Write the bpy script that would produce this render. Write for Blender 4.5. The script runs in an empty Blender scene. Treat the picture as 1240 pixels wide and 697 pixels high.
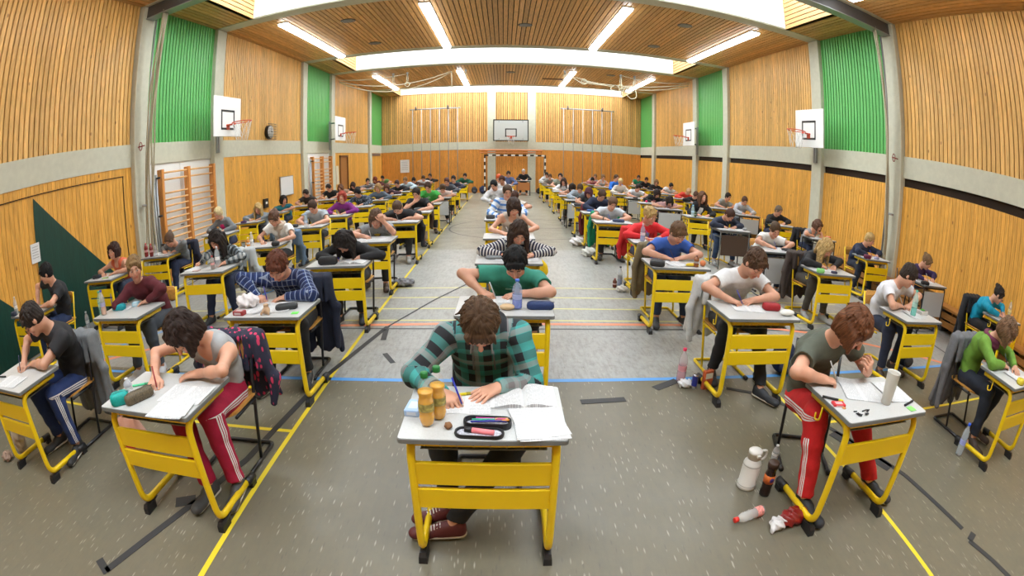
import bpy, bmesh, math, random
import numpy as np
from mathutils import Vector, Matrix
SC=bpy.context.scene; COL=SC.collection
R=math.radians
# ---------------------------------------------------------------- camera
cd=bpy.data.cameras.new('camera'); cd.type='PANO'; cd.panorama_type='FISHEYE_LENS_POLYNOMIAL'
cd.sensor_width=36; cd.sensor_fit='HORIZONTAL'; cd.fisheye_fov=R(180)
cd.fisheye_polynomial_k0=0; cd.fisheye_polynomial_k1=-0.05570688935; cd.fisheye_polynomial_k2=-0.00028976103
cd.fisheye_polynomial_k3=1.96989392e-05; cd.fisheye_polynomial_k4=-1.07917624e-06
cd.shift_x=-(603.0238-620)/1240; cd.shift_y=(401.0804-348.5)/697
cam=bpy.data.objects.new('camera',cd); COL.objects.link(cam); SC.camera=cam
def cam_matrix(p,y,r,H):
    cp,sp=math.cos(p),math.sin(p); cy,sy=math.cos(y),math.sin(y); cr,sr=math.cos(r),math.sin(r)
    fw=Vector((sy*cp,cy*cp,-sp)); rt=Vector((cy,-sy,0)); up=rt.cross(fw)
    a=rt*cr+up*sr; b=-rt*sr+up*cr
    return Matrix(((a.x,b.x,-fw.x,0),(a.y,b.y,-fw.y,0),(a.z,b.z,-fw.z,H),(0,0,0,1)))
cam.matrix_world=cam_matrix(0.34481786,-0.0102173,0.000146,1.83233)
# ---------------------------------------------------------------- light and exposure
w=bpy.data.worlds.new('sky'); SC.world=w; w.use_nodes=True
w.node_tree.nodes['Background'].inputs[0].default_value=(.75,.87,1,1); w.node_tree.nodes['Background'].inputs[1].default_value=1.0
SC.view_settings.view_transform='Standard'; SC.view_settings.look='None'; SC.view_settings.gamma=1
SC.view_settings.exposure=EXPOSURE=0.10
SC.view_settings.use_curve_mapping=False
SKYLIGHT=7.5; TUBE=13.0
CY=SC.cycles if hasattr(SC,'cycles') else None
try:
    SC.cycles.max_bounces=7; SC.cycles.diffuse_bounces=4; SC.cycles.glossy_bounces=3; SC.cycles.transmission_bounces=6
    SC.cycles.transparent_max_bounces=6; SC.cycles.caustics_reflective=False; SC.cycles.caustics_refractive=False
    SC.cycles.sample_clamp_indirect=6
except Exception: pass
# ---------------------------------------------------------------- room dimensions
XL,XR,YB,YF,ZC=-6.58,7.50,27.02,-2.6,5.57
PIL=[(7.03,7.44),(9.97,10.40),(15.55,15.92),(18.45,18.84),(24.15,24.53)]
PIL0=[(-1.45,-1.05),(1.50,1.90)]
Z1,Z2=2.376,2.80
# ---------------------------------------------------------------- helpers
def tag(o,label=None,cat=None,group=None,kind=None):
    if label: o['label']=label
    if cat: o['category']=cat
    if group: o['group']=group
    if kind: o['kind']=kind
    return o
def empty(name,loc,label,cat,group=None,rz=0):
    o=bpy.data.objects.new(name,None); COL.objects.link(o); o.location=loc; o.rotation_euler=(0,0,rz); o.empty_display_size=.1
    return tag(o,label,cat,group)
class MB:
    def __init__(s): s.v=[]; s.f=[]; s.m=[]; s.sm=[]
    def add(s,v,f,m=0,sm=False):
        n=len(s.v); s.v+= [tuple(map(float,p)) for p in v]; s.f+=[tuple(i+n for i in q) for q in f]; s.m+=[m]*len(f); s.sm+=[sm]*len(f); return s
    def box(s,a,b,m=0,ch=0):
        x0,y0,z0=a; x1,y1,z1=b
        if ch<=0:
            v=[(x0,y0,z0),(x1,y0,z0),(x1,y1,z0),(x0,y1,z0),(x0,y0,z1),(x1,y0,z1),(x1,y1,z1),(x0,y1,z1)]
            return s.add(v,[(0,3,2,1),(4,5,6,7),(0,1,5,4),(1,2,6,5),(2,3,7,6),(3,0,4,7)],m)
        c=ch; pts=[(x0+c,y0),(x1-c,y0),(x1,y0+c),(x1,y1-c),(x1-c,y1),(x0+c,y1),(x0,y1-c),(x0,y0+c)]
        ins=[(max(x0+c,min(x1-c,p[0])),max(y0+c,min(y1-c,p[1]))) for p in pts]
        rings=[[(p[0]*.5+q[0]*.5,p[1]*.5+q[1]*.5,z0) for p,q in zip(pts,ins)],[(p[0],p[1],z0+c*.6) for p in pts],[(p[0],p[1],z1-c*.6) for p in pts],[(p[0]*.5+q[0]*.5,p[1]*.5+q[1]*.5,z1) for p,q in zip(pts,ins)]]
        return s.rings(rings,m,cap=True)
    def rings(s,rings,m=0,cap=True,sm=False,closed=False):
        n=len(rings[0]); v=[p for r in rings for p in r]; f=[]
        K=len(rings); 
        for k in range(K-1 if not closed else K):
            a=k*n; b=((k+1)%K)*n
            for i in range(n): j=(i+1)%n; f.append((a+i,a+j,b+j,b+i))
        if cap and not closed: f.append(tuple(range(n))[::-1]); f.append(tuple(range((K-1)*n,K*n)))
        return s.add(v,f,m,sm)
    def tube(s,pts,r,n=8,m=0,ry=None,up=(0,0,1),cap=True,closed=False,sm=True):
        pts=[Vector(p) for p in pts]; K=len(pts); rr=r if isinstance(r,(list,tuple)) else [r]*K
        rings=[]; prev=None
        for i,p in enumerate(pts):
            if closed: t=(pts[(i+1)%K]-pts[i-1])
            else: t=(pts[min(i+1,K-1)]-pts[max(i-1,0)])
            t.normalize(); u=Vector(up)
            if prev is not None: u=prev
            a=u-t*u.dot(t)
            if a.length<1e-4: a=Vector((1,0,0))-t*t.x
            if a.length<1e-4: a=Vector((0,1,0))-t*t.y
            a.normalize(); prev=a; b=t.cross(a)
            r1=rr[i]; r2=(ry*r1/rr[0] if ry else r1)
            rings.append([tuple(p+a*(r1*math.cos(2*math.pi*k/n))+b*(r2*math.sin(2*math.pi*k/n))) for k in range(n)])
        return s.rings(rings,m,cap,sm,closed)
    def lathe(s,prof,n=16,m=0,c=(0,0,0),ax=None,cap=True):
        rings=[]
        for (r,z) in prof:
            rings.append([(r*math.cos(2*math.pi*k/n),r*math.sin(2*math.pi*k/n),z) for k in range(n)])
        M=Matrix.Translation(Vector(c)) @ (ax if ax is not None else Matrix.Identity(4))
        rings=[[tuple(M@Vector(p)) for p in r] for r in rings]
        return s.rings(rings,m,cap,True)
    def sphere(s,c,r,n=12,k=8,m=0,sc=(1,1,1)):
        rings=[]
        for j in range(k+1):
            a=-math.pi/2+math.pi*j/k; rr=max(math.cos(a),.02)
            rings.append([(c[0]+r*sc[0]*rr*math.cos(2*math.pi*i/n),c[1]+r*sc[1]*rr*math.sin(2*math.pi*i/n),c[2]+r*sc[2]*math.sin(a)) for i in range(n)])
        return s.rings(rings,m,True,True)
    def prism(s,out,z0,z1,m=0,plane='xy'):
        def P(a,b,z): return {'xy':(a,b,z),'xz':(a,z,b),'yz':(z,a,b)}[plane]
        rings=[[P(a,b,z0) for a,b in out],[P(a,b,z1) for a,b in out]]
        return s.rings(rings,m,True)
    def mesh(s,name,mats):
        me=bpy.data.meshes.new(name); me.from_pydata(s.v,[],s.f)
        for mt in (mats if isinstance(mats,(list,tuple)) else [mats]): me.materials.append(mt)
        me.polygons.foreach_set('material_index',s.m); me.polygons.foreach_set('use_smooth',s.sm)
        bm=bmesh.new(); bm.from_mesh(me); bmesh.ops.recalc_face_normals(bm,faces=bm.faces); bm.to_mesh(me); bm.free()
        me.update(); return me
    def obj(s,name,mats,parent=None,loc=None,rz=0):
        o=bpy.data.objects.new(name,s.mesh(name,mats)); COL.objects.link(o)
        if parent: o.parent=parent
        if loc: o.location=loc
        if rz: o.rotation_euler=(0,0,rz)
        return o
def fillet(pts,r,n=5):
    pts=[Vector(p) for p in pts]; out=[pts[0]]
    for i in range(1,len(pts)-1):
        a,b,c=pts[i-1],pts[i],pts[i+1]; d1=(a-b).normalized(); d2=(c-b).normalized()
        rr=min(r,(a-b).length*.49,(c-b).length*.49); p,q=b+d1*rr,b+d2*rr
        for k in range(n+1):
            t=k/n; out.append(p*(1-t)**2+b*2*t*(1-t)+q*t*t)
    out.append(pts[-1]); return out
def copy_tree(o,parent=None):
    c=o.copy(); COL.objects.link(c); c.parent=parent
    for ch in list(o.children): copy_tree(ch,c)
    return c
# ---------------------------------------------------------------- materials
def mat(name,col,rough=.5,metal=0,**k):
    m=bpy.data.materials.new(name); m.use_nodes=True; b=m.node_tree.nodes['Principled BSDF']
    b.inputs['Base Color'].default_value=(*col,1); b.inputs['Roughness'].default_value=rough; b.inputs['Metallic'].default_value=metal
    for a,v in k.items(): b.inputs[a.replace('_',' ')].default_value=v
    return m
class NT:
    def __init__(s,m): s.t=m.node_tree; s.n=s.t.nodes; s.b=s.n['Principled BSDF']
    def N(s,ty,**k):
        n=s.n.new(ty)
        for a,v in k.items(): setattr(n,a,v)
        return n
    def L(s,a,b): s.t.links.new(a,b)
    def inp(s,n,i,v):
        if hasattr(v,'is_linked') or hasattr(v,'links'): s.L(v,n.inputs[i])
        else: n.inputs[i].default_value=v
    def math(s,op,a,b=0,c=0):
        n=s.N('ShaderNodeMath',operation=op); s.inp(n,0,a); s.inp(n,1,b)
        if op in('MULTIPLY_ADD','SMOOTH_MIN'): s.inp(n,2,c)
        return n.outputs[0]
    def mix(s,f,a,b,mode='MIX'):
        n=s.N('ShaderNodeMix',data_type='RGBA',blend_type=mode); s.inp(n,0,f)
        for i,v in((6,a),(7,b)):
            if isinstance(v,tuple): n.inputs[i].default_value=(*v,1) if len(v)==3 else v
            else: s.L(v,n.inputs[i])
        return n.outputs[2]
    def coord(s,kind='Object',scale=None,loc=None,attr=None):
        if attr: o=s.N('ShaderNodeAttribute',attribute_name=attr).outputs['Vector']
        else: o=s.N('ShaderNodeTexCoord').outputs[kind]
        if scale or loc:
            m=s.N('ShaderNodeMapping'); s.L(o,m.inputs[0])
            if scale: m.inputs['Scale'].default_value=scale
            if loc: m.inputs['Location'].default_value=loc
            o=m.outputs[0]
        return o
    def noise(s,v,scale,detail=3,rough=.5,out=0):
        n=s.N('ShaderNodeTexNoise'); s.L(v,n.inputs['Vector']); n.inputs['Scale'].default_value=scale; n.inputs['Detail'].default_value=detail; n.inputs['Roughness'].default_value=rough
        return n.outputs[out]
    def ramp(s,f,stops):
        n=s.N('ShaderNodeValToRGB'); s.L(f,n.inputs[0]); e=n.color_ramp.elements
        while len(e)<len(stops): e.new(.5)
        for q,(p,c) in zip(e,stops): q.position=p; q.color=(*c,1) if len(c)==3 else c
        return n.outputs[0]
    def sep(s,v):
        n=s.N('ShaderNodeSeparateXYZ'); s.L(v,n.inputs[0]); return n.outputs
    def bump(s,h,st,dist=.01):
        n=s.N('ShaderNodeBump'); s.L(h,n.inputs['Height']); n.inputs['Strength'].default_value=st; n.inputs['Distance'].default_value=dist; s.L(n.outputs[0],s.b.inputs['Normal'])
def wood_mat(name,base,axis,grain,pitch,dark=.5,knots=.8,rough=.45,off=0.0,vary=.35):
    """boards counted along axis, grain running along the grain axis"""
    m=mat(name,base,rough); t=NT(m); c=t.coord('Object'); s=t.sep(c)
    idx=t.math('FLOOR',t.math('DIVIDE',t.math('SUBTRACT',s[axis],off),pitch))
    wn=t.N('ShaderNodeTexWhiteNoise',noise_dimensions='1D'); t.L(idx,wn.inputs['W'])
    cb=t.N('ShaderNodeCombineXYZ')
    for i in range(3):
        if i==grain: t.L(t.math('MULTIPLY',s[i],.09),cb.inputs[i])
        else: t.L(s[i],cb.inputs[i])
    ad=t.N('ShaderNodeVectorMath',operation='ADD'); t.L(cb.outputs[0],ad.inputs[0]); t.L(wn.outputs['Color'],ad.inputs[1])
    g=t.noise(ad.outputs[0],42,4,.6)
    lo=tuple(x*(1-dark*.45) for x in base); hi=tuple(min(1,x*1.18) for x in base)
    col=t.ramp(g,[(.3,lo),(.62,hi)])
    # knots: sparse dark ovals, one field per board
    kb=t.N('ShaderNodeCombineXYZ')
    for i in range(3):
        if i==grain: t.L(t.math('MULTIPLY',s[i],.55),kb.inputs[i])
        else: t.L(s[i],kb.inputs[i])
    vo=t.N('ShaderNodeTexVoronoi'); t.L(kb.outputs[0],vo.inputs['Vector']); vo.inputs['Scale'].default_value=4.2
    k=t.ramp(vo.outputs['Distance'],[(.045,(1,1,1)),(.10,(0,0,0))])
    sp=t.N('ShaderNodeSeparateColor'); t.L(vo.outputs['Color'],sp.inputs[0])
    kk=t.math('MULTIPLY',k,t.math('MULTIPLY',t.math('GREATER_THAN',sp.outputs[0],.25),knots))
    col=t.mix(kk,col,(base[0]*.32,base[1]*.2,base[2]*.15))
    v=t.math('MULTIPLY_ADD',wn.outputs['Value'],vary,1-vary*.55)
    mu=t.N('ShaderNodeVectorMath',operation='SCALE'); t.L(col,mu.inputs[0]); t.L(v,mu.inputs['Scale'])
    t.L(mu.outputs[0],t.b.inputs['Base Color']); return m
def speck_mat(name,base,amt=.12,scale=60,rough=.6,metal=0,bump=0):
    m=mat(name,base,rough,metal); t=NT(m); c=t.coord('Object'); g=t.noise(c,scale,3)
    t.L(t.ramp(g,[(.3,tuple(x*(1-amt) for x in base)),(.7,tuple(min(1,x*(1+amt)) for x in base))]),t.b.inputs['Base Color'])
    if bump: t.bump(g,bump,.004)
    return m
UP=(.72,.42,.125); LOW=(.70,.35,.06)
M={}
M['up_y']=wood_mat('pine_boards_side',UP,1,2,.115,off=0,vary=.28)
M['up_x']=wood_mat('pine_boards_end',(.72,.39,.13),0,2,.115)
M['low_y']=wood_mat('pine_panelling_side',LOW,1,2,.098,vary=.22)
M['low_x']=wood_mat('pine_panelling_end',(.66,.27,.045),0,2,.098,vary=.2)
M['ceil']=wood_mat('ceiling_boards',(.62,.34,.115),0,1,.122,knots=.4)
M['back']=mat('dark_backing',(.02,.010,.004),.9)
M['green']=speck_mat('green_painted_boards',(.105,.42,.105),.08,30,.45)
M['conc']=speck_mat('pale_grey_concrete_paint',(.53,.52,.41),.05,9,.7)
M['steel']=mat('grey_steel',(.33,.34,.34),.4,.4)
M['dsteel']=mat('dark_steel',(.10,.10,.10),.5,.4)
M['white']=mat('white_paint',(.78,.78,.76),.5)
M['black']=mat('black_plastic',(.012,.012,.013),.45)
M['yellow']=mat('yellow_powder_coat',(.86,.59,.006),.32)
M['blackm']=mat('black_powder_coat',(.014,.014,.016),.35)
M['greym']=mat('grey_powder_coat',(.16,.17,.17),.4)
M['red']=mat('red_plastic',(.6,.03,.02),.4); M['blue']=mat('blue_plastic',(.01,.05,.4),.4)
M['paper']=speck_mat('white_paper',(.70,.70,.70),.03,25,.8)
M['ply']=wood_mat('plywood_seat',(.55,.27,.06),0,1,.9,knots=0,vary=.1,rough=.35)
M['barwood']=wood_mat('ash_wood',(.60,.24,.05),0,2,.9,knots=0,vary=.1)
M['rung']=wood_mat('pale_ash_wood',(.72,.40,.15),2,1,.9,knots=0,vary=.1)
def flat(name,col,rough=.5,**k):
    if name not in M: M[name]=mat(name,col,rough,**k)
    return M[name]
def emis(name,col,st):
    m=bpy.data.materials.new(name); m.use_nodes=True; t=m.node_tree; b=t.nodes['Principled BSDF']
    b.inputs['Base Color'].default_value=(.8,.8,.8,1); b.inputs['Emission Color'].default_value=(*col,1); b.inputs['Emission Strength'].default_value=st
    return m
M['sky']=emis('skylight_glazing',(.86,.94,1),SKYLIGHT); M['tube']=emis('fluorescent_diffuser',(.93,.97,1),TUBE)
# table top: melamine, paper ruled lines
def top_mat():
    m=mat('light_grey_laminate',(.7,.7,.68),.35); t=NT(m); c=t.coord('Object'); g=t.noise(c,260,2)
    t.L(t.ramp(g,[(.35,(.47,.475,.465)),(.6,(.54,.54,.53))]),t.b.inputs['Base Color']); return m
M['top']=top_mat(); M['edge']=mat('grey_table_edge',(.17,.18,.18),.5)
def floor_mat():
    m=mat('flecked_linoleum',(.2,.18,.15),.32); t=NT(m); c=t.coord('Object'); s=t.sep(c)
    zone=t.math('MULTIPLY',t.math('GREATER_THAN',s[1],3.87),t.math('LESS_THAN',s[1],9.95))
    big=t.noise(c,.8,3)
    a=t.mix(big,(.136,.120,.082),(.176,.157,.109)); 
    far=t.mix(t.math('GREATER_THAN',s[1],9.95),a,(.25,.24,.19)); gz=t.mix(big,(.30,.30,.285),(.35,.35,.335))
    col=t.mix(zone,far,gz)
    cl=t.noise(t.coord('Object',scale=(9,9,9)),1.4,4,.7)
    col=t.mix(t.ramp(cl,[(.45,(0,0,0)),(.75,(.4,.4,.4))]),col,(.12,.11,.085))
    st=t.noise(t.coord('Object',scale=(26,5,1)),1.0,4,.65); col=t.mix(t.ramp(st,[(.38,(.30,.30,.30)),(.55,(0,0,0))]),col,(.12,.11,.085))
    # flecks drawn out at a slant
    mp=t.N('ShaderNodeMapping'); t.L(c,mp.inputs[0]); mp.inputs['Rotation'].default_value=(0,0,R(-6)); mp.inputs['Scale'].default_value=(1,.17,1)
    nz=t.noise(mp.outputs[0],6,2,out=1)
    ad=t.N('ShaderNodeVectorMath',operation='MULTIPLY_ADD'); t.L(nz,ad.inputs[0]); ad.inputs[1].default_value=(.05,.03,0); t.L(mp.outputs[0],ad.inputs[2])
    v=t.N('ShaderNodeTexVoronoi'); t.L(ad.outputs[0],v.inputs['Vector']); v.inputs['Scale'].default_value=64
    f=t.ramp(v.outputs['Distance'],[(.08,(1,1,1)),(.34,(0,0,0))])
    pick=t.N('ShaderNodeSeparateColor'); t.L(v.outputs['Color'],pick.inputs[0])
    fl=t.math('MULTIPLY',f,t.math('GREATER_THAN',pick.outputs[0],.74))
    col=t.mix(t.math('MULTIPLY',fl,.62),col,(.46,.43,.35))
    dk=t.math('MULTIPLY',f,t.math('LESS_THAN',pick.outputs[0],.18)); col=t.mix(t.math('MULTIPLY',dk,.6),col,(.10,.09,.075))
    t.L(col,t.b.inputs['Base Color']); rg=t.noise(c,3,3); t.L(t.ramp(rg,[(.3,(.30,)*3),(.7,(.42,)*3)]),t.b.inputs['Roughness'])
    return m
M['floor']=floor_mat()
def struct(o): o['kind']='structure'; return o
# ================================================================ ROOM
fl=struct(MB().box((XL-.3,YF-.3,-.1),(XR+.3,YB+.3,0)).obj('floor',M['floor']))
def boards(mb,axis,a,b,pitch,gap,lo,hi,pos,th,inward,m=0,ch=.004):
    """upright or flat boards between a..b counted on the world grid of pitch"""
    i=math.floor(a/pitch)
    while i*pitch<b:
        p=max(a,i*pitch+gap/2); q=min(b,(i+1)*pitch-gap/2); i+=1
        if q-p<.01: continue
        if axis=='y': x0,x1=sorted((pos,pos+inward*th)); mb.box((x0,p,lo),(x1,q,hi),m)
        else: y0,y1=sorted((pos,pos+inward*th)); mb.box((p,y0,lo),(q,y1,hi),m)
def side_wall(name,x,inw):
    mats=[M['back'],M['up_y'],M['green'],M['low_y'],M['conc'],M['white']]
    mb=MB(); ext=sorted((x-inw*.30,x-inw*.06)); 
    left=name=='wall_left'
    # backing, broken where the doors stand recessed
    green=[(7.44,9.97),(15.92,18.45),(24.53,YB)]
    mb.box((ext[0],YF,0),(ext[1],YB,ZC+.2),0)
    ys=[YF]+[v for p in PIL for v in p]+[YB]
    segs=[(YF,-1.45,'w'),(-1.05,1.50,'g'),(1.90,7.03,'w'),(7.44,9.97,'g'),(10.40,15.55,'w'),(15.92,18.45,'g'),(18.84,24.15,'w'),(24.53,YB,'g')]
    for a,b,k in segs:
        boards(mb,'y',a,b,.115,.027,Z2,ZC+.05,x-inw*.06,.055,inw,2 if k=='g' else 1)
        x0,x1=sorted((x-inw*.06,x+inw*.0)); mb.box((x0,a,Z1),(x1,b,Z2),4)
        top=Z1 if left else 2.214
        if left and k=='g' and 5<b<20:
            continue
        boards(mb,'y',a,b,.098,.008,0.0,top,x-inw*.06,.05,inw,3)
    o=struct(mb.obj(name,mats)); return o
wl=side_wall('wall_left',XL,1); wr=side_wall('wall_right',XR,-1)
# white doors behind the wall bars (left wall)
for i,(a,b) in enumerate([(7.44,9.97),(15.92,18.45)]):
    mb=MB().box((XL-.055,a,0),(XL-.035,b,Z1),0); mb.box((XL-.036,a+.02,.0),(XL-.02,(a+b)/2-.01,Z1-.03),0).box((XL-.036,(a+b)/2+.01,0),(XL-.02,b-.02,Z1-.03),0)
    d=struct(mb.obj('door_%d'%(i+1),M['white']))
    MB().tube([(XL-.02,(a+b)/2-.06,1.05),(XL+.04,(a+b)/2-.06,1.05),(XL+.04,(a+b)/2-.17,1.05)],.011).obj('door_handle',M['dsteel'],d)
def end_wall(name,y,inw):
    mb=MB(); ya=sorted((y-inw*.3,y-inw*.06)); mb.box((XL-.3,ya[0],0),(XR+.3,ya[1],ZC+.2),0)
    cols=[(-.85+.02,-.40),(1.30,1.72)]
    segs=[(XL,-.83),(-.40,1.30),(1.72,XR)]
    for a,b in segs:
        boards(mb,'x',a,b,.115,.025,Z2,ZC+.3,y-inw*.06,.055,inw,1)
        y0,y1=sorted((y-inw*.06,y)); mb.box((a,y0,Z1),(b,y1,Z2),2)
        boards(mb,'x',a,b,.098,.008,0,Z1,y-inw*.06,.05,inw,3)
    for a,b in [(-.83,-.40),(1.30,1.72)]:
        y0,y1=sorted((y-inw*.06,y+inw*.05)); mb.box((a,y0,0),(b,y1,ZC+.3),2)
    return struct(mb.obj(name,[M['back'],M['up_x'],M['conc'],M['low_x']]))
wb=end_wall('wall_back',YB,-1); wf=end_wall('wall_front',YF,1)
# pillars and beams: portal frames of the hall
n=0
for p in PIL0+PIL:
    n+=1; mb=MB()
    for x,inw in((XL,1),(XR,-1)):
        x0,x1=sorted((x-inw*.06,x+inw*.10)); mb.box((x0,p[0],0),(x1,p[1],ZC-.02),0,ch=.012)
    mb.box((XL-.05,p[0]+.005,ZC-.012),(XR+.05,p[1]-.005,ZC+.35),0,ch=.012)
    struct(mb.obj('trim_%d'%n,M['conc']))
# ceiling with skylight wells between the paired beams
OPX0,OPX1=-5.53,6.45
wells=[(-1.05,1.50),(7.44,9.97),(15.92,18.45),(24.53,YB-.02)]
mb=MB(); boardsz=(ZC-.0,ZC+.03)
def ceil_boards(x0,x1,y0,y1):
    i=math.floor(x0/.122)
    while i*.122<x1:
        p=max(x0,i*.122+.011); q=min(x1,(i+1)*.122-.011); i+=1
        if q-p>.01: mb.box((p,y0,boardsz[0]),(q,y1,boardsz[1]),1)
for a,b in [(YF,-1.45),(1.90,7.03),(10.40,15.55),(18.84,24.15)]:
    ceil_boards(XL,XR,a,b); mb.box((XL-.3,a,ZC+.035),(XR+.3,b,ZC+.12),0)
for a,b in wells:
    for x0,x1 in((XL,OPX0),(OPX1,XR)):
        ceil_boards(x0,x1,a,b); mb.box((min(x0,XL-.3) if x0==XL else x0,a,ZC+.035),(x1 if x0==XL else XR+.3,b,ZC+.12),0)
ce=struct(mb.obj('ceiling',[M['back'],M['ceil']]))
WH_=1.0
for i,(a,b) in enumerate(wells):
    mb=MB()
    # end cheeks lined with boards, long sides white
    for x0,x1,inw in((OPX0-.10,OPX0,1),(OPX1,OPX1+.10,-1)):
        mb.box((x0,a,ZC),(x1,b,ZC+WH_),0)
        z=ZC-.004
        while z<ZC+WH_-.1:
            xa,xb=sorted(((x1 if inw>0 else x0),(x1 if inw>0 else x0)+inw*.02)); mb.box((xa,a,z),(xb,b,z+.093),1); z+=.115
    mb.box((OPX0,a-.03,ZC+.02),(OPX1,a+.01,ZC+WH_),2).box((OPX0,b-.01,ZC+.02),(OPX1,b+.03,ZC+WH_),2)
    struct(mb.obj('trim_%d'%(20+i),[M['back'],M['ceil'],M['white']]))
    wnd=struct(MB().box((OPX0-.1,a-.03,ZC+WH_),(OPX1+.1,b+.03,ZC+WH_+.04)).obj('window_%d'%(i+1),M['sky']))
    fr=MB()
    for k in range(1,8):
        x=OPX0+(OPX1-OPX0)*k/8; fr.box((x-.02,a,ZC+WH_-.05),(x+.02,b,ZC+WH_-.002))
    fr.obj('glazing_bar',M['white'],wnd)
# painted court lines lie on the floor
def line(pts,w,mt,z=.0015,name='painted_line',closed=False):
    mb=MB(); P=[Vector((p[0],p[1],0)) for p in pts]; K=len(P); L=[];Rr=[]
    for i in range(K):
        t=(P[(i+1)%K]-P[i-1]) if closed else (P[min(i+1,K-1)]-P[max(i-1,0)]); t.normalize(); n=Vector((-t.y,t.x,0))
        L.append(P[i]+n*w/2); Rr.append(P[i]-n*w/2)
    v=[(p.x,p.y,z) for p in L+Rr]; f=[(i,(i+1)%K,K+(i+1)%K,K+i) for i in range(K if closed else K-1)]
    return mb.add(v,f).obj(name,mt,fl)
YL=flat('yellow_line_paint',(.75,.58,.03),.4); BLU=flat('blue_line_paint',(.08,.30,.68),.4); RDL=flat('orange_line_paint',(.75,.25,.13),.4); BKL=flat('dark_line_paint',(.06,.06,.06),.45); PYL=flat('pale_yellow_line_paint',(.62,.58,.22),.45)
line([(-1.535,.2),(-1.53,25.2)],.036,YL); line([(2.44,.2),(2.44,25.2)],.036,YL)
line([(-6.2,2.95),(-1.55,2.92)],.04,YL); line([(2.46,2.92),(6.9,2.92)],.04,YL)
for y in (5.47,5.93,6.43,6.93): line([(-4.6,y),(5.4,y)],.04,PYL,.0014)
line([(-6.2,5.18),(7,5.18)],.04,BKL,.0013)
line([(-3.2,3.80),(-.2,3.87),(3.6,3.87),(6.2,3.87)],.06,BLU); line([(-5.1,3.72),(-3.2,3.80)],.06,BLU); line([(-5.35,3.9),(-4.2,5.4),(-3.4,7.4)],.05,BLU,.0016)
arc=[(-5.2,3.72),(-4.5,4.22),(-4.1,4.52),(-3.4,4.86),(-2.9,5.02),(-1.95,5.28),(-.64,5.345),(.6,5.345),(2.13,5.345),(3.3,5.26),(3.85,5.1),(4.7,4.65),(5.42,4.18),(5.95,3.8),(6.3,3.4)]
line(arc,.075,RDL,.0019)
line([(-5.3,4.0),(-5.9,8.5)],.05,BKL,.0018); line([(6.15,3.6),(6.5,8)],.05,BKL,.0018)
line([(.55+1.95*math.cos(a),13.1+1.95*math.sin(a)) for a in [2*math.pi*i/64 for i in range(64)]],.045,BKL,.0016,closed=True)
line([(-6.2,13.1),(7.1,13.1)],.045,BKL,.0012)
line([(-6.0,7.2),(-6.0,26)],.05,PYL,.0012)
# black tape strips stuck on the floor
TAPE=mat('black_fabric_tape',(.028,.028,.03),.6)
def tape(pts,w,label,grp=None):
    mb=MB(); 
    for (a,b) in zip(pts[:-1],pts[1:]):
        a=Vector((*a,0));b=Vector((*b,0)); t=(b-a).normalized(); nn=Vector((-t.y,t.x,0))*w/2; z0=Vector((0,0,.002)); z1=Vector((0,0,.0035))
        v=[a+nn+z0,a-nn+z0,b-nn+z0,b+nn+z0,a+nn+z1,a-nn+z1,b-nn+z1,b+nn+z1]
        mb.add(v,[(0,3,2,1),(4,5,6,7),(0,1,5,4),(1,2,6,5),(2,3,7,6),(3,0,4,7)])
    o=mb.obj('floor_tape',TAPE); return tag(o,label,'tape',grp)
tape([(-2.17,1.18),(-1.88,1.99),(-1.736,2.51),(-1.586,3.9),(-1.295,5.25)],.055,'long black tape strip running from the left foreground up the aisle')
tape([(-2.28,1.24),(-2.15,1.17)],.06,'short black tape stub at the near end of the left strip')
tape([(-2.03,1.92),(-1.90,1.99)],.10,'wide black tape patch beside the near left desk')
tape([(-1.29,5.25),(-.9,6.3),(-.45,7.3)],.025,'thin dark tape strip fading away behind the long left strip')
tape([(-1.29,5.15),(-1.25,4.82)],.06,'small black tape patch by the far end of the left strip')
tape([(-1.15,4.45),(-1.02,4.22)],.05,'loose slanting black tape piece left of the front centre desk')
tape([(.614,3.47),(.985,3.50)],.075,'grey-black tape strip lying in the aisle right of centre')
tape([(1.292,3.68),(1.545,3.83)],.085,'dark tape strip beside the crumpled foil ball')
tape([(1.97,3.64),(2.26,3.50),(2.55,3.05),(2.80,2.45),(2.95,2.03),(3.05,1.28)],.05,'long black tape strip passing under the right foreground desk')
tape([(2.62,2.75),(2.86,2.15)],.12,'wide black tape patch behind the olive T-shirt desk')
tape([(3.02,1.15),(3.10,.88),(3.16,.60)],.05,'black tape strip at the bottom right corner')
tape([(3.03,1.15),(3.13,1.19)],.06,'short black tape stub crossing the bottom right strip')
# ================================================================ ROOM FITTINGS
def luminaire(x,y0,y1,nseg,where):
    t=empty('ceiling_light',(x,(y0+y1)/2,ZC),'%s'%where,'ceiling light','fluorescent strip lights')
    L=(y1-y0)/nseg
    MB().box((-.13,y0-(y0+y1)/2,-.03),(.13,y1-(y0+y1)/2,.0)).obj('housing',M['white'],t)
    for k in range(nseg):
        a=y0+k*L-(y0+y1)/2+.035; b=a+L-.07
        mb=MB(); prof=[(-.12,-.03),(-.11,-.075),(-.06,-.10),(.06,-.10),(.11,-.075),(.12,-.03)]
        mb.rings([[(p,a,z) for p,z in prof],[(p,b,z) for p,z in prof]],0,True)
        mb.obj('diffuser',M['tube'],t)
    return t
side=['far left','centre left','centre right','far right']
for i,x in enumerate((-5.12,-1.72,2.76,6.02)):
    luminaire(x,10.75,15.5,3,'long white strip light, %s row, in front of the second skylight'%side[i])
    luminaire(x,19.85,24.1,3,'white strip light, %s row, above the ropes near the back wall'%side[i])
    luminaire(x,2.2,6.8,3,'strip light, %s row, over the front desks, above the picture'%side[i])
sp=None
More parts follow.
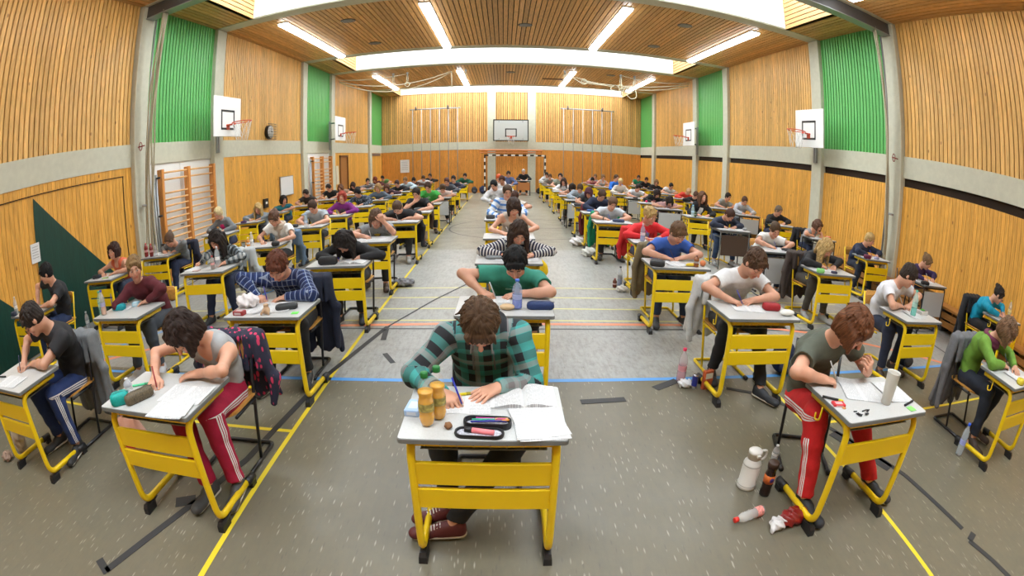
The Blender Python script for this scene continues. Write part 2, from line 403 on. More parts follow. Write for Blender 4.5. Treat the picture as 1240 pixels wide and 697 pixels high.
for i,(x,y,wh) in enumerate([(-3.72,11.62,'nearer one, left of the centre left light row'),(-3.73,14.36,'farther one, left of the centre left light row'),(.57,13.04,'alone between the two centre light rows'),(4.42,11.61,'nearer one, between the right light rows'),(4.42,14.34,'farther one, between the right light rows'),(4.36,20.26,'beside the hanging rings on the right'),(.3,20.6,'over the middle of the rear bay')]):
    t=empty('ceiling_speaker',(x,y,ZC),'dark oval ceiling grille, '+wh,'speaker','round grilles in the ceiling')
    MB().lathe([(.16,-.012),(.19,-.006),(.19,.0),(.16,.0)],20,cap=False).obj('rim',M['dsteel'],t)
    mb=MB().lathe([(.001,-.01),(.155,-.01),(.155,-.002),(.001,-.002)],20)
    for k in range(-3,4): mb.box((-.14,k*.04-.006,-.016),(.14,k*.04+.006,-.010))
    mb.obj('grille',M['steel'],t)
o=MB().box((1.7,22.0,ZC-.03),(2.9,22.16,ZC-.001)).box((1.75,22.03,ZC-.035),(2.85,22.13,ZC-.031)).obj('air_vent',flat('brown_vent',(.09,.035,.02),.6)); tag(o,'dark brown slotted vent in the rear ceiling bay','vent')
# rails of the hall divider under the first beam and its gathered net hanging at both pillars
t=empty('divider_rail',(0,7.24,ZC-.185),'dark steel divider rail running along the first ceiling beam','rail')
MB().box((XL+.1,-.10,-.09),(XR-.1,-.03,.17)).box((XL+.1,.03,-.09),(XR-.1,.10,.17)).obj('rail',M['dsteel'],t)
MB().box((XL+.1,-.13,-.105),(XR-.1,.13,-.09)).obj('lower_flange',M['steel'],t)
ROPE=speck_mat('beige_gathered_netting',(.42,.38,.27),.2,90,.9,bump=.3)
def net(x_top,x_bot,side_):
    t=empty('divider_net',(x_bot,7.20,0),'gathered beige divider net hanging down the %s front pillar'%side_,'net','gathered divider nets')
    rnd=random.Random(3)
    s=1 if side_=='left' else -1
    for k in range(5):
        o_=(k-2)*.028; pts=[]
        for j in range(15):
            f=j/14; z=5.3*(1-f)+.05; xx=x_top*(1-f)**1.1+x_bot*(1-(1-f)**1.1)+o_*(.35+1.3*f)
            pts.append((xx-x_bot+.012*math.sin(j*1.3+k),o_*.8+.02*math.sin(j*.9+2*k),z))
        MB().tube(pts,.018,7).obj('net_fold',ROPE,t)
    MB().lathe([(.055,-.02),(.075,-.02),(.075,.02),(.055,.02)],14,c=(-.02*s,-.02,1.62),cap=False).obj('strap_ring',M['steel'],t)
    mb=MB().tube([(-.02*s-.08,-.08,2.72),(-.02*s+.1,-.08,2.72)],.012,8)
    mb.tube([(-.02+.04*math.cos(a),-.09,2.72+.075*math.sin(a)) for a in [2*math.pi*i/16 for i in range(16)]],.009,6,closed=True); mb.obj('winding_handle',flat('worn_red_steel',(.30,.05,.04),.5),t)
    MB().tube([(.09*s,.03,.04),(.09*s,.03,5.2)],.02,8).tube([(-.16*s,.06,.04),(-.16*s,.06,5.2)],.025,8).obj('guide_pipe',M['steel'],t)
net(-6.02,-6.36,'left'); net(7.0,7.27,'right')
# basketball hoops
def net_mesh(mb,c,r,h):
    n=10
    for k in range(n):
        for d in(1,-1):
            pts=[]
            for j in range(6):
                f=j/5; a=2*math.pi*(k+d*f*1.2)/n; rr=r*(1-.45*f); pts.append((c[0]+rr*math.cos(a),c[1]+rr*math.sin(a),c[2]-h*f))
            mb.tube(pts,.004,4)
def hoop(loc,rz,W,H,zb,label,box,brackets):
    t=empty('basketball_hoop',loc,label,'basketball hoop',None,rz)   # local -y faces the court
    MB().box((-W/2,-.03,zb),(W/2,0,zb+H),0,ch=.01).obj('backboard',M['white'] if W<1.5 else flat('greyish_acrylic',(.52,.54,.52),.25),t)
    mb=MB(); x0,x1,z0,z1,wd=box
    mb.box((x0,-.036,z0),(x0+wd,-.031,z1)).box((x1-wd,-.036,z0),(x1,-.031,z1)).box((x0,-.036,z0),(x1,-.031,z0+wd)).box((x0,-.036,z1-wd),(x1,-.031,z1))
    mb.obj('target_square',M['black'],t)
    if W>1.5:
        mb=MB(); wd=.05
        mb.box((-W/2,-.037,zb),(-W/2+wd,-.032,zb+H)).box((W/2-wd,-.037,zb),(W/2,-.032,zb+H)).box((-W/2,-.037,zb),(W/2,-.032,zb+wd)).box((-W/2,-.037,zb+H-wd),(W/2,-.032,zb+H))
        mb.obj('border_line',M['black'],t)
        for sx in(-1,1):
            for zz in(zb+.12,zb+H-.12): MB().lathe([(.03,0),(.03,.02)],10,c=(sx*.62,-.035,zz),ax=Matrix.Rotation(R(90),4,'X')).obj('bolt',M['steel'],t)
    rim=MB().tube([(.225*math.cos(a),-.03-.15-.225+.225*math.sin(a),3.05) for a in [2*math.pi*i/28 for i in range(28)]],.011,7,closed=True)
    rim.box((-.07,-.2,3.02),(.07,-.03,3.045)).box((-.06,-.05,2.93),(.06,-.03,3.05))
    rm=rim.obj('rim',flat('orange_red_steel',(.62,.07,.02),.4),t)
    mb=MB(); net_mesh(mb,(0,-.405,3.04),.22,.40); mb.obj('net',flat('white_cord',(.7,.7,.68),.8),rm)
    mb=MB()
    fx=math.copysign(W*.40,math.sin(rz)) if abs(rz)>.1 else 0
    for sx in((1,) if fx else (-1,1)):
        xx=fx if fx else sx*W*.28
        mb.tube([(xx,0,zb+.15),(xx,brackets,zb+.10)],.03,8).tube([(xx,0,zb+H-.2),(xx,brackets,zb+H-.15)],.03,8)
    if fx: mb.box((fx-.05,brackets-.06,zb-.30),(fx-.01,brackets,zb+H*.9)).box((fx+.03,brackets-.06,zb-.30),(fx+.07,brackets,zb+H*.9))
    mb.box((-W*.3,.0,zb+.10),(W*.3,.03,zb+.18)).box((-W*.3,.0,zb+H-.3),(W*.3,.03,zb+H-.22))
    mb.obj('wall_bracket',M['steel'],t)
    return t
bxs=(-.295,.295,3.05,3.50,.045)
hoop((-5.9,9.62,0),R(90),1.2,.90,2.78,'basketball hoop on the left wall nearest the camera, before a green panel',(-.295,.295,2.93,3.38,.045),.6)
hoop((-5.9,17.7,0),R(90),1.2,.90,2.78,'basketball hoop farther back on the left wall',(-.295,.295,2.93,3.38,.045),.6)
hoop((6.85,9.72,0),R(-90),1.2,.90,2.72,'basketball hoop on the right wall nearest the camera, before a green panel',(-.295,.295,2.9,3.35,.045),.55)
hoop((6.85,17.8,0),R(-90),1.2,.90,2.72,'basketball hoop farther back on the right wall',(-.295,.295,2.9,3.35,.045),.55)
hoop((.40,26.55,0),0,1.84,1.18,2.82,'wide basketball board in the middle of the back wall',(-.30,.30,3.05,3.50,.05),.40)
for x in(-.05,.85):
    pass
# handball goal: black and white posts and bar
t=empty('handball_goal',(.60,25.9,0),'black and white striped handball goal before the back wall','goal')
gw=flat('goal_white',(.75,.75,.73),.4)
def striped(p0,p1,n,first):
    p0=Vector(p0);p1=Vector(p1)
    for par,col in((0,M['black']),(1,gw)):
        mb=MB()
        for k in range(n):
            if k%2!=par: continue
            a=p0.lerp(p1,k/n); b=p0.lerp(p1,(k+1)/n); d=.04
            lo=[min(a[i],b[i])-(d if abs((p1-p0)[i])<1e-6 else 0) for i in range(3)]; hi=[max(a[i],b[i])+(d if abs((p1-p0)[i])<1e-6 else 0) for i in range(3)]
            mb.box(lo,hi)
        mb.obj('%s_band'%('black' if par==0 else 'white'),col,t)
striped((-1.54,0,2.04),(1.54,0,2.04),16,0); striped((-1.54,0,2.08),(-1.54,0,0),11,0); striped((1.54,0,2.08),(1.54,0,0),11,0)
mb=MB()
for sx in(-1,1): mb.tube(fillet([(sx*1.54,.04,2.04),(sx*1.54,.75,1.95),(sx*1.54,.95,0.02)],.2),.018,8)
mb.tube([(-1.54,.95,.03),(1.54,.95,.03)],.018,8); mb.obj('net_stay',M['steel'],t)
o=MB().tube([(-1.25,26.75,2.33),(2.05,26.75,2.33)],.045,8).tube([(-1.25,26.78,2.20),(2.05,26.78,2.20)],.035,8).obj('wooden_pole',flat('orange_wood',(.68,.26,.10),.5)); tag(o,'pair of orange wooden poles stored above the goal','pole')
# climbing poles on the back wall
for x0,x1,lab in((-4.88,-2.35,'left'),(3.13,5.85,'right')):
    t=empty('climbing_frame',((x0+x1)/2,26.85,0),'grey climbing pole frame on the back wall, %s of the goal'%lab,'climbing frame','climbing pole frames'); cx=(x0+x1)/2
    MB().tube([(x0-cx-.1,0,4.70),(x1-cx+.1,0,4.70)],.035,8).obj('top_rail',M['steel'],t)
    for k in range(6):
        x=x0+.06+(x1-x0-.12)*k/5; MB().tube([(x-cx,-.02,.02),(x-cx,-.02,4.70)],.019,8).obj('climbing_pole',M['steel'],t)
    for k in(.1,.78):
        x=x0+(x1-x0)*k; mb=MB().lathe([(.11,-.03),(.12,0),(.11,.03)],14,c=(x-cx,-.16,4.74),ax=Matrix.Rotation(R(90),4,'Y')); mb.tube([(x-cx,0,4.74),(x-cx,-.18,4.74)],.03,8); mb.obj('pulley',M['dsteel'],t)
# gymnastic rings and ropes under the rear ceiling bay
RP=flat('cream_rope',(.66,.60,.44),.8)
def sag(a,b,s,n=14):
    a=Vector(a);b=Vector(b); return [tuple(a.lerp(b,i/n)-Vector((0,0,s*4*(i/n)*(1-i/n)))) for i in range(n+1)]
def ropeo(pts,label,r=.018,grp='slack ropes under the ceiling'):
    o=MB().tube(pts,r,6).obj('hanging_rope',RP); return tag(o,label,'rope',grp)
ropeo(sag((XL+.2,18.95,5.36),(-3.63,19.0,5.35),.12),'cream rope from the left wall to the left ring pair')
ropeo(sag((XL+.2,19.0,5.30),(-1.95,19.0,5.35),.42),'long cream rope sagging from the left wall to the centre left light')
ropeo(sag((XL+.2,19.05,5.26),(-1.95,19.1,5.33),.62),'lowest cream rope sagging from the left wall')
ropeo(sag((XR-.2,18.95,5.40),(4.45,19.0,5.38),.16),'cream rope from the right wall to the right ring pair')
ropeo(sag((XR-.2,19.0,5.34),(3.0,19.0,5.02),.22),'cream rope from the right wall to the knotted loop')
ropeo(sag((XR-.2,19.05,5.28),(2.35,19.1,5.30),.45),'lowest cream rope sagging from the right wall')
ropeo([(-1.93,19.0,5.35),(-1.92,19.0,4.65)],'short rope end hanging straight down near the centre left light')
def rings(x,lab):
    t=empty('gym_ring',(x,19.0,5.37),'gymnastic ring on straps, '+lab,'gym ring','gymnastic rings')
    MB().box((-.04,-.04,-.03),(.04,.04,.03)).lathe([(.07,-.015),(.07,.015)],12,c=(0,0,-.07),ax=Matrix.Rotation(R(90),4,'Y')).obj('pulley',M['steel'],t)
    MB().tube([(-.02,0,-.1),(-.03,.01,-.38)],.014,6).tube([(.03,0,-.1),(.02,.01,-.34)],.014,6).obj('strap',RP,t)
    MB().tube([(.0+.09*math.cos(a),.0,-.46+.09*math.sin(a)) for a in [2*math.pi*i/20 for i in range(20)]],.015,7,closed=True).obj('ring',RP,t)
    return t
for x,l in((-4.17,'leftmost'),(-3.62,'second from the left'),(-1.40,'beside the centre left light'),(2.31,'beside the centre right light'),(4.47,'fourth, on the right'),(5.03,'rightmost')): rings(x,l)
o=MB(); 
for cx_ in(4.25,4.75): o.tube([(cx_+.17*math.cos(a),19.0,4.78+.15*math.sin(a)) for a in [2*math.pi*i/24 for i in range(24)]],.018,6,closed=True)
o.tube([(4.5,19,5.3),(4.5,19.02,4.55)],.02,6)
o=o.obj('rope_coil',RP); tag(o,'coiled cream rope knotted between the right rings','rope')
o=MB().tube([(5.0,19,5.2),(4.95,19,4.9),(4.7,19,4.85)],.018,6).tube(fillet([(5.03,19,5.0),(5.12,19,4.5),(4.85,19,4.42),(4.70,19,4.62)],.2),.018,6).obj('rope_coil',RP); tag(o,'drooping rope loop below the rightmost ring','rope')
o=MB().tube(fillet([(2.31,19,5.3),(2.75,19,5.05),(3.05,19,4.85),(3.2,19,5.0),(3.0,19,5.15),(2.9,19,4.95),(4.2,19,4.88)],.12),.02,6).obj('rope_coil',RP); tag(o,'knotted rope loop right of the centre right light','rope')
# wall bars
def wallbars(ys,lab):
    t=empty('wall_bars',(XL+.12,ys[1],0),'wooden wall bars %s'%lab,'wall bars','wooden wall bars')
    for y in ys: MB().box((-.05,y-ys[1]-.045,.05),(.09,y-ys[1]+.045,2.24),0,ch=.01).obj('upright',M['barwood'],t)
    zs=[2.17,2.03]+[1.76-.128*k for k in range(13)]
    for z in zs: MB().tube([(.04,ys[0]-ys[1],z),(.04,ys[2]-ys[1],z)],.019,8).obj('rung',M['rung'],t)
wallbars((7.80,8.76,9.79),'in the first doorway on the left wall'); wallbars((16.22,17.18,18.14),'in the second doorway on the left wall')
for y,l in((7.62,'first'),(16.02,'second')):
    t=empty('steel_post',(XL+.16,y,0),'grey steel post with black knobs beside the %s wall bars'%l,'post','posts beside the wall bars')
    MB().tube([(0,0,0.0),(0,0,2.15)],.03,10).tube([(.0,-.08,0.0),(.0,-.08,2.0)],.022,10).obj('pole',M['steel'],t)
    for z in(2.08,1.35,.8): MB().tube([(.02,-.01,z),(.12,-.02,z)],.02,8).obj('knob',M['black'],t)
# things on the walls
t=empty('wall_clock',(XL+.13,13.05,3.03),'round white wall clock behind a wire guard on the left wall','clock')
AX=Matrix.Rotation(R(90),4,'Y')
MB().lathe([(.001,-.12),(.20,-.12),(.20,-.03),(.19,-.02)],24,ax=AX,cap=True).obj('case',M['black'],t)
MB().lathe([(.001,-.022),(.185,-.022),(.185,-.014),(.001,-.014)],24,ax=AX).obj('dial',M['white'],t)
MB().box((-.012,-.008,-.01),(-.006,.008,.14)).box((-.012,-.008,-.008),(-.006,.10,.008)).obj('hand',M['black'],t)
mb=MB()
for k in range(-3,4): mb.tube([(0.0,-.22,k*.075),(.06,-.2,k*.075),(.06,.2,k*.075),(0.0,.22,k*.075)],.005,5); mb.tube([(0.0,k*.075,-.24),(.06,k*.075,-.22),(.06,k*.075,.22),(0.0,k*.075,.24)],.005,5)
mb.obj('wire_guard',M['dsteel'],t)
t=empty('whiteboard',(XL+.01,14.26,1.38),'small white board hanging on the left wall panelling','whiteboard')
MB().box((0,-.47,-.28),(.03,.47,.28)).obj('board',flat('whiteboard_white',(.72,.73,.73),.3),t)
mb=MB().box((.0,-.49,-.30),(.035,-.47,.30)).box((0,.47,-.30),(.035,.49,.30)).box((0,-.49,-.30),(.035,.49,-.28)).box((0,-.49,.28),(.035,.49,.30)); mb.obj('frame',M['steel'],t)
t=empty('wall_intercom',(XL+.01,12.72,1.0),'small black box mounted on the left wall below the whiteboard','wall box')
MB().box((0,-.13,-.13),(.05,.13,.13)).obj('case',M['black'],t); MB().box((.05,-.05,-.02),(.056,.06,.04)).obj('button_plate',M['white'],t)
def sheet(name,loc,w_,h_,axis,label,cat='paper sheet'):
    mb=MB()
    if axis=='x': mb.box((loc[0],loc[1]-w_/2,loc[2]-h_/2),(loc[0]+.008,loc[1]+w_/2,loc[2]+h_/2))
    else: mb.box((loc[0]-w_/2,loc[1]-.008,loc[2]-h_/2),(loc[0]+w_/2,loc[1],loc[2]+h_/2))
    o=mb.obj(name,M['paper']); tag(o,label,cat); 
    mb=MB()
    for k in range(5):
        z=loc[2]+h_*(.3-.14*k)
        if axis=='x': mb.box((loc[0]+.008,loc[1]-w_*.35,z),(loc[0]+.0095,loc[1]+w_*.35,z+h_*.03))
        else: mb.box((loc[0]-w_*.35,loc[1]-.0095,z),(loc[0]+w_*.35,loc[1]-.008,z+h_*.03))
    mb.obj('text_lines',flat('pencil_grey',(.30,.30,.30),.8),o); return o
sheet('wall_notice',(XL+.009,4.40,1.40),.20,.28,'x','white notice sheet on the left wall beside the green triangle')
sheet('wall_notice',(-5.30,YB-.02,1.57),.50,.72,'y','white notice on the back wall, left corner')
MB_=MB().box((XL,19.12,1.09),(XL+.03,19.42,1.84)).obj('wall_panel',flat('cream_panel',(.68,.62,.46),.5)); tag(MB_,'narrow cream panel on the left wall before the brown doorway','panel')
t=struct(MB().box((XL-.04,19.72,0),(XL-.005,20.66,2.19)).obj('door_3',flat('brown_door',(.36,.15,.035),.5)))
mb=MB().box((XL-.02,19.64,0),(XL+.04,19.72,2.25)).box((XL-.02,20.66,0),(XL+.04,20.74,2.25)).box((XL-.02,19.64,2.19),(XL+.04,20.74,2.27)); mb.obj('door_frame',flat('dark_brown_frame',(.16,.06,.015),.5),t)
mb=MB().box((XL-.01,24.9,2.22),(XL+.02,26.6,2.36)); 
for k in range(16): mb.box((XL+.02,24.95+k*.1,2.235),(XL+.03,25.01+k*.1,2.345))
o=mb.obj('air_vent',flat('brownish_grille',(.22,.14,.10),.6)); tag(o,'long narrow grille under the band in the far left bay','vent')
DG=wood_mat('dark_green_boards',(.006,.045,.033),1,2,.098,knots=0,vary=.15,rough=.4)
def wallpoly(pts,label):
    mb=MB(); r0=[(XL+.0,y,z) for y,z in pts]; r1=[(XL+.008,y,z) for y,z in pts]; mb.rings([r0,r1],0,True)
    return tag(mb.obj('painted_triangle',DG),label,'wall panel')
wallpoly([(4.42,0.01),(4.45,2.19),(7.0,0.01)],'large dark green triangle on the left wall, peak up')
wallpoly([(4.30,.01),(4.25,.40),(2.2,2.05),(2.2,.01)],'dark green slope at the left picture edge')
o=MB().box((XL-.01,YF+.1,2.222),(XL+.002,6.78,2.236)).box((XL-.01,6.76,.02),(XL+.002,6.775,2.236)).obj('door_joint',M['back'],wl)
# bench / heating cover along the right wall
t=empty('wall_bench',(XR-.22,5.3,0),'long brown wooden bench along the right wall','bench')
BW=wood_mat('brown_bench_wood',(.40,.17,.04),0,1,.07,knots=0,vary=.2)
MB().box((-.16,-3.8,.38),(.20,3.6,.42)).obj('seat',BW,t)
mb=MB()
for z in(.10,.23): mb.box((-.14,-3.8,z),(-.11,3.6,z+.10))
mb.obj('front_boards',BW,t)
mb=MB()
for k in range(9): mb.box((-.10,-3.7+k*.9,0),(.18,-3.64+k*.9,.38))
mb.obj('support',M['dsteel'],t)
t=empty('wall_bench',(XR-.22,14.5,0),'farther wooden bench along the right wall, behind the desks','bench')
MB().box((-.16,-3.0,.38),(.20,3.6,.42)).obj('seat',BW,t); mb=MB()
for k in range(7): mb.box((-.10,-2.9+k*1.0,0),(.18,-2.84+k*1.0,.38))
mb.obj('support',M['dsteel'],t)
# ================================================================ DESKS AND CHAIRS (built once each, copied)
TW,TD,TH=.70,.50,.76
def round_rect(w,d,r,y0=0,n=4):
    o=[]
    for cx_,cy_,a0 in((w/2-r,y0+r,-90),(w/2-r,y0+d-r,0),(-w/2+r,y0+d-r,90),(-w/2+r,y0+r,180)):
        for k in range(n+1): a=R(a0+90*k/n); o.append((cx_+r*math.cos(a),cy_+r*math.sin(a)))
    return o
def tabletop(parent,wood=False):
    a=round_rect(TW,TD,.018); b=round_rect(TW-.006,TD-.006,.016,.003)
    mb=MB(); mb.rings([[(x,y,TH-.026) for x,y in b],[(x,y,TH-.023) for x,y in a],[(x,y,TH-.004) for x,y in a],[(x,y,TH-.0015) for x,y in b]],0,True)
    tp=mb.obj('tabletop',M['edge'],parent)
    mb=MB().prism(b,TH-.0015,TH) ; mb.obj('laminate_surface',M['top'],tp)
def yellow_desk(kind):
    t=empty('student_desk',(0,0,0),'x','desk','yellow-framed student desks')
    tabletop(t)
    for s in(-1,1):
        x=.305*s
        pts=fillet([(x-.0*s,.44,.712),(x,.045,.712),(x,.045,.075),(x,.45,.062)],.085,6)
        MB().tube(pts,.019,10,ry=.023,up=(1,0,0)).obj('leg_frame',M['yellow'],t)
        MB().rings([[(x-.022,.0+.015,.0),(x+.022,.015,.0),(x+.022,.115,.0),(x-.022,.115,.0)],[(x-.02,.02,.04),(x+.02,.02,.04),(x+.02,.13,.045),(x-.02,.13,.045)],[(x-.016,.035,.062),(x+.016,.035,.062),(x+.016,.17,.05),(x-.016,.17,.05)]]).obj('foot_cap',M['black'],t)
        MB().tube([(x,.435,.060),(x,.535,.052)],.027,10,ry=.03,up=(1,0,0)).box((x-.02,.47,0),(x+.02,.53,.05)).obj('end_cap',M['black'],t)
    if kind=='Y': rails=[(.50,.617),(.365,.476)]
    else: rails=[(.475,.60)]
    for a,b in rails: MB().box((-.293,.035,a),(.293,.057,b),0,ch=.006).obj('front_rail',M['yellow'],t)
    MB().box((-.29,.06,.69),(.29,.085,.73)).box((-.29,.40,.69),(.29,.425,.73)).obj('cross_beam',M['yellow'],t)
    mb=MB(); mb.box((-.27,.09,.655),(.27,.39,.660))
    for k in range(8): mb.tube([(-.25+.07*k,.10,.66),(-.25+.07*k,.06,.70)],.004,5)
    mb.obj('book_shelf',M['greym'],t)
    MB().tube(fillet([(-.325,.30,.70),(-.325,.30,.615),(-.325,.345,.60),(-.325,.35,.64)],.02),.006,6).obj('bag_hook',M['yellow'],t)
    return t
def panel_desk(kind):
    t=empty('student_desk',(0,0,0),'x','desk','panelled student desks')
    tabletop(t); fm={'W':M['blackm'],'B':M['greym'],'T':M['dsteel']}[kind]
    for s in(-1,1):
        x=.32*s
        MB().tube(fillet([(x,.02,0.0),(x,.03,.72),(x,.46,.72),(x,.46,0.0)],.03),.013,8).tube([(x,.03,.05),(x,.46,.05)],.011,8).obj('leg_frame',fm,t)
    pm={'W':flat('pale_grey_panel',(.46,.47,.47),.35),'B':flat('dark_brown_panel',(.075,.045,.03),.5),'T':flat('orange_wood_panel',(.50,.20,.06),.5)}[kind]
    MB().box((-.30,.015,.27),(.30,.03,.66),0,ch=.004).obj('modesty_panel',pm,t)
    MB().box((-.31,.05,.60),(.31,.40,.612)).box((-.32,.03,.70),(.32,.05,.73)).obj('book_shelf',fm,t)
    return t
def school_chair(mt):
    t=empty('school_chair',(0,0,0),'x','chair','school chairs')
    for s in(-1,1):
        x=.19*s
        pts=fillet([(x,-.20,.02),(x,.17,.02)],.05)
        MB().tube(fillet([(x,-.24,.016),(x,.19,.016)],.02),.015,8).tube(fillet([(x,.02,.03),(x,.12,.44),(x*.96,.20,.80)],.10),.0125,8).tube([(x,-.16,.43),(x,.13,.43)],.011,8).obj('side_frame',mt,t)
    MB().tube(fillet([(-.19,.17,.016),(-.19,.235,.016),(.19,.235,.016),(.19,.17,.016)],.06),.015,8).tube([(-.19,.10,.40),(.19,.10,.40)],.011,8).obj('cross_tube',mt,t)
    mb=MB(); rows=[]
    for y,z in((-.20,.445),(-.19,.456),(-.10,.452),(.05,.444),(.17,.448),(.19,.456)):
        rows.append((y,z))
    o=round_rect(.40,.39,.07,-.20)
    mb.rings([[(x,y,.442+.012*(x/.2)**2) for x,y in o],[(x,y,.456+.012*(x/.2)**2) for x,y in o]],0,True); mb.obj('seat',M['ply'],t)
    o=round_rect(.36,.15,.05,.655)
    mb=MB(); mb.rings([[(x,.185+.11*(z-.72)-.04*(1-(x/.2)**2)*-1-.02,z) for x,z in o],[(x,.200+.11*(z-.72)-.04*(1-(x/.2)**2)*-1-.02,z) for x,z in o]],0,True); mb.obj('backrest',M['ply'],t)
    for s in(-1,1): MB().tube([(.19*s,-.245,.016),(.19*s,-.20,.016)],.019,8).obj('glide',M['black'],t)
    return t
PROTO={}
def place(key,maker,loc,label,rz=0):
    if key not in PROTO: PROTO[key]=maker(); o=PROTO[key]
    else: o=copy_tree(PROTO[key])
    o.location=loc; o['label']=label; o.rotation_euler=(0,0,rz); return o
# ================================================================ IMPLICIT SURFACES
def smin(a,b,k):
    h=np.maximum(k-np.abs(a-b),0)/k
    return np.minimum(a,b)-h*h*k*.25
class Field:
    def __init__(s,lo,hi,vox):
        s.lo=np.array(lo,np.float32); s.vox=vox; s.n=np.maximum(np.ceil((np.array(hi)-s.lo)/vox).astype(int)+1,4)
        s.F=np.full(s.n,.06,np.float32); s.ax=[(s.lo[i]+vox*np.arange(s.n[i])).astype(np.float32) for i in range(3)]
    def blk(s,lo,hi,m):
        sl=[];
        for i in range(3):
            a=max(0,int((lo[i]-m-s.lo[i])/s.vox)); b=min(s.n[i],int((hi[i]+m-s.lo[i])/s.vox)+2)
            if b<=a: return None
            sl.append(slice(a,b))
        return tuple(sl),s.ax[0][sl[0]][:,None,None],s.ax[1][sl[1]][None,:,None],s.ax[2][sl[2]][None,None,:]
    def put(s,sl,d,k,op):
        F=s.F[sl]
        if op=='add': s.F[sl]=smin(F,d,k) if k>0 else np.minimum(F,d)
        elif op=='sub': s.F[sl]=-smin(-F,d,k) if k>0 else np.maximum(F,-d)
        elif op=='and': s.F[sl]=np.maximum(F,d)
    def cap(s,a,b,ra,rb,k=.02,op='add',sx=None,dis=None):
        a=np.array(a,float); b=np.array(b,float); r=max(ra,rb); m=r*(1 if sx is None else max(sx[1],1))+k+s.vox*3
        q=s.blk(np.minimum(a,b),np.maximum(a,b),m)
        if q is None: return
        sl,X,Y,Z=q; P=[X-a[0],Y-a[1],Z-a[2]]; ab=b-a
        if sx is not None:
            u=np.array(sx[0],float); u/=np.linalg.norm(u); f=1/sx[1]-1
            dt=P[0]*u[0]+P[1]*u[1]+P[2]*u[2]; P=[P[i]+dt*(f*u[i]) for i in range(3)]; ab=ab+u*(f*(ab@u))
        L=max(float(ab@ab),1e-9); t=np.clip((P[0]*ab[0]+P[1]*ab[1]+P[2]*ab[2])/L,0,1)
        d=np.sqrt((P[0]-t*ab[0])**2+(P[1]-t*ab[1])**2+(P[2]-t*ab[2])**2)-(ra+(rb-ra)*t)
        if dis is not None: d=d+dis(X,Y,Z)
        s.put(sl,d.astype(np.float32),k,op)
    def ell(s,c,rad,B=None,k=.02,op='add',dis=None):
        c=np.array(c,float); m=max(rad)+k+s.vox*3; q=s.blk(c,c,m)
        if q is None: return
        sl,X,Y,Z=q; P=[X-c[0],Y-c[1],Z-c[2]]
        if B is None: B=np.eye(3)
        l=[(P[0]*B[i][0]+P[1]*B[i][1]+P[2]*B[i][2]) for i in range(3)]
        k0=np.sqrt((l[0]/rad[0])**2+(l[1]/rad[1])**2+(l[2]/rad[2])**2)+1e-6
        k1=np.sqrt((l[0]/rad[0]**2)**2+(l[1]/rad[1]**2)**2+(l[2]/rad[2]**2)**2)+1e-6
        d=k0*(k0-1)/k1
        if dis is not None: d=d+dis(l[0],l[1],l[2])
        s.put(sl,d.astype(np.float32),k,op)
    def half(s,p,n,op='and'):
        d=(s.ax[0][:,None,None]-p[0])*n[0]+(s.ax[1][None,:,None]-p[1])*n[1]+(s.ax[2][None,None,:]-p[2])*n[2]
        s.F=np.maximum(s.F,d.astype(np.float32))
    def nets(s):
        F=s.F; S=F<0
        S[0]=S[-1]=False; S[:,0]=S[:,-1]=False; S[:,:,0]=S[:,:,-1]=False
        F=np.where(S==(F<0),F,.01)
        c=np.zeros([n-1 for n in F.shape],np.uint8)
        for i in(0,1):
            for j in(0,1):
                for k in(0,1): c+=S[i:S.shape[0]-1+i,j:S.shape[1]-1+j,k:S.shape[2]-1+k]
        I=np.argwhere((c>0)&(c<8))
        if len(I)==0: return None
        idx=np.full(c.shape,-1,np.int32); idx[I[:,0],I[:,1],I[:,2]]=np.arange(len(I))
        co={}
        for i in(0,1):
            for j in(0,1):
                for k in(0,1): co[i,j,k]=F[I[:,0]+i,I[:,1]+j,I[:,2]+k]
        acc=np.zeros((len(I),3)); cnt=np.zeros(len(I))
        for a,va in co.items():
            for d in range(3):
                if a[d]==1: continue
                b=list(a); b[d]=1; vb=co[tuple(b)]; m=(va<0)!=(vb<0)
                t=np.where(m,va/np.where(m,va-vb,1),0); p=np.array(a,float)[None,:].repeat(len(I),0); p[:,d]+=t
                acc[m]+=p[m]; cnt[m]+=1
        V=(I+acc/cnt[:,None])*s.vox+s.lo
        Q=[]
        for d in range(3):
            sl0=[slice(None)]*3; sl1=[slice(None)]*3; sl0[d]=slice(0,-1); sl1[d]=slice(1,None)
            A=S[tuple(sl0)];Bb=S[tuple(sl1)]
            E=np.argwhere(A!=Bb); e=[(1,0,0),(0,1,0),(0,0,1)]; u=(d+1)%3; v=(d+2)%3
            ok=(E[:,u]>0)&(E[:,v]>0); E=E[ok]; fl_=A[E[:,0],E[:,1],E[:,2]]
            du=np.array(e[u]);dv=np.array(e[v])
            g=lambda P_: idx[P_[:,0],P_[:,1],P_[:,2]]
            q=np.stack([g(E-du-dv),g(E-dv),g(E),g(E-du)],1)
            q[~fl_]=q[~fl_][:,::-1]; Q.append(q)
        Q=np.concatenate(Q); Q=Q[(Q>=0).all(1)]
        return V.astype(np.float32),Q.astype(np.int32)
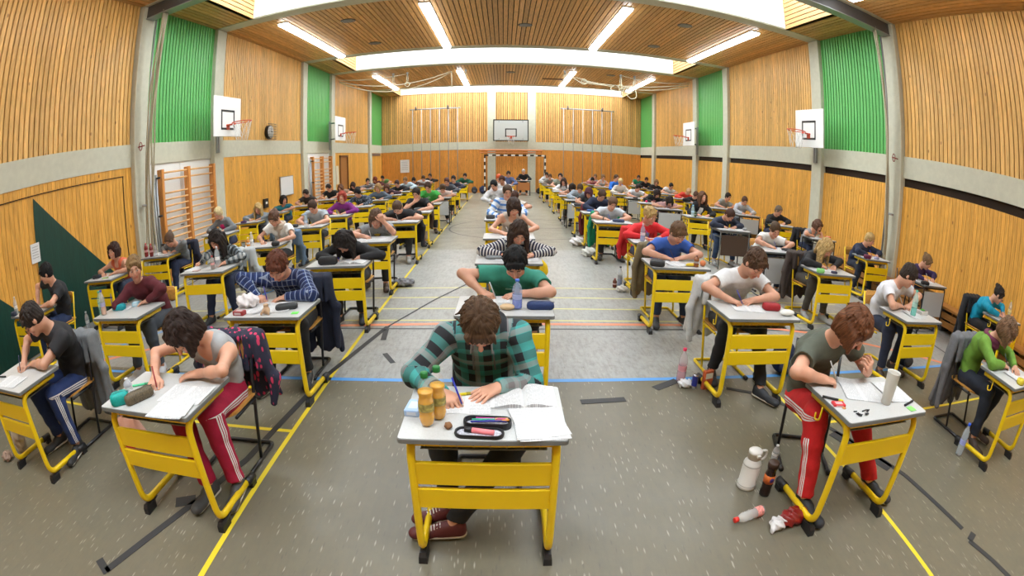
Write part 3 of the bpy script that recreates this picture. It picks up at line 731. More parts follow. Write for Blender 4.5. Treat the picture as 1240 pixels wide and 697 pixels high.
def np_mesh(name,V,Q,mats,attrs=None,matidx=None):
    me=bpy.data.meshes.new(name); me.vertices.add(len(V)); me.vertices.foreach_set('co',V.ravel())
    me.loops.add(Q.size); me.loops.foreach_set('vertex_index',Q.ravel()); me.polygons.add(len(Q)); me.polygons.foreach_set('loop_start',np.arange(0,Q.size,4,dtype=np.int32))
    for m in(mats if isinstance(mats,list) else [mats]): me.materials.append(m)
    if matidx is not None: me.polygons.foreach_set('material_index',matidx)
    me.polygons.foreach_set('use_smooth',np.ones(len(Q),bool))
    for n,(ty,arr) in(attrs or {}).items():
        a=me.attributes.new(n,ty,'POINT'); a.data.foreach_set('vector' if ty=='FLOAT_VECTOR' else 'color',arr.astype(np.float32).ravel())
    me.update(calc_edges=True); me.validate(); return me
def part(name,fld,mats,parent,base,attr=None,smooth=1):
    r=fld.nets()
    if r is None: return None
    V,Q=r
    if smooth:   # one gentle relaxation step
        for _ in range(smooth):
            S=np.zeros_like(V); C=np.zeros(len(V),np.float32)
            for a,b in((0,1),(1,2),(2,3),(3,0)):
                for x,y in((a,b),(b,a)):
                    for d in range(3): S[:,d]+=np.bincount(Q[:,x],V[Q[:,y],d],len(V)).astype(np.float32)
                    C+=np.bincount(Q[:,x],minlength=len(V)).astype(np.float32)
            V=V*.5+.5*S/np.maximum(C,1)[:,None]
    at=attr(V) if attr else None
    me=np_mesh(name,V-np.array(base,np.float32),Q,mats,at); o=bpy.data.objects.new(name,me); COL.objects.link(o); o.parent=parent; return o
# ---------------------------------------------------------------- skin, hair, cloth materials
def skin_mat():
    m=mat('skin',(.62,.33,.23),.5); t=NT(m)
    a=t.N('ShaderNodeAttribute',attribute_name='tint'); c=t.coord('Object'); g=t.noise(c,14,3)
    k=t.ramp(g,[(.3,(.92,.90,.88)),(.7,(1.05,1.0,.98))])
    t.L(t.mix(1.0,a.outputs['Color'],k,'MULTIPLY'),t.b.inputs['Base Color'])
    try: t.b.inputs['Subsurface Weight'].default_value=.0
    except Exception: pass
    return m
M['skin']=skin_mat()
def hair_mat(col):
    key='hair_%.3f_%.3f_%.3f'%col
    if key in M: return M[key]
    m=mat('hair',col,.62,Specular_IOR_Level=.25); t=NT(m); c=t.coord(attr='hs'); s=t.sep(c); cb=t.N('ShaderNodeCombineXYZ'); t.L(t.math('MULTIPLY',s[0],26),cb.inputs[0]); t.L(t.math('MULTIPLY',s[1],5),cb.inputs[1]); t.L(t.math('MULTIPLY',s[2],5),cb.inputs[2])
    g=t.noise(cb.outputs[0],1.0,4,.6)
    t.L(t.ramp(g,[(.3,tuple(x*.45 for x in col)),(.52,col),(.75,tuple(min(1,x*2.0+.01) for x in col))]),t.b.inputs['Base Color']); t.bump(g,.6,.006)
    M[key]=m; return m
def cloth_mat(col,pat='',alt=None):
    key='cloth_%s_%.3f_%.3f_%.3f'%((pat,)+tuple(col))
    if key in M: return M[key]
    m=mat('cloth_'+(pat or 'plain'),col,.85); t=NT(m); pc=t.coord(attr='pat'); s=t.sep(pc); oc=t.coord('Object')
    fine=t.noise(oc,16,4,.6); base=t.mix(t.ramp(fine,[(.3,(0,0,0)),(.7,(1,1,1))]),tuple(x*.88 for x in col),tuple(min(1,x*1.12+.002) for x in col))
    def stripe(ch,per,w,ofs=0): return t.math('LESS_THAN',t.math('FRACT',t.math('DIVIDE',t.math('ADD',s[ch],ofs+50*per),per)),w)
    out=base
    if pat=='plaid':
        a=stripe(0,.085,.5); b=stripe(1,.085,.5); 
        c1=t.mix(a,(.05,.32,.30),(.035,.035,.04)); c2=t.mix(b,(.05,.33,.31),(.06,.06,.062)); out=t.mix(.5,c1,c2)
        both=t.math('MULTIPLY',a,b); out=t.mix(both,out,(.015,.016,.02))
        out=t.mix(t.math('MULTIPLY',stripe(0,.17,.16,.03),.55),out,(.30,.27,.27)); out=t.mix(t.math('MULTIPLY',stripe(1,.17,.16,.05),.55),out,(.30,.27,.27))
    elif pat=='plaid2':
        out=t.mix(t.math('MULTIPLY',stripe(0,.05,.5),.6),base,(.004,.01,.05)); out=t.mix(t.math('MULTIPLY',stripe(1,.05,.5),.6),out,(.004,.01,.05))
        out=t.mix(t.math('MULTIPLY',stripe(0,.05,.12,.02),.7),out,(.35,.42,.55)); out=t.mix(t.math('MULTIPLY',stripe(1,.05,.12,.02),.7),out,(.35,.42,.55))
    elif pat=='plaid3':
        a=stripe(0,.07,.5);b=stripe(1,.07,.5); sm_=t.math('MULTIPLY',t.math('ADD',a,b),.5); out=t.ramp(sm_,[(.0,(.02,.022,.025)),(.5,(.12,.15,.17)),(1,(.42,.45,.46))])
    elif pat=='str': out=t.mix(stripe(0,.034,.42),base,(.62,.6,.58))
    elif pat=='str2': out=t.mix(stripe(0,.11,.38),base,(.08,.22,.55)); out=t.mix(stripe(0,.11,.12,.03),out,(.55,.6,.66))
    elif pat=='trk':
        k=None
        for c_ in(0,.0145):
            e=t.math('LESS_THAN',t.math('ABSOLUTE',t.math('SUBTRACT',s[2],c_)),.0042); k=e if k is None else t.math('MAXIMUM',k,e)
        out=t.mix(k,base,(.70,.68,.68))
    elif pat=='flo':
        v=t.N('ShaderNodeTexVoronoi'); t.L(oc,v.inputs['Vector']); v.inputs['Scale'].default_value=28; out=t.mix(t.ramp(v.outputs['Distance'],[(.25,(1,1,1)),(.4,(0,0,0))]),base,(.28,.32,.38))
    elif pat=='bag':
        v=t.N('ShaderNodeTexVoronoi'); mp=t.N('ShaderNodeMapping'); t.L(oc,mp.inputs[0]); mp.inputs['Scale'].default_value=(1,1,.45); t.L(mp.outputs[0],v.inputs['Vector']); v.inputs['Scale'].default_value=30; out=t.mix(t.ramp(v.outputs['Distance'],[(.3,(1,1,1)),(.36,(0,0,0))]),base,(.6,.04,.12))
    t.L(out,t.b.inputs['Base Color']); w_=t.noise(t.coord('Object'),9,3); t.bump(w_,.35,.02)
    M[key]=m; return m
def unit(v): v=np.array(v,float); return v/max(np.linalg.norm(v),1e-9)
def rotv(v,ax,a):
    ax=unit(ax); c,s_=math.cos(a),math.sin(a); v=np.array(v,float); return v*c+np.cross(ax,v)*s_+ax*(ax@v)*(1-c)
def ik(S,W,lu,lf,tgt):
    S=np.array(S,float);W=np.array(W,float); d=W-S; L=np.linalg.norm(d); L=min(L,(lu+lf)*.985); a=unit(d); W=S+a*L
    x=(lu*lu-lf*lf+L*L)/(2*L); r=math.sqrt(max(lu*lu-x*x,1e-6)); c=S+a*x
    u=unit(np.cross(a,(0,0,1))); v=np.cross(a,u); best=None
    for k in range(48):
        e=c+r*(u*math.cos(k*math.pi/24)+v*math.sin(k*math.pi/24)); sc=float(np.linalg.norm(e-np.array(tgt)))
        if e[2]<.80 and e[1]<DESKY+.52: sc+=(.80-e[2])*3
        if best is None or sc<best[0]: best=(sc,e)
    return best[1],W
def hand(F,W,d,n,side,pose,fine):
    """palm, four jointed fingers and a thumb; n is the palm's outward (down) direction; side +1: thumb towards +lat"""
    d=unit(d); n=unit(np.array(n)-d*(d@np.array(n))); lat=np.cross(d,n)*side
    segs=[]
    kn=[]
    for i in range(4):
        o=(.031-.0205*i); mcp=W+d*(.082-.006*abs(i-1.2))+lat*o; kn.append(mcp)
        F.cap(W+d*.012+lat*o*.62,mcp,.0125,.0115,.012)
    F.cap(W-d*.03,W+d*.02,.024,.022,.02)
    ln=[.95,1.05,1,.8]; r0=.0088 if fine else .0105
    for i in range(4):
        if pose=='rest': an=(12+3*i,14,10); 
        elif pose=='write': an=((38,42,22),(46,52,30),(58,62,38),(64,66,40))[i]
        elif pose=='curl': an=(50,60,40)
        else: an=(5,8,6)
        p=kn[i]; dd=d+lat*(.10-.07*i) if pose!='write' else d+lat*.12; dd=unit(dd)
        for j,(l,a) in enumerate(zip((.043,.027,.021),an)):
            dd=unit(rotv(dd,np.cross(d,n),R(a))); q=p+dd*l*ln[i]; F.cap(p,q,r0-.0006*j,r0-.0006*(j+1),.004 if fine else .008); p=q
    a=W+d*.022+lat*.026; b=a+unit(d*.8+lat*.75+n*.2)*.042
    if pose=='write': c=b+unit(d*1.0-lat*.15+n*.7)*.034; e=c+unit(d*.9-lat*.5+n*.7)*.024
    else: c=b+unit(d*1+lat*.3+n*.12)*.032; e=c+unit(d*1+lat*.1+n*.1)*.024
    F.cap(W+d*.02+lat*.01,a,.014,.014,.01); F.cap(a,b,.0145,.0125,.012); F.cap(b,c,.0115,.0105,.005); F.cap(c,e,.0105,.009,.005)
    return dict(tip=kn[0]+unit(d*.5+n)*.05,kn=kn,lat=lat)
def person(row):
    pid,who,H,(dx,dy,kind),sh,sl,pat,pants,hairc,hs,o=row
    global DESKY
    H=np.array(H); dist=math.hypot(H[0],H[1]); f=o.get('f',0)
    vox=.0048 if pid=='c0' else .0056 if dist<3.2 else .0064 if dist<5 else .0085 if dist<8 else .0115 if dist<13 else .016
    fine=dist<6; rnd=random.Random(sum(map(ord,pid))*7)
    pitch=R(o.get('pitch',40)*(.88 if pid!='c0' else 1)); yaw=R(o.get('yaw',rnd.uniform(-10,10))); roll=R(rnd.uniform(-6,6))
    Fw=np.array([math.sin(yaw)*math.cos(pitch),-math.cos(yaw)*math.cos(pitch),-math.sin(pitch)])
    X=unit(np.cross((0,0,1),Fw))*1.0; U=np.cross(Fw,X); 
    if U[2]<0: U=-U
    X=np.cross(U,Fw); X=rotv(X,Fw,roll); U=rotv(U,Fw,roll)   # X: image right when facing the camera
    B=np.array([X,Fw,U]); hp=lambda a,b,c: H+X*a+Fw*b+U*c
    sw=.150 if f else .170; tw=.88 if f else 1.0
    # spine
    nb=hp(0,-.025,-.085); kk=min(max((math.degrees(pitch)-10)/35,0),1); N=nb+unit(np.array([0,.62+.35*kk,-.72+.22*kk])-U*.5)*(.085+.035*kk)
    seat=np.array([dx+(N[0]-dx)*.45,0,.545]); tor=.50 if f else .53
    dz=N[2]-seat[2]; dy_=math.sqrt(max(tor**2-dz**2-(N[0]-seat[0])**2,.0025)); seat[1]=min(max(min(N[1]+dy_,dy+.82),N[1]+.10),N[1]+.34)
    sp=N-seat; t_yaw=yaw*.35; lat=np.array([math.cos(t_yaw),math.sin(t_yaw),0]); lat=unit(lat-unit(sp)*(lat@unit(sp)))
    back=np.array([0,1,.25]); waist=seat+sp*.33+back*.065; chest=seat+sp*.70+back*.045
    S={-1:N-lat*sw+sp*-.07-np.array([0,.0,.0]),1:N+lat*sw+sp*-.07}
    for s_ in S: S[s_]=S[s_]+np.array([0,-.015,-.018])
    arms={}
    h1=o.get('h1'); h2=o.get('h2')
    cl=lambda h: h if h is None or h[2]>.85 else (h[0],min(max(h[1],dy+.12),dy+.41),h[2])
    h1=cl(h1); h2=cl(h2)
    cx_=H[0]*.7+dx*.3
    if h1 is None: h1=(cx_-.09+rnd.uniform(-.02,.02),dy+.25+rnd.uniform(-.03,.03),.79)
    if h2 is None: h2=(cx_+.11+rnd.uniform(-.02,.03),dy+.27+rnd.uniform(-.04,.04),.79)
    for s_,h in((-1,h1),(1,h2)):
        h=np.array(h,float); low=h[2]<.85
        dirn=unit(h-(S[s_]+np.array([s_*.10,-.05,-.2]))) ; 
        if low: dirn=unit(np.array([dirn[0]*.9-.35*s_,dirn[1],0.0]))
        else: dirn=unit(np.array([-.25*s_,-.1,1.0]))
        W=h-dirn*.07; W[2]=max(W[2],.795) if low else W[2]
        DESKY=dy; E,W=ik(S[s_],W,.262,.235,o.get('e%d'%(1 if s_<0 else 2)) or ((cx_+s_*(.25 if f else .30),max(dy+.44,H[1]-.02),.83) if low else (S[s_][0]+s_*.12,S[s_][1]-.2,.80))); fd=unit(W-E)
        hd=unit(dirn*.75+fd*.5) if low else unit(dirn+fd*.8)
        if low: hd=unit(np.array([hd[0],hd[1],-.10]))
        n=(0,0,-1) if low else tuple(unit(np.array([-.3*s_,1.0,.0])))
        arms[s_]=dict(E=E,W=W,hd=hd,n=n,pose=('write' if s_<0 else 'rest') if low else 'curl',low=low)
    # legs
    hip={s_:seat+lat*(s_*.088)+np.array([0,-.01,-.03]) for s_ in(-1,1)}
    kx={-1:-.13,1:.13}; kn={};an={};toe={}
    for s_ in(-1,1):
        ky=seat[1]-.40; kn[s_]=np.array([seat[0]+s_*(.13 if f else .16),ky,.545 if hip[s_][2]>.4 else .5])
        st=rnd.uniform(-.12,.16); an[s_]=np.array([kn[s_][0]+s_*rnd.uniform(-.02,.05),ky+st,.085]); toe[s_]=an[s_]+np.array([s_*.04,-.16,-.05])
    if o.get('legs')=='c0':
        kn={-1:np.array([seat[0]-.22,seat[1]-.36,.56]),1:np.array([seat[0]+.20,seat[1]-.37,.56])}
        an={-1:np.array([-.275,2.06,.10]),1:np.array([-.255,1.93,.085])}; toe={-1:an[-1]+np.array([-.14,-.04,-.05]),1:an[1]+np.array([-.16,-.02,-.045])}
    if pid=='r0':
        kn={-1:np.array([seat[0]-.20,seat[1]-.40,.58]),1:np.array([seat[0]+.20,seat[1]-.36,.57])}
        an={-1:np.array([1.80,1.93,.09]),1:np.array([2.42,1.96,.09])}; toe={-1:an[-1]+np.array([.03,-.16,-.05]),1:an[1]+np.array([.07,-.14,-.05])}
    if pid=='L2':
        an={-1:np.array([-1.78,2.05,.09]),1:np.array([-1.60,2.12,.09])}; toe={-1:an[-1]+np.array([-.02,-.16,-.05]),1:an[1]+np.array([.02,-.16,-.05])}
    if pid=='r1':
        an[1]=np.array([2.20,3.42,.085]); toe[1]=an[1]+np.array([.07,-.15,-.045])
    base=(float(seat[0]),float(seat[1]),0.0)
    pts=[H,seat]+list(kn.values())+list(toe.values())+[a['E'] for a in arms.values()]+[a['W']+a['hd']*.14 for a in arms.values()]
    lo=np.min(pts,0)-.17; hi=np.max(pts,0)+.17; lo[2]=-.02; hi[2]=H[2]+.2; hi[1]=max(hi[1],seat[1]+.2)
    root=empty('person',base,'x','person')
    # ---- body: one continuous skin
    F=Field(lo,hi,vox)
    q=.008 if sl!='x' else 0
    def torso(F,g,k,skin=False):
        F.cap(seat+np.array([0,0,.0]),waist,(.100 if not f else .102)*1+g,(.092 if not f else .082)+g,k,sx=(lat,1.42 if not f else 1.42))
        F.cap(waist,chest,(.092 if not f else .082)+g,(.108 if not f else .098)+g,k,sx=(lat,1.40*tw if not f else 1.32))
        F.cap(chest,N-sp*.16,(.108 if not f else .096)+g,.078+g,k,sx=(lat,1.45*tw))
        for s_ in(-1,1): F.cap(N-sp*.10,S[s_],.055+g,.056+g,k)
        if f:
            for s_ in(-1,1): F.ell(chest+lat*s_*.065+np.array([0,-.085,.0])*1.0+sp*.02,(.058+g,.055+g,.055+g),k=k)
    torso(F,0,.05)
    F.cap(N-sp*.06,nb,.062 if not f else .052,.056 if not f else .047,.03); F.cap(nb,hp(0,-.01,-.03),.055 if not f else .047,.06,.03)
    am=1.0 if not f else .86
    for s_ in(-1,1):
        a=arms[s_]; F.cap(S[s_],a['E'],.050*am,.039*am,.04); F.cap(a['E'],a['E']*.55+a['W']*.45,.040*am,.038*am,.02); F.cap(a['E']*.6+a['W']*.4,a['W'],.038*am,.026*am,.02)
        a['info']=hand(F,a['W'],a['hd'],a['n'],-s_ if a['low'] else s_,a['pose'],fine)
        F.cap(hip[s_],kn[s_],.080,.056,.04); F.cap(kn[s_],an[s_]*.35+kn[s_]*.65,.054,.054,.03); F.cap(an[s_]*.35+kn[s_]*.65,an[s_],.054,.034,.03)
        F.cap(an[s_]-np.array([0,-.03,.035]),toe[s_],.034,.028,.02)
    # head
    F.ell(hp(0,-.008,.028),(.074,.096,.092),B,.02); F.ell(hp(0,.03,-.04),(.058,.062,.075),B,.03)
    F.cap(hp(0,.068,-.092),hp(0,.062,-.088),.021,.02,.025); F.cap(hp(-.032,.085,.026),hp(.032,.085,.026),.012,.012,.014)
    if fine or dist<9:
        for s_ in(-1,1):
            F.ell(hp(s_*.031,.112,.004),(.017,.014,.011),B,.012,'sub'); F.ell(hp(s_*.031,.084,.004),(.0125,.0125,.0125),B,.002)
            F.ell(hp(s_*.042,.062,-.028),(.026,.026,.024),B,.02)
        F.cap(hp(-.016,.088,-.060),hp(.016,.088,-.060),.0075,.0075,.008); F.cap(hp(-.012,.086,-.070),hp(.012,.086,-.070),.0075,.0075,.006)
    F.cap(hp(0,.094,.012),hp(0,.113,-.027),.008,.0125,.012)
    for s_ in(-1,1): F.ell(hp(s_*.078,-.005,-.008),(.010,.02,.032),B,.008)
    sk=np.array([.60,.32,.215]) if pid!='c6' else np.array([.45,.22,.13]); sk=sk*rnd.uniform(.92,1.08)
    hc=np.array(hairc)
    def tint(V):
        D=V-H; l=np.stack([D@X,D@Fw,D@U],1); T=np.tile(sk,(len(V),1))
        head=np.linalg.norm(D,axis=1)<.16
        lips=head&(np.abs(l[:,0])<.024)&(l[:,1]>.07)&(l[:,2]>-.078)&(l[:,2]<-.052); T[lips]=sk*np.array([.85,.5,.5])
        ch=head&(np.abs(np.abs(l[:,0])-.045)<.018)&(l[:,1]>.05)&(np.abs(l[:,2]+.03)<.02); T[ch]=sk*np.array([1.05,.85,.85])
        no=head&(np.abs(l[:,0])<.015)&(l[:,1]>.105)&(l[:,2]<-.01); T[no]=sk*np.array([1.06,.82,.8])
        br_=head&(np.abs(np.abs(l[:,0])-.032)<.019)&(l[:,1]>.07)&(np.abs(l[:,2]-.03)<.0055); T[br_]=hc*.8+sk*.12
        if pitch<R(25):
            ey=head&(np.abs(np.abs(l[:,0])-.031)<.013)&(l[:,1]>.078)&(np.abs(l[:,2]-.004)<.0065); T[ey]=(.55,.53,.5)
            pu=head&(np.abs(np.abs(l[:,0])-.031)<.006)&(l[:,1]>.078)&(np.abs(l[:,2]-.004)<.0065); T[pu]=(.03,.02,.015)
        else:
            la=head&(np.abs(np.abs(l[:,0])-.031)<.016)&(l[:,1]>.075)&(np.abs(l[:,2]+.004)<.003); T[la]=sk*.25
        if o.get('smile'):
            te=head&(np.abs(l[:,0])<.018)&(l[:,1]>.08)&(np.abs(l[:,2]+.064)<.0035); T[te]=(.75,.72,.68)
        return {'tint':('FLOAT_COLOR',np.concatenate([T,np.ones((len(V),1))],1))}
    body=part('body',F,M['skin'],root,base,tint)
    # ---- shirt
    ph=rnd.uniform(0,6); A=.0035
    dis=lambda x,y,z: A*np.sin(38*z+21*x+ph)*np.sin(27*x-19*y+ph*2)+.002*np.sin(70*z-33*y+ph)
    F=Field(lo,hi,vox); g=.013 if sl!='T' else .009
    F.cap(seat+np.array([0,0,-.015]),waist,.106+g,(.092 if not f else .083)+g+.004,.05,sx=(lat,1.42),dis=dis)
    F.cap(waist,chest,(.092 if not f else .083)+g+.004,(.108 if not f else .098)+g,.05,sx=(lat,1.42*tw),dis=dis)
    F.cap(chest,N-sp*.16,(.108 if not f else .096)+g,.078+g,.05,sx=(lat,1.47*tw),dis=dis)
    if f:
        for s_ in(-1,1): F.ell(chest+lat*s_*.065+np.array([0,-.085,0])+sp*.02,(.058+g,.055+g,.055+g),k=.04)
    if sl=='T':
        for s_ in(-1,1): F.cap(N-sp*.10,N*.4+S[s_]*.6,.055+g,.054+g,.03); F.cap(N-sp*.14+lat*s_*.05,N-sp*.05+lat*s_*.085+np.array([0,.01,0]),.066,.058,.03)
        F.ell(N+np.array([0,-.12,-.04]),(.062,.10,.095),None,.02,'sub')
        for s_ in(-1,1): F.cap(S[s_]+lat*s_*.055,arms[s_]['E']+lat*s_*.03,.070,.06,.01,'sub')
    else:
        for s_ in(-1,1):
            a=arms[s_]; F.cap(N-sp*.10,S[s_],.056+g,.058+g,.05,dis=dis)
            if sl=='S':
                e=S[s_]+(a['E']-S[s_])*.62; F.cap(S[s_],e,.058+g,.056+g,.03,dis=dis)
                dd=unit(a['E']-S[s_]); 
                F.cap(e+dd*.055,e+dd*.2,.10,.10,.0,'sub')
            else:
                F.cap(S[s_],a['E'],.056*am+g,.046*am+g,.03,dis=dis); F.cap(a['E'],a['W']-(a['W']-a['E'])*.06,.046*am+g,.032*am+g*.7,.02,dis=dis)
                dd=unit(a['W']-a['E']); F.cap(a['W']+dd*.05,a['W']+dd*.14,.05,.05,0,'sub')
    # neck opening
    no_=N+unit(nb-N)*.055
    F.cap(no_,nb+(nb-no_)*1.0,.062,.075,.006,'sub')
    if pat in('','pr','prg','prw','em') and sl!='L' : F.ell(N+np.array([0,-.075,.005]),(.045,.07,.045),None,.01,'sub')
    if o.get('hood') or pid=='c0':
        for k in range(12):
            a0=2*math.pi*k/12; a1=2*math.pi*(k+1)/12; c0_=N+np.array([0,.0,-.005])
            P_=lambda a: c0_+np.array([.088*math.cos(a),.072*math.sin(a),.03*math.sin(a)+.012])
            F.cap(P_(a0),P_(a1),.028+.012*max(0,math.sin(a0)),.028+.012*max(0,math.sin(a1)),.02)
    ups=[(seat,N)]+[(S[s_],arms[s_]['E']) for s_ in(-1,1)]+[(arms[s_]['E'],arms[s_]['W']) for s_ in(-1,1)]
    def patc(V,segs=ups,L_=lat):
        best=np.full(len(V),9.); out=np.zeros((len(V),3))
        for i,(a,b) in enumerate(segs):
            ab=b-a; L=np.linalg.norm(ab); t=np.clip((V-a)@ab/L**2,0,1); dd=np.linalg.norm(V-a-t[:,None]*ab,axis=1)-(.10 if i==0 else .03); m=dd<best
            ax=unit(ab); u=L_ if i==0 else unit(np.cross(ax,(0,.6,.8)))
            c=np.stack([((V-a)@ax),(V-a)@u,np.full(len(V),float(i))],1); out[m]=c[m]; best[m]=dd[m]
        return {'pat':('FLOAT_VECTOR',out)}
    names={'':'shirt'}; 
    shirt=part('sweater' if sl=='L' and not pat.startswith('plaid') else 'shirt',F,cloth_mat(sh,pat if pat in('plaid','plaid2','plaid3','str','str2','flo') else ''),root,base,patc)
    # second layer or print on the chest
    if pat.startswith('open') or pat in('pr','prg','prw','em','gold'):
        inner={'open':(.35,.35,.36),'open2':(.75,.02,.18),'open3':(.10,.08,.08),'open4':(.68,.68,.66),'open5':(.55,.22,.25),'pr':(.22,.02,.02),'prg':(.25,.5,.42),'prw':(.6,.62,.6),'em':(.62,.40,.04),'gold':(.45,.32,.06)}[pat]
        F2=Field(lo,hi,vox); e=g+.004
        F2.cap(waist,chest,(.092 if not f else .083)+e+.004,(.108 if not f else .098)+e,.05,sx=(lat,1.42*tw),dis=dis)
        F2.cap(chest,N-sp*.16,(.108 if not f else .096)+e,.078+e,.05,sx=(lat,1.47*tw),dis=dis)
        if f:
            for s_ in(-1,1): F2.ell(chest+lat*s_*.065+np.array([0,-.085,0])+sp*.02,(.058+e,.055+e,.055+e),k=.04)
        G=Field(lo,hi,vox); mid=chest+sp*.10+np.array([0,-.14,0])
        if pat.startswith('open'): G.cap(waist+np.array([0,-.14,-.05]),N+np.array([0,-.10,0]),.070,.052,0,sx=((0,1,0),2.2))
        elif pat=='em': G.ell(mid+np.array([0,0,-.05]),(.055,.16,.055))
        else:
            for k_ in range(3): G.cap(mid+lat*-.07+np.array([0,0,-.01-.035*k_]),mid+lat*(.07-.02*k_)+np.array([0,0,-.01-.035*k_]),.011,.011,0,sx=((0,1,0),9))
        F2.F=np.maximum(F2.F,G.F); F2.half(no_,unit(nb-N))
        part('blouse' if pat.startswith('open') else 'chest_print',F2,cloth_mat(inner,''),root,base,patc)
        if pat=='em':
            F2=Field(lo,hi,vox); e=g+.0085; F2.cap(chest,N-sp*.16,.108+e,.078+e,.05,sx=(lat,1.47*tw),dis=dis); F2.cap(waist,chest,.092+e+.004,.108+e,.05,sx=(lat,1.42*tw),dis=dis)
            G=Field(lo,hi,vox); G.ell(mid+np.array([0,0,-.05]),(.062,.16,.062)); G.ell(mid+np.array([0,0,-.05]),(.05,.3,.05),None,0,'sub'); 
            for s_ in(-1,1): G.ell(mid+np.array([s_*.018,0,-.04]),(.009,.16,.011))
            F2.F=np.maximum(F2.F,G.F); part('emblem',F2,cloth_mat((.04,.015,.01),''),root,base,patc)
    if o.get('scarf'):
        F2=Field(lo,hi,vox)
        for k in range(14):
            a0=2*math.pi*k/14; a1=2*math.pi*(k+1)/14; P_=lambda a,z=0: N+np.array([.078*math.cos(a),-.01+.075*math.sin(a),.005+.02*math.sin(a)+z])
            F2.cap(P_(a0),P_(a1),.030,.030,.01); F2.cap(P_(a0,-.04)*1.0,P_(a1,-.04),.030,.030,.01)
        F2.cap(N+np.array([.02,-.09,-.03]),waist*.55+chest*.45+np.array([.02,-.14,0]),.036,.022,.02,dis=lambda x,y,z:.004*np.sin(z*90+x*60))
        part('scarf',F2,cloth_mat(o['scarf'],'' ),root,base,patc)
    if pid=='c0':
        for s_ in(-1,1):
            MB().tube([tuple(N+np.array([s_*.045,-.085,-.01])-np.array(base)),tuple(N+np.array([s_*.05,-.145,-.09])-np.array(base)),tuple(chest+np.array([s_*.05,-.155,.02])-np.array(base)),tuple(waist+np.array([s_*.055,-.165,.06])-np.array(base))],.0045,6).obj('drawstring',flat('grey_cord',(.25,.26,.27),.8),root)
    # ---- trousers
    F=Field(lo,hi,vox); ld=lambda x,y,z:.004*np.sin(34*z+17*x+ph)*np.sin(23*y+ph)+.002*np.sin(60*z+ph)
    F.cap(seat+np.array([0,0,.03]),seat+np.array([0,0,-.01]),.104,.108,.04,sx=(lat,1.42)); wide=.016 if o.get('stripe') else .009
    for s_ in(-1,1):
        F.cap(hip[s_],kn[s_],.090,.074,.04,dis=ld)
        if o.get('shorts'): continue
        F.cap(kn[s_],an[s_]*.3+kn[s_]*.7,.072,.066,.03,dis=ld); F.cap(kn[s_],an[s_]+np.array([0,0,.01]),.070+wide*.3,.042+wide,.03,dis=ld)
        F.cap(an[s_]-np.array([0,0,.035]),an[s_]-np.array([0,0,.10]),.09,.09,0,'sub')
    lsegs=[(hip[s_],kn[s_]) for s_ in(-1,1)]+[(kn[s_],an[s_]) for s_ in(-1,1)]
    def trk(V):
        r_=patc(V,lsegs); out=r_['pat'][1]; ix=out[:,2].astype(int)
        for i,(a,b) in enumerate(lsegs):
            s_=(-1,1)[i%2]; ax=unit(b-a); od=np.array([s_*1.0,-.35,.0]); od=unit(od-ax*(ax@od)); sd=np.cross(ax,od); m=ix==i; q=V[m]-a; out[m,2]=np.abs(np.arctan2(q@sd,q@od))*.07
        return r_
    tro=part('shorts' if o.get('shorts') else 'trousers',F,cloth_mat(pants,'trk' if o.get('stripe') else ''),root,base,trk if o.get('stripe') else (lambda V:patc(V,lsegs)))
    # ---- shoes
    shc=rnd.choice([(.02,.02,.025),(.03,.03,.03),(.35,.35,.35),(.05,.03,.02)])
    shc={'c0':(.11,.018,.02),'L2':(.06,.06,.06),'r0':(.02,.022,.028),'r1':(.02,.02,.03),'L3':(.6,.6,.62),'L1':(.02,.02,.02)}.get(pid,shc)
    if dist<16:
        for s_ in(-1,1):
            fo=unit((toe[s_]-an[s_])*np.array([1,1,0])); F=Field(np.minimum(an[s_],toe[s_])-.12,np.maximum(an[s_],toe[s_])+.12,min(vox,.009))
            heel=an[s_]*np.array([1,1,0])-fo*.035+np.array([0,0,an[s_][2]-.04]); tp=toe[s_]*np.array([1,1,0])+fo*.02+np.array([0,0,toe[s_][2]]);
            F.cap(heel,tp,.038,.034,.02,sx=((0,0,1),.9)); F.cap(heel+np.array([0,0,.045]),heel+fo*.09+np.array([0,0,.02]),.038,.036,.03); F.cap(tp-fo*.05,tp+fo*.01,.041,.038,.02,sx=((0,0,1),.8)); F.half((0,0,max(0.004,min(an[s_][2]-.08,.03))),(0,0,-1))
            so=part('shoe',F,flat('shoe_%.2f_%.2f_%.2f'%shc,shc,.6),root,base)
            if so and fine:
                G=Field(np.minimum(an[s_],toe[s_])-.12,np.maximum(an[s_],toe[s_])+.12,min(vox,.008)); zb=min(heel[2],tp[2])-.034
                for cc in(heel,tp): cc[2]=max(cc[2],.03)
                G.cap(heel-np.array([0,0,.018]),tp-np.array([0,0,.016]),.042,.040,.01,sx=((0,0,1),.35)); part('sole',G,flat('sole_rubber',(.50,.46,.38) if pid=='c0' else (.4,.4,.4),.7),so,base).matrix_parent_inverse.identity()
                if pid=='c0':
                    mb=MB(); p0=np.array(an[s_])+fo*.06+np.array([0,0,.01]); sd=np.array([-fo[1],fo[0],0])
                    for k in range(5):
                        c=p0+fo*.016*k-np.array([0,0,.007*k]); mb.tube([tuple(c-sd*.022-np.array(base)-np.array([0,0,.004])),tuple(c+np.array([0,0,.006])-np.array(base)),tuple(c+sd*.022-np.array(base)-np.array([0,0,.004]))],.0035,5)
                    mb.obj('laces',M['white'],so)
    # ---- hair
    lo2=lo.copy(); hi2=hi.copy(); lo2=H-np.array([.22,.22,.40]); hi2=H+np.array([.22,.26,.26])
    vh=min(vox*.8,.009) if dist<14 else .013
    F=Field(lo2,hi2,vh); vol={'s':.014,'b':.020,'l':.018,'u':.012}[hs]; ph2=rnd.uniform(0,6)
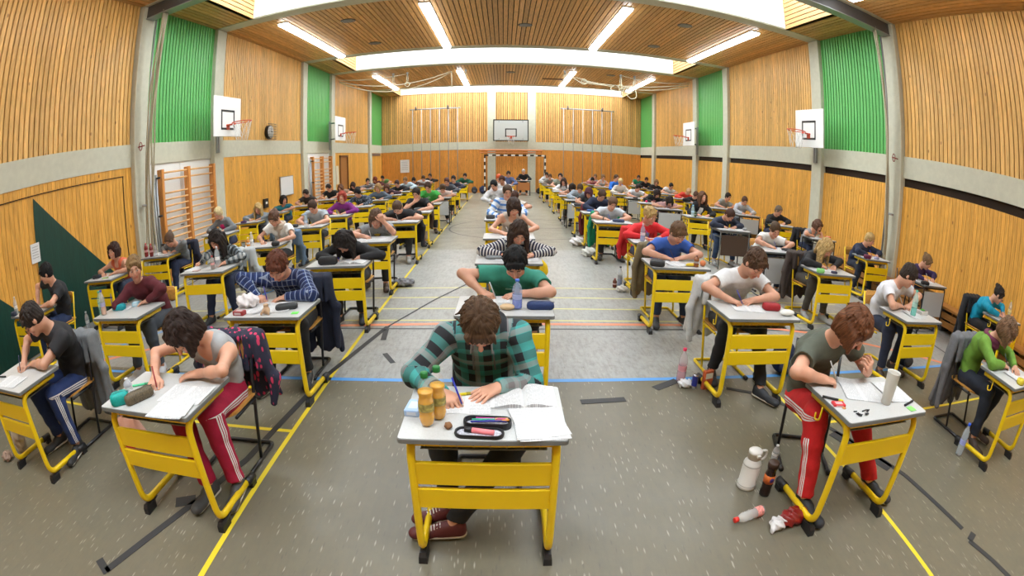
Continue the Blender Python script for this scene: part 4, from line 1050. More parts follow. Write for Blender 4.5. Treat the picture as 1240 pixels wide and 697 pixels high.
    amp=.0016 if vh<.01 else .0
    def hd_(l0,l1,l2):
        a=np.arctan2(l0,l1+.02); return -amp*(np.sin(a*19+ph2+8*l2)+.7*np.sin(a*31+ph2*2-25*l2))-.5*amp*np.sin(60*l1+40*l0+ph2)
    F.ell(hp(0,-.014,.034),(.075+vol,.096+vol,.092+vol),B,.01,dis=hd_)
    if hs=='s': F.ell(hp(0,-.045,-.03),(.072+vol*.6,.06+vol*.6,.06),B,.02,dis=hd_)
    if hs in'bl': F.ell(hp(0,-.035,-.03),(.080+vol,.075+vol,.085),B,.02,dis=hd_)
    # clear the face
    if hs=='s': F.ell(hp(0,.135,-.014),(.072 if vh<.009 else .078,.088 if vh<.009 else .100,.090 if vh<.009 else .098),B,.010,'sub'); F.ell(hp(0,.03,-.115),(.12,.10,.062),B,.008,'sub')
    else: F.ell(hp(0,.132,-.018),(.062,.086 if vh<.009 else .098,.088),B,.008,'sub'); F.ell(hp(0,.06,-.12),(.060,.09,.06),B,.008,'sub')
    if hs=='s':  # fringe
        for k in range(-3,4) if vh<.009 else (): F.cap(hp(k*.018,.070,.092-.004*abs(k)),hp(k*.02+.008,.096,.064+.008*math.sin(k*2+ph2)),.016,.006,.010)
    dn=np.array([0,0,-1.0])
    if hs=='b':
        for s_ in(-1,1):
            for k in range(3):
                p=hp(s_*(.082),.045-.035*k,.02); q_=hp(s_*.080,.058-.035*k,-.03)+dn*.055+X*(-s_*.004); F.cap(p,q_,.026,.016,.015,dis=lambda x,y,z:amp*.8*np.sin(120*x+90*y))
        for k in range(-3,4): F.cap(hp(k*.018,.070,.090),hp(k*.02+.004,.097,.055+.006*math.sin(k*2+ph2)),.017,.007,.010)
        for k in range(-2,3): F.cap(hp(k*.03,-.095,.0),hp(k*.03,-.075,-.085),.03,.02,.015)
    if hs=='l':
        for s_ in(-1,1):
            for k in range(3):
                p=hp(s_*.080,.05-.04*k,.03); m_=hp(s_*.088,.045-.045*k,-.05)+dn*.03; q_=m_+dn*(.13+.02*k)+X*(s_*.012); q_[2]=max(q_[2],.80)
                F.cap(p,m_,.028,.028,.015); F.cap(m_,q_,.028,.015,.015,dis=lambda x,y,z:amp*.9*np.sin(130*x+110*y+9*z))
        for k in range(-2,3): F.cap(hp(k*.03,-.10,.0),hp(k*.035,-.09,-.12)+dn*.05,.032,.022,.015)
        for s_ in(-1,1): F.cap(hp(s_*.01,.075,.10),hp(s_*.07,.075,.035),.018,.02,.015)
    # loose tufts swept from the crown break up the outline
    tr=.0105 if pid!='c0' else .009; nt=(90 if vh<.006 else 45 if vh<.009 else 0) if hs!='u' else (40 if vh<.009 else 0)
    for _ in range(nt):
        th=rnd.uniform(0,2*math.pi); el=rnd.uniform(.05,1.35); v_=np.array([math.cos(el)*math.sin(th),math.cos(el)*math.cos(th),math.sin(el)])
        if v_[1]>.55 and v_[2]<.62: continue
        p=hp(*(v_*np.array([.074+vol,.095+vol,.091+vol])+np.array([0,-.014,.034])))
        away=unit(v_-np.array([.2,-.5,.85])*(v_@np.array([.2,-.5,.85]))+np.array([rnd.uniform(-.4,.4),rnd.uniform(-.1,.5),rnd.uniform(-.3,.2)])); away=unit(away-v_*(away@v_)*.85)
        d_=X*away[0]+Fw*away[1]+U*away[2]; L_=rnd.uniform(.025,.05)
        F.cap(p-d_*L_*.4,p+d_*L_*.6+(X*v_[0]+Fw*v_[1]+U*v_[2])*(.004 if pid!='c0' else -.001),tr,.0035,.006)
    if hs=='u':
        F.ell(hp(.0,-.105,.075),(.040,.040,.038),B,.012,dis=lambda a,b,c:.004*np.sin(60*a+50*b+ph2)); F.cap(hp(-.04,.078,.082),hp(.04,.078,.082),.012,.012,.014)
        for s_ in(-1,1): F.cap(hp(s_*.07,.06,.05),hp(s_*.076,.035,-.03),.014,.007,.01)
    def hsa(V):
        D=V-H; l=np.stack([D@X,D@Fw,D@U],1); a=np.arctan2(l[:,0],l[:,1]+.02)*.6
        return {'hs':('FLOAT_VECTOR',np.stack([a,l[:,2]*4+a*.3,np.linalg.norm(l,axis=1)*4],1))}
    part('hair',F,hair_mat(tuple(hairc)),root,base,hsa,smooth=1 if hs=='u' else 0 if vh<.01 else 1)
    if pid=='r4' or pid=='L11':
        s_=1 if pid=='L11' else -1; W=arms[s_]['W']-np.array(base); d=arms[s_]['hd']; u=unit(np.cross(d,(0,0,1))); v=np.cross(d,u)
        MB().tube([tuple(W-d*.015+u*.036*math.cos(a)+v*.030*math.sin(a)) for a in [2*math.pi*i/16 for i in range(16)]],.010,6,closed=True,up=tuple(d)).obj('wristwatch',flat('watch_white',(.6,.6,.58),.4) if pid=='L11' else M['black'],root)
    if pid in('L1','Rturq'):
        mb=MB(); b_=np.array(base)
        for s_ in(-1,1): mb.tube([tuple(hp(s_*.031+.021*math.cos(a),.112,.004+.015*math.sin(a))-b_) for a in [2*math.pi*i/12 for i in range(12)]],.0022,5,closed=True); mb.tube([tuple(hp(s_*.052,.110,.006)-b_),tuple(hp(s_*.082,.0,.006)-b_)],.002,5)
        mb.tube([tuple(hp(-.01,.114,.008)-b_),tuple(hp(.01,.114,.008)-b_)],.002,5); mb.obj('glasses',M['black'],root)
    return root,seat,arms,dict(H=H,N=N,dist=dist)
PEOPLE=[
('c0', 'teal and grey plaid hoodie', (-0.101, 2.16, 1.092), (-0.08, 1.7, 'Y'), (0.03, 0.2, 0.2), 'L', 'plaid', (0.012, 0.012, 0.014), (0.07, 0.037, 0.018), 's', {'pitch': 62, 'h1': (-0.231, 1.992, 0.79), 'h2': (-0.078, 2.079, 0.79), 'hood': 1, 'ch': 'k', 'lo': 1, 'legs': 'c0', 'e1': (-0.41, 2.3, 0.86), 'e2': (0.11, 2.3, 0.84)}),
('L2', 'grey tank top and magenta track trousers', (-1.768, 2.189, 1.03), (-1.87, 1.73, 'Y'), (0.36, 0.37, 0.38), 'T', '', (0.36, 0.005, 0.04), (0.022, 0.011, 0.008), 'b', {'pitch': 55, 'yaw': -20, 'f': 1, 'h1': (-1.969, 2.014, 0.79), 'h2': (-1.778, 2.174, 0.79), 'stripe': 1, 'ch': 'k', 'lean': 0.03}),
('r0', 'olive T-shirt and red track trousers', (1.974, 2.13, 1.09), (2.06, 1.67, 'Z'), (0.085, 0.095, 0.07), 'S', '', (0.5, 0.008, 0.01), (0.12, 0.042, 0.015), 'b', {'pitch': 48, 'yaw': 28, 'h1': (1.867, 2.095, 0.79), 'h2': (2.152, 2.09, 0.906), 'stripe': 1, 'ch': 'k'}),
('L1', 'black T-shirt with red print', (-3.469, 2.17, 1.131), (-3.62, 1.71, 'Y'), (0.012, 0.012, 0.015), 'S', 'pr', (0.012, 0.03, 0.12), (0.02, 0.013, 0.01), 's', {'pitch': 48, 'yaw': -28, 'h1': (-3.715, 2.034, 0.79), 'h2': (-3.633, 2.111, 0.79), 'ch': 'k', 'stripe': 1}),
('Rgr', 'green sweater and purple scarf', (4.299, 2.18, 1.059), (4.29, 1.72, 'Y'), (0.13, 0.27, 0.03), 'L', '', (0.015, 0.02, 0.035), (0.13, 0.07, 0.035), 'b', {'pitch': 52, 'yaw': 25, 'f': 1, 'h1': (4.3, 2.059, 0.79), 'scarf': (0.12, 0.02, 0.05), 'ch': 'k'}),
('c1', 'green printed T-shirt', (0.094, 3.76, 1.032), (0.01, 3.3, 'Y'), (0.03, 0.24, 0.17), 'S', 'prg', (0.012, 0.012, 0.014), (0.006, 0.006, 0.007), 's', {'pitch': 52, 'h1': (-0.115, 3.73, 0.79), 'h2': (0.07, 3.732, 0.79), 'e1': (-0.27, 3.8, 0.85), 'e2': (0.36, 3.8, 0.85), 'shorts': 1, 'ch': 'k'}),
('L3', 'dark red zip jacket', (-3.601, 3.76, 1.123), (-3.6, 3.3, 'Y'), (0.09, 0.008, 0.015), 'L', '', (0.06, 0.07, 0.09), (0.2, 0.12, 0.05), 'u', {'pitch': 12, 'yaw': 42, 'f': 1, 'h1': (-3.938, 3.857, 0.79), 'h2': (-3.51, 3.701, 0.79), 'ch': 'y'}),
('L11', 'blue plaid shirt', (-1.857, 3.74, 1.054), (-1.85, 3.28, 'Y'), (0.015, 0.04, 0.16), 'L', 'plaid2', (0.012, 0.012, 0.014), (0.1, 0.03, 0.015), 's', {'pitch': 50, 'h1': (-2.04, 3.708, 0.79), 'h2': (-1.853, 3.694, 0.79), 'ch': 'k'}),
('L4', 'black T-shirt beside the green wall triangle', (-5.613, 3.91, 1.165), (-5.85, 3.45, 'Y'), (0.014, 0.015, 0.018), 'S', '', (0.015, 0.03, 0.09), (0.006, 0.006, 0.007), 's', {'pitch': 22, 'yaw': -40, 'h1': (-5.949, 3.808, 0.79), 'h2': (-5.667, 3.748, 0.79), 'ch': 'y'}),
('r1', 'white V-neck T-shirt', (2.119, 3.74, 1.102), (2.05, 3.28, 'Y'), (0.7, 0.71, 0.72), 'S', '', (0.012, 0.012, 0.014), (0.07, 0.035, 0.018), 's', {'pitch': 46, 'yaw': 14, 'h1': (1.929, 3.626, 0.79), 'h2': (2.072, 3.663, 0.79), 'ch': 'y'}),
('RWT2', 'white T-shirt with tousled dark hair', (4.273, 3.76, 1.117), (4.22, 3.3, 'Y'), (0.66, 0.66, 0.7), 'S', '', (0.015, 0.02, 0.045), (0.03, 0.018, 0.012), 's', {'pitch': 40, 'yaw': 40, 'h1': (4.223, 3.867, 0.79), 'h2': (4.334, 3.85, 0.79), 'ch': 'y'}),
('Rturq', 'turquoise sweater', (6.809, 3.78, 1.03), (6.8, 3.35, 'Y'), (0.0, 0.27, 0.42), 'L', '', (0.012, 0.012, 0.014), (0.018, 0.011, 0.008), 'u', {'pitch': 38, 'yaw': 32, 'f': 1, 'ch': 'y'}),
('L20', 'black sweater with head resting low', (-1.742, 5.23, 0.994), (-1.8, 5.02, 'Y'), (0.012, 0.012, 0.014), 'L', '', (0.012, 0.012, 0.014), (0.012, 0.008, 0.007), 'l', {'pitch': 72, 'yaw': -15, 'f': 1, 'ch': 'k'}),
('L7', 'black and white checked shirt', (-3.617, 5.49, 1.079), (-3.63, 5.03, 'Z'), (0.1, 0.12, 0.13), 'L', 'plaid3', (0.012, 0.02, 0.055), (0.015, 0.009, 0.007), 'l', {'pitch': 42, 'yaw': -8, 'f': 1, 'h1': (-3.928, 5.558, 0.79), 'ch': 'y'}),
('L5', 'orange tank top', (-5.718, 5.51, 1.087), (-5.76, 5.05, 'Y'), (0.65, 0.13, 0.06), 'T', '', (0.02, 0.03, 0.06), (0.035, 0.014, 0.01), 'b', {'pitch': 2, 'yaw': 5, 'f': 1, 'smile': 1, 'ch': 'y'}),
('c2', 'navy and white striped top', (0.166, 5.355, 1.03), (0.06, 5.02, 'Y'), (0.02, 0.02, 0.05), 'L', 'str', (0.012, 0.012, 0.014), (0.035, 0.018, 0.012), 'l', {'pitch': 42, 'yaw': 8, 'f': 1, 'ch': 'y'}),
('r2', 'royal blue T-shirt', (2.005, 5.46, 1.075), (1.93, 5.0, 'Y'), (0.03, 0.1, 0.42), 'S', '', (0.02, 0.035, 0.08), (0.13, 0.07, 0.035), 's', {'pitch': 45, 'yaw': 14, 'h1': (1.897, 5.356, 0.79), 'h2': (2.008, 5.378, 0.79), 'ch': 'y'}),
('Rbl', 'black cardigan and long blonde hair', (4.371, 5.616, 1.03), (4.33, 5.18, 'Y'), (0.012, 0.012, 0.015), 'L', '', (0.06, 0.05, 0.04), (0.42, 0.28, 0.11), 'l', {'pitch': 45, 'yaw': 20, 'f': 1, 'ch': 'y'}),
('Rpb', 'purple cardigan and hair bun', (6.764, 5.53, 1.046), (6.6, 5.07, 'W'), (0.03, 0.015, 0.08), 'L', '', (0.012, 0.02, 0.055), (0.16, 0.09, 0.04), 'u', {'pitch': 40, 'yaw': 25, 'f': 1, 'ch': 'k'}),
('L10', 'white T-shirt and beige scarf', (-3.485, 7.04, 1.124), (-3.6, 6.58, 'Z'), (0.68, 0.67, 0.64), 'S', '', (0.012, 0.012, 0.014), (0.1, 0.05, 0.03), 'u', {'pitch': 45, 'f': 1, 'scarf': (0.45, 0.36, 0.28), 'ch': 'y'}),
('L21', 'grey T-shirt with round yellow emblem', (-1.816, 6.99, 1.031), (-1.85, 6.53, 'Y'), (0.22, 0.23, 0.24), 'S', 'em', (0.012, 0.012, 0.014), (0.09, 0.05, 0.03), 'b', {'pitch': 40, 'yaw': 10, 'h2': (-1.689, 6.83, 1.07), 'ch': 'k'}),
('L6', 'grey sweater and high hair bun', (-5.427, 6.71, 0.994), (-5.72, 6.5, 'Y'), (0.16, 0.17, 0.18), 'L', '', (0.012, 0.02, 0.055), (0.09, 0.05, 0.03), 'u', {'pitch': 50, 'f': 1, 'ch': 'y'}),
('c3', 'beige vest and brown bob', (0.148, 7.08, 1.14), (0.08, 6.62, 'Z'), (0.5, 0.42, 0.35), 'T', '', (0.012, 0.012, 0.014), (0.035, 0.018, 0.012), 'b', {'pitch': 42, 'yaw': 10, 'f': 1, 'ch': 'y'}),
('r3', 'red cardigan over grey top', (2.116, 7.01, 1.093), (2.12, 6.55, 'Y'), (0.62, 0.015, 0.02), 'L', 'open', (0.02, 0.03, 0.06), (0.42, 0.28, 0.11), 'u', {'pitch': 25, 'yaw': 30, 'f': 1, 'ch': 'y'}),
('RWT', 'white T-shirt behind a grey-panelled desk', (4.282, 6.96, 1.043), (4.2, 6.5, 'W'), (0.66, 0.66, 0.64), 'S', '', (0.02, 0.03, 0.06), (0.07, 0.04, 0.02), 's', {'pitch': 40, 'ch': 'k'}),
('Rbn', 'navy sweater and blond hair', (6.783, 7.23, 1.06), (6.7, 6.77, 'Y'), (0.012, 0.02, 0.05), 'L', '', (0.01, 0.015, 0.03), (0.42, 0.28, 0.11), 's', {'pitch': 28, 'yaw': 30, 'ch': 'y'}),
('L12', 'light grey T-shirt behind a water bottle', (-3.59, 8.96, 1.096), (-3.6, 8.5, 'Y'), (0.33, 0.36, 0.38), 'S', '', (0.012, 0.012, 0.014), (0.05, 0.025, 0.015), 's', {'pitch': 50, 'ch': 'y'}),
('L22', 'black T-shirt with head bowed low', (-1.872, 8.76, 1.008), (-1.82, 8.55, 'Z'), (0.012, 0.012, 0.014), 'S', '', (0.012, 0.012, 0.014), (0.08, 0.045, 0.028), 's', {'pitch': 62, 'ch': 'k'}),
('L8', 'pink top and grey cardigan', (-5.801, 8.96, 1.152), (-5.65, 8.5, 'Z'), (0.16, 0.17, 0.18), 'L', 'open2', (0.012, 0.02, 0.055), (0.62, 0.48, 0.25), 's', {'pitch': 28, 'yaw': -20, 'f': 1, 'ch': 'y'}),
('c4', 'white and blue striped shirt', (0.077, 9.11, 1.231), (0.02, 8.65, 'Y'), (0.62, 0.66, 0.72), 'L', 'str2', (0.012, 0.02, 0.055), (0.06, 0.035, 0.02), 's', {'pitch': 22, 'ch': 'k'}),
('r4', 'pale grey T-shirt and wristwatch', (2.004, 9.06, 1.072), (1.96, 8.6, 'Y'), (0.42, 0.45, 0.48), 'S', '', (0.012, 0.012, 0.014), (0.11, 0.06, 0.035), 's', {'pitch': 42, 'ch': 'k'}),
('Rnavy', 'navy sweater behind a brown-panelled desk', (4.343, 8.867, 1.03), (4.38, 8.6, 'B'), (0.015, 0.022, 0.045), 'L', '', (0.03, 0.06, 0.13), (0.05, 0.02, 0.012), 's', {'pitch': 60, 'yaw': 15, 'ch': 'y'}),
('Rbob', 'grey sleeveless top and brown bob', (6.577, 8.85, 1.024), (6.68, 8.64, 'W'), (0.25, 0.26, 0.27), 'T', '', (0.012, 0.02, 0.055), (0.09, 0.04, 0.022), 'b', {'pitch': 35, 'yaw': 20, 'f': 1, 'ch': 'y'}),
('L9', 'grey cardigan and long blonde hair', (-5.715, 10.66, 1.033), (-5.85, 10.2, 'Y'), (0.22, 0.25, 0.28), 'L', '', (0.012, 0.012, 0.014), (0.42, 0.28, 0.11), 'l', {'pitch': 30, 'f': 1, 'ch': 'y'}),
('L16', 'purple long-sleeved top and red hair', (-3.504, 10.56, 1.139), (-3.6, 10.1, 'Y'), (0.18, 0.015, 0.17), 'L', 'open3', (0.012, 0.012, 0.014), (0.28, 0.035, 0.02), 'b', {'pitch': 5, 'f': 1, 'smile': 1, 'ch': 'y'}),
('L23', 'black T-shirt with a hand at the mouth', (-1.835, 10.56, 1.128), (-1.83, 10.1, 'Y'), (0.012, 0.012, 0.014), 'S', '', (0.3, 0.22, 0.15), (0.018, 0.011, 0.008), 's', {'pitch': 32, 'h1': (-1.863, 10.5, 1.009), 'ch': 'y'}),
('c5', 'cream top with one arm raised to the hair', (0.236, 10.558, 1.03), (0.1, 10.2, 'Y'), (0.6, 0.56, 0.5), 'S', '', (0.012, 0.012, 0.014), (0.05, 0.02, 0.012), 's', {'pitch': 50, 'ch': 'k'}),
('r5', 'navy sweater beside a blue pencil case', (2.095, 10.56, 1.115), (1.98, 10.1, 'Y'), (0.012, 0.018, 0.045), 'L', '', (0.012, 0.012, 0.014), (0.06, 0.03, 0.018), 's', {'pitch': 52, 'ch': 'y'}),
('Rsmile', 'black cardigan over a white blouse', (4.628, 11.01, 1.208), (4.45, 10.55, 'Y'), (0.012, 0.012, 0.014), 'L', 'open4', (0.012, 0.012, 0.014), (0.1, 0.045, 0.022), 'l', {'pitch': 0, 'yaw': 10, 'f': 1, 'smile': 1, 'ch': 'y'}),
('Rbs', 'black long-sleeved top by the right wall', (6.738, 10.86, 1.085), (6.75, 10.4, 'Y'), (0.012, 0.012, 0.014), 'L', '', (0.012, 0.02, 0.055), (0.13, 0.09, 0.06), 's', {'pitch': 30, 'yaw': 15, 'ch': 'y'}),
('L13', 'teal and navy top looking aside', (-5.85, 12.46, 1.054), (-6.0, 12.0, 'Y'), (0.01, 0.13, 0.17), 'S', '', (0.02, 0.03, 0.06), (0.006, 0.006, 0.007), 'b', {'pitch': 5, 'yaw': 55, 'f': 1, 'ch': 'y'}),
('L19', 'dark floral blouse', (-3.711, 12.46, 1.096), (-3.6, 12.0, 'Y'), (0.03, 0.045, 0.07), 'L', 'flo', (0.012, 0.012, 0.014), (0.006, 0.006, 0.007), 's', {'pitch': 48, 'f': 1, 'ch': 'y'}),
('L24', 'bright green T-shirt', (-1.869, 12.46, 1.16), (-1.85, 12.0, 'Y'), (0.05, 0.36, 0.06), 'S', 'prw', (0.012, 0.012, 0.014), (0.05, 0.025, 0.015), 's', {'pitch': 40, 'ch': 'y'}),
('c8', 'white top with black hair leaning left', (-0.228, 12.36, 1.181), (0.0, 11.9, 'Y'), (0.62, 0.62, 0.64), 'L', '', (0.012, 0.012, 0.014), (0.006, 0.006, 0.007), 's', {'pitch': 35, 'yaw': -20, 'ch': 'k'}),
('r6', 'charcoal top and purple-brown hair', (2.08, 12.16, 1.054), (2.0, 11.7, 'Y'), (0.04, 0.045, 0.05), 'S', '', (0.012, 0.012, 0.014), (0.07, 0.018, 0.03), 'b', {'pitch': 45, 'yaw': -25, 'f': 1, 'ch': 'k'}),
('Rpink', 'pale pink top, bent over a white-panelled desk', (4.204, 12.21, 0.96), (4.17, 12.0, 'W'), (0.5, 0.3, 0.3), 'S', '', (0.012, 0.012, 0.014), (0.018, 0.011, 0.008), 'b', {'pitch': 62, 'f': 1, 'ch': 'k'}),
('Rlg', 'light grey hoodie', (6.631, 12.61, 1.127), (6.6, 12.15, 'W'), (0.42, 0.45, 0.5), 'L', '', (0.02, 0.03, 0.06), (0.08, 0.04, 0.025), 's', {'pitch': 38, 'hood': 1, 'ch': 'k'}),
('L14', 'dark brown hoodie', (-5.79, 13.96, 1.098), (-5.8, 13.5, 'Y'), (0.035, 0.028, 0.024), 'S', '', (0.012, 0.012, 0.014), (0.018, 0.011, 0.008), 's', {'pitch': 38, 'hood': 1, 'ch': 'y'}),
('L35', 'slate cardigan and wavy blonde hair', (-3.611, 14.26, 1.101), (-3.6, 13.8, 'Y'), (0.1, 0.13, 0.17), 'L', '', (0.012, 0.012, 0.014), (0.35, 0.2, 0.08), 'b', {'pitch': 15, 'f': 1, 'ch': 'y'}),
('L25', 'pale pink top leaning to the aisle', (-1.683, 14.01, 1.018), (-1.8, 13.8, 'W'), (0.55, 0.42, 0.38), 'S', '', (0.012, 0.012, 0.014), (0.07, 0.037, 0.018), 's', {'pitch': 55, 'f': 1, 'ch': 'k'}),
('c6', 'white shirt with a hand on the head', (-0.031, 14.16, 1.228), (0.0, 13.7, 'Y'), (0.68, 0.68, 0.7), 'L', '', (0.012, 0.012, 0.014), (0.06, 0.02, 0.012), 's', {'pitch': 30, 'ch': 'k'}),
('r7', 'light blue shirt and brown fringe', (2.094, 13.66, 1.064), (2.0, 13.2, 'W'), (0.32, 0.38, 0.44), 'L', '', (0.012, 0.012, 0.014), (0.07, 0.037, 0.018), 's', {'pitch': 50, 'yaw': -20, 'ch': 'k'}),
('Rbc', 'black cardigan over a pink blouse', (4.381, 13.86, 1.032), (4.1, 13.4, 'Y'), (0.012, 0.012, 0.014), 'L', 'open5', (0.012, 0.012, 0.014), (0.02, 0.01, 0.009), 'b', {'pitch': 52, 'f': 1, 'ch': 'y'}),
('Rgt', 'mid-grey T-shirt by the right wall', (6.79, 14.06, 1.116), (6.4, 13.6, 'Y'), (0.27, 0.3, 0.3), 'S', '', (0.012, 0.012, 0.014), (0.018, 0.011, 0.008), 's', {'pitch': 25, 'yaw': 20, 'ch': 'y'}),
('L15', 'black T-shirt with gold print', (-5.699, 15.76, 1.134), (-5.65, 15.3, 'Y'), (0.012, 0.012, 0.014), 'S', 'gold', (0.012, 0.012, 0.014), (0.018, 0.011, 0.008), 's', {'pitch': 40, 'ch': 'y'}),
('L34', 'dark maroon top and chestnut hair', (-3.739, 15.91, 1.002), (-3.6, 15.7, 'Y'), (0.05, 0.02, 0.03), 'L', '', (0.012, 0.012, 0.014), (0.09, 0.035, 0.02), 'b', {'pitch': 35, 'f': 1, 'ch': 'y'}),
('L26', 'charcoal sweater on the centre aisle', (-1.827, 16.36, 1.112), (-1.83, 15.9, 'Y'), (0.06, 0.065, 0.075), 'L', '', (0.012, 0.012, 0.014), (0.07, 0.025, 0.02), 's', {'pitch': 35, 'ch': 'k'}),
('c7', 'white jumper and bright orange hair', (-0.138, 15.86, 1.221), (-0.05, 15.4, 'Y'), (0.6, 0.55, 0.53), 'L', '', (0.012, 0.012, 0.014), (0.6, 0.09, 0.02), 's', {'pitch': 38, 'f': 1, 'ch': 'k'}),
('r8', 'black top with one bare arm on the desk', (2.048, 14.91, 1.01), (2.0, 14.7, 'Y'), (0.012, 0.012, 0.014), 'T', '', (0.012, 0.012, 0.014), (0.018, 0.011, 0.008), 'b', {'pitch': 55, 'yaw': -30, 'f': 1, 'ch': 'k'}),
('Rbeh', 'black sweater leaning behind white blouse', (6.112, 15.11, 1.009), (6.15, 14.9, 'Y'), (0.012, 0.012, 0.014), 'L', '', (0.012, 0.012, 0.014), (0.08, 0.035, 0.02), 's', {'pitch': 50, 'ch': 'y'}),
('RwT', 'white T-shirt beside a calculator', (4.268, 15.56, 1.079), (4.15, 15.1, 'W'), (0.62, 0.64, 0.68), 'S', '', (0.012, 0.012, 0.014), (0.018, 0.011, 0.008), 's', {'pitch': 48, 'ch': 'k'}),
('L17', 'tan top and tousled brown hair', (-5.803, 17.337, 1.03), (-5.45, 16.9, 'Y'), (0.3, 0.2, 0.14), 'S', '', (0.012, 0.012, 0.014), (0.12, 0.05, 0.025), 'l', {'pitch': 30, 'f': 1, 'ch': 'y'}),
('L33', 'black sweater in the middle left column', (-3.763, 17.66, 1.042), (-3.6, 17.2, 'Y'), (0.012, 0.012, 0.014), 'L', '', (0.012, 0.012, 0.014), (0.035, 0.015, 0.012), 's', {'pitch': 40, 'ch': 'y'}),
('L27', 'navy vest over grey shirt', (-1.798, 18.26, 1.115), (-1.85, 17.8, 'Y'), (0.03, 0.03, 0.05), 'L', '', (0.012, 0.012, 0.014), (0.006, 0.006, 0.007), 's', {'pitch': 25, 'ch': 'k'}),
('r9', 'white shirt and long dark hair', (2.058, 17.16, 1.092), (2.0, 16.7, 'Y'), (0.65, 0.63, 0.62), 'L', '', (0.012, 0.012, 0.014), (0.04, 0.018, 0.012), 'l', {'pitch': 20, 'yaw': -20, 'f': 1, 'ch': 'y'}),
('Rd', 'cream top and pale blond hair', (4.055, 17.16, 1.168), (4.1, 16.7, 'Y'), (0.55, 0.5, 0.44), 'L', '', (0.012, 0.012, 0.014), (0.6, 0.45, 0.22), 's', {'pitch': 25, 'f': 1, 'ch': 'y'}),
('Rred', 'red and white top, head on the desk', (6.425, 16.61, 1.021), (6.15, 16.4, 'Y'), (0.62, 0.05, 0.03), 'L', '', (0.012, 0.012, 0.014), (0.5, 0.3, 0.16), 's', {'pitch': 65, 'f': 1, 'ch': 'y'}),
('L18', 'black top and curly dark hair', (-5.744, 18.697, 1.03), (-5.55, 18.3, 'Y'), (0.012, 0.012, 0.014), 'S', '', (0.012, 0.012, 0.014), (0.035, 0.016, 0.011), 'b', {'pitch': 45, 'f': 1, 'ch': 'y'}),
('L32', 'pale blue shirt', (-3.793, 19.36, 1.083), (-3.6, 18.9, 'Y'), (0.42, 0.52, 0.58), 'L', '', (0.012, 0.012, 0.014), (0.16, 0.09, 0.04), 's', {'pitch': 35, 'ch': 'y'}),
('r10', 'sage green shirt sitting upright', (2.171, 19.16, 1.195), (2.05, 18.7, 'Y'), (0.25, 0.28, 0.22), 'S', '', (0.012, 0.012, 0.014), (0.018, 0.011, 0.008), 's', {'pitch': 15, 'yaw': -15, 'ch': 'y'}),
('Rw2', 'white shirt and black hair by the wall', (6.573, 18.96, 1.078), (6.3, 18.5, 'Y'), (0.62, 0.64, 0.68), 'S', '', (0.012, 0.012, 0.014), (0.006, 0.006, 0.007), 's', {'pitch': 42, 'ch': 'y'}),
('Rc', 'bright blue sweater', (4.386, 19.285, 1.24), (4.5, 18.7, 'Y'), (0.02, 0.14, 0.55), 'L', '', (0.012, 0.012, 0.014), (0.07, 0.037, 0.018), 's', {'pitch': 10, 'yaw': 35, 'ch': 'y'}),
('c9', 'slate blue sweater near the supervisor', (0.211, 20.46, 1.216), (0.1, 20.0, 'Y'), (0.1, 0.13, 0.26), 'L', '', (0.012, 0.012, 0.014), (0.018, 0.011, 0.008), 's', {'pitch': 30, 'ch': 'k'}),
('L36', 'black and white striped sweater', (-5.678, 20.66, 1.082), (-5.6, 20.2, 'Y'), (0.02, 0.02, 0.04), 'L', 'str', (0.012, 0.012, 0.014), (0.018, 0.011, 0.008), 's', {'pitch': 20, 'yaw': 25, 'ch': 'y'}),
('L31', 'brown top and dark curls', (-3.693, 20.71, 1.016), (-3.6, 20.5, 'Y'), (0.06, 0.03, 0.02), 'L', '', (0.012, 0.012, 0.014), (0.018, 0.011, 0.008), 's', {'pitch': 50, 'f': 1, 'ch': 'y'}),
('r11', 'grey-brown top with auburn hair', (1.956, 21.16, 1.099), (1.98, 20.7, 'Y'), (0.2, 0.17, 0.14), 'L', '', (0.012, 0.012, 0.014), (0.1, 0.05, 0.025), 's', {'pitch': 35, 'f': 1, 'ch': 'y'}),
('Rdb', 'black top and dark blonde hair', (6.537, 20.86, 1.109), (6.45, 20.4, 'Y'), (0.012, 0.012, 0.014), 'L', '', (0.012, 0.012, 0.014), (0.2, 0.11, 0.05), 'b', {'pitch': 20, 'yaw': -10, 'f': 1, 'ch': 'y'}),
('Ra', 'pale grey tank top', (4.253, 21.26, 1.166), (4.17, 20.8, 'Y'), (0.45, 0.43, 0.44), 'T', '', (0.012, 0.012, 0.014), (0.2, 0.12, 0.06), 'u', {'pitch': 18, 'f': 1, 'ch': 'y'}),
('L28', 'dark green sweater', (-1.65, 21.86, 1.092), (-1.83, 21.4, 'Y'), (0.015, 0.1, 0.05), 'L', '', (0.012, 0.012, 0.014), (0.018, 0.011, 0.008), 's', {'pitch': 30, 'ch': 'y'}),
('L37', 'maroon top and red-brown hair', (-5.763, 22.26, 1.08), (-5.5, 21.8, 'Y'), (0.12, 0.03, 0.03), 'L', '', (0.012, 0.012, 0.014), (0.16, 0.03, 0.018), 'b', {'pitch': 40, 'f': 1, 'ch': 'y'}),
('L30', 'white T-shirt stretched over the desk', (-3.533, 22.23, 1.03), (-3.6, 22.0, 'Y'), (0.68, 0.68, 0.7), 'S', '', (0.012, 0.012, 0.014), (0.07, 0.037, 0.018), 's', {'pitch': 45, 'ch': 'y'}),
('Rblk', 'black sweater below the green upper wall', (6.549, 22.46, 1.139), (6.4, 22.0, 'Y'), (0.012, 0.012, 0.014), 'L', '', (0.012, 0.012, 0.014), (0.03, 0.012, 0.01), 's', {'pitch': 38, 'ch': 'y'}),
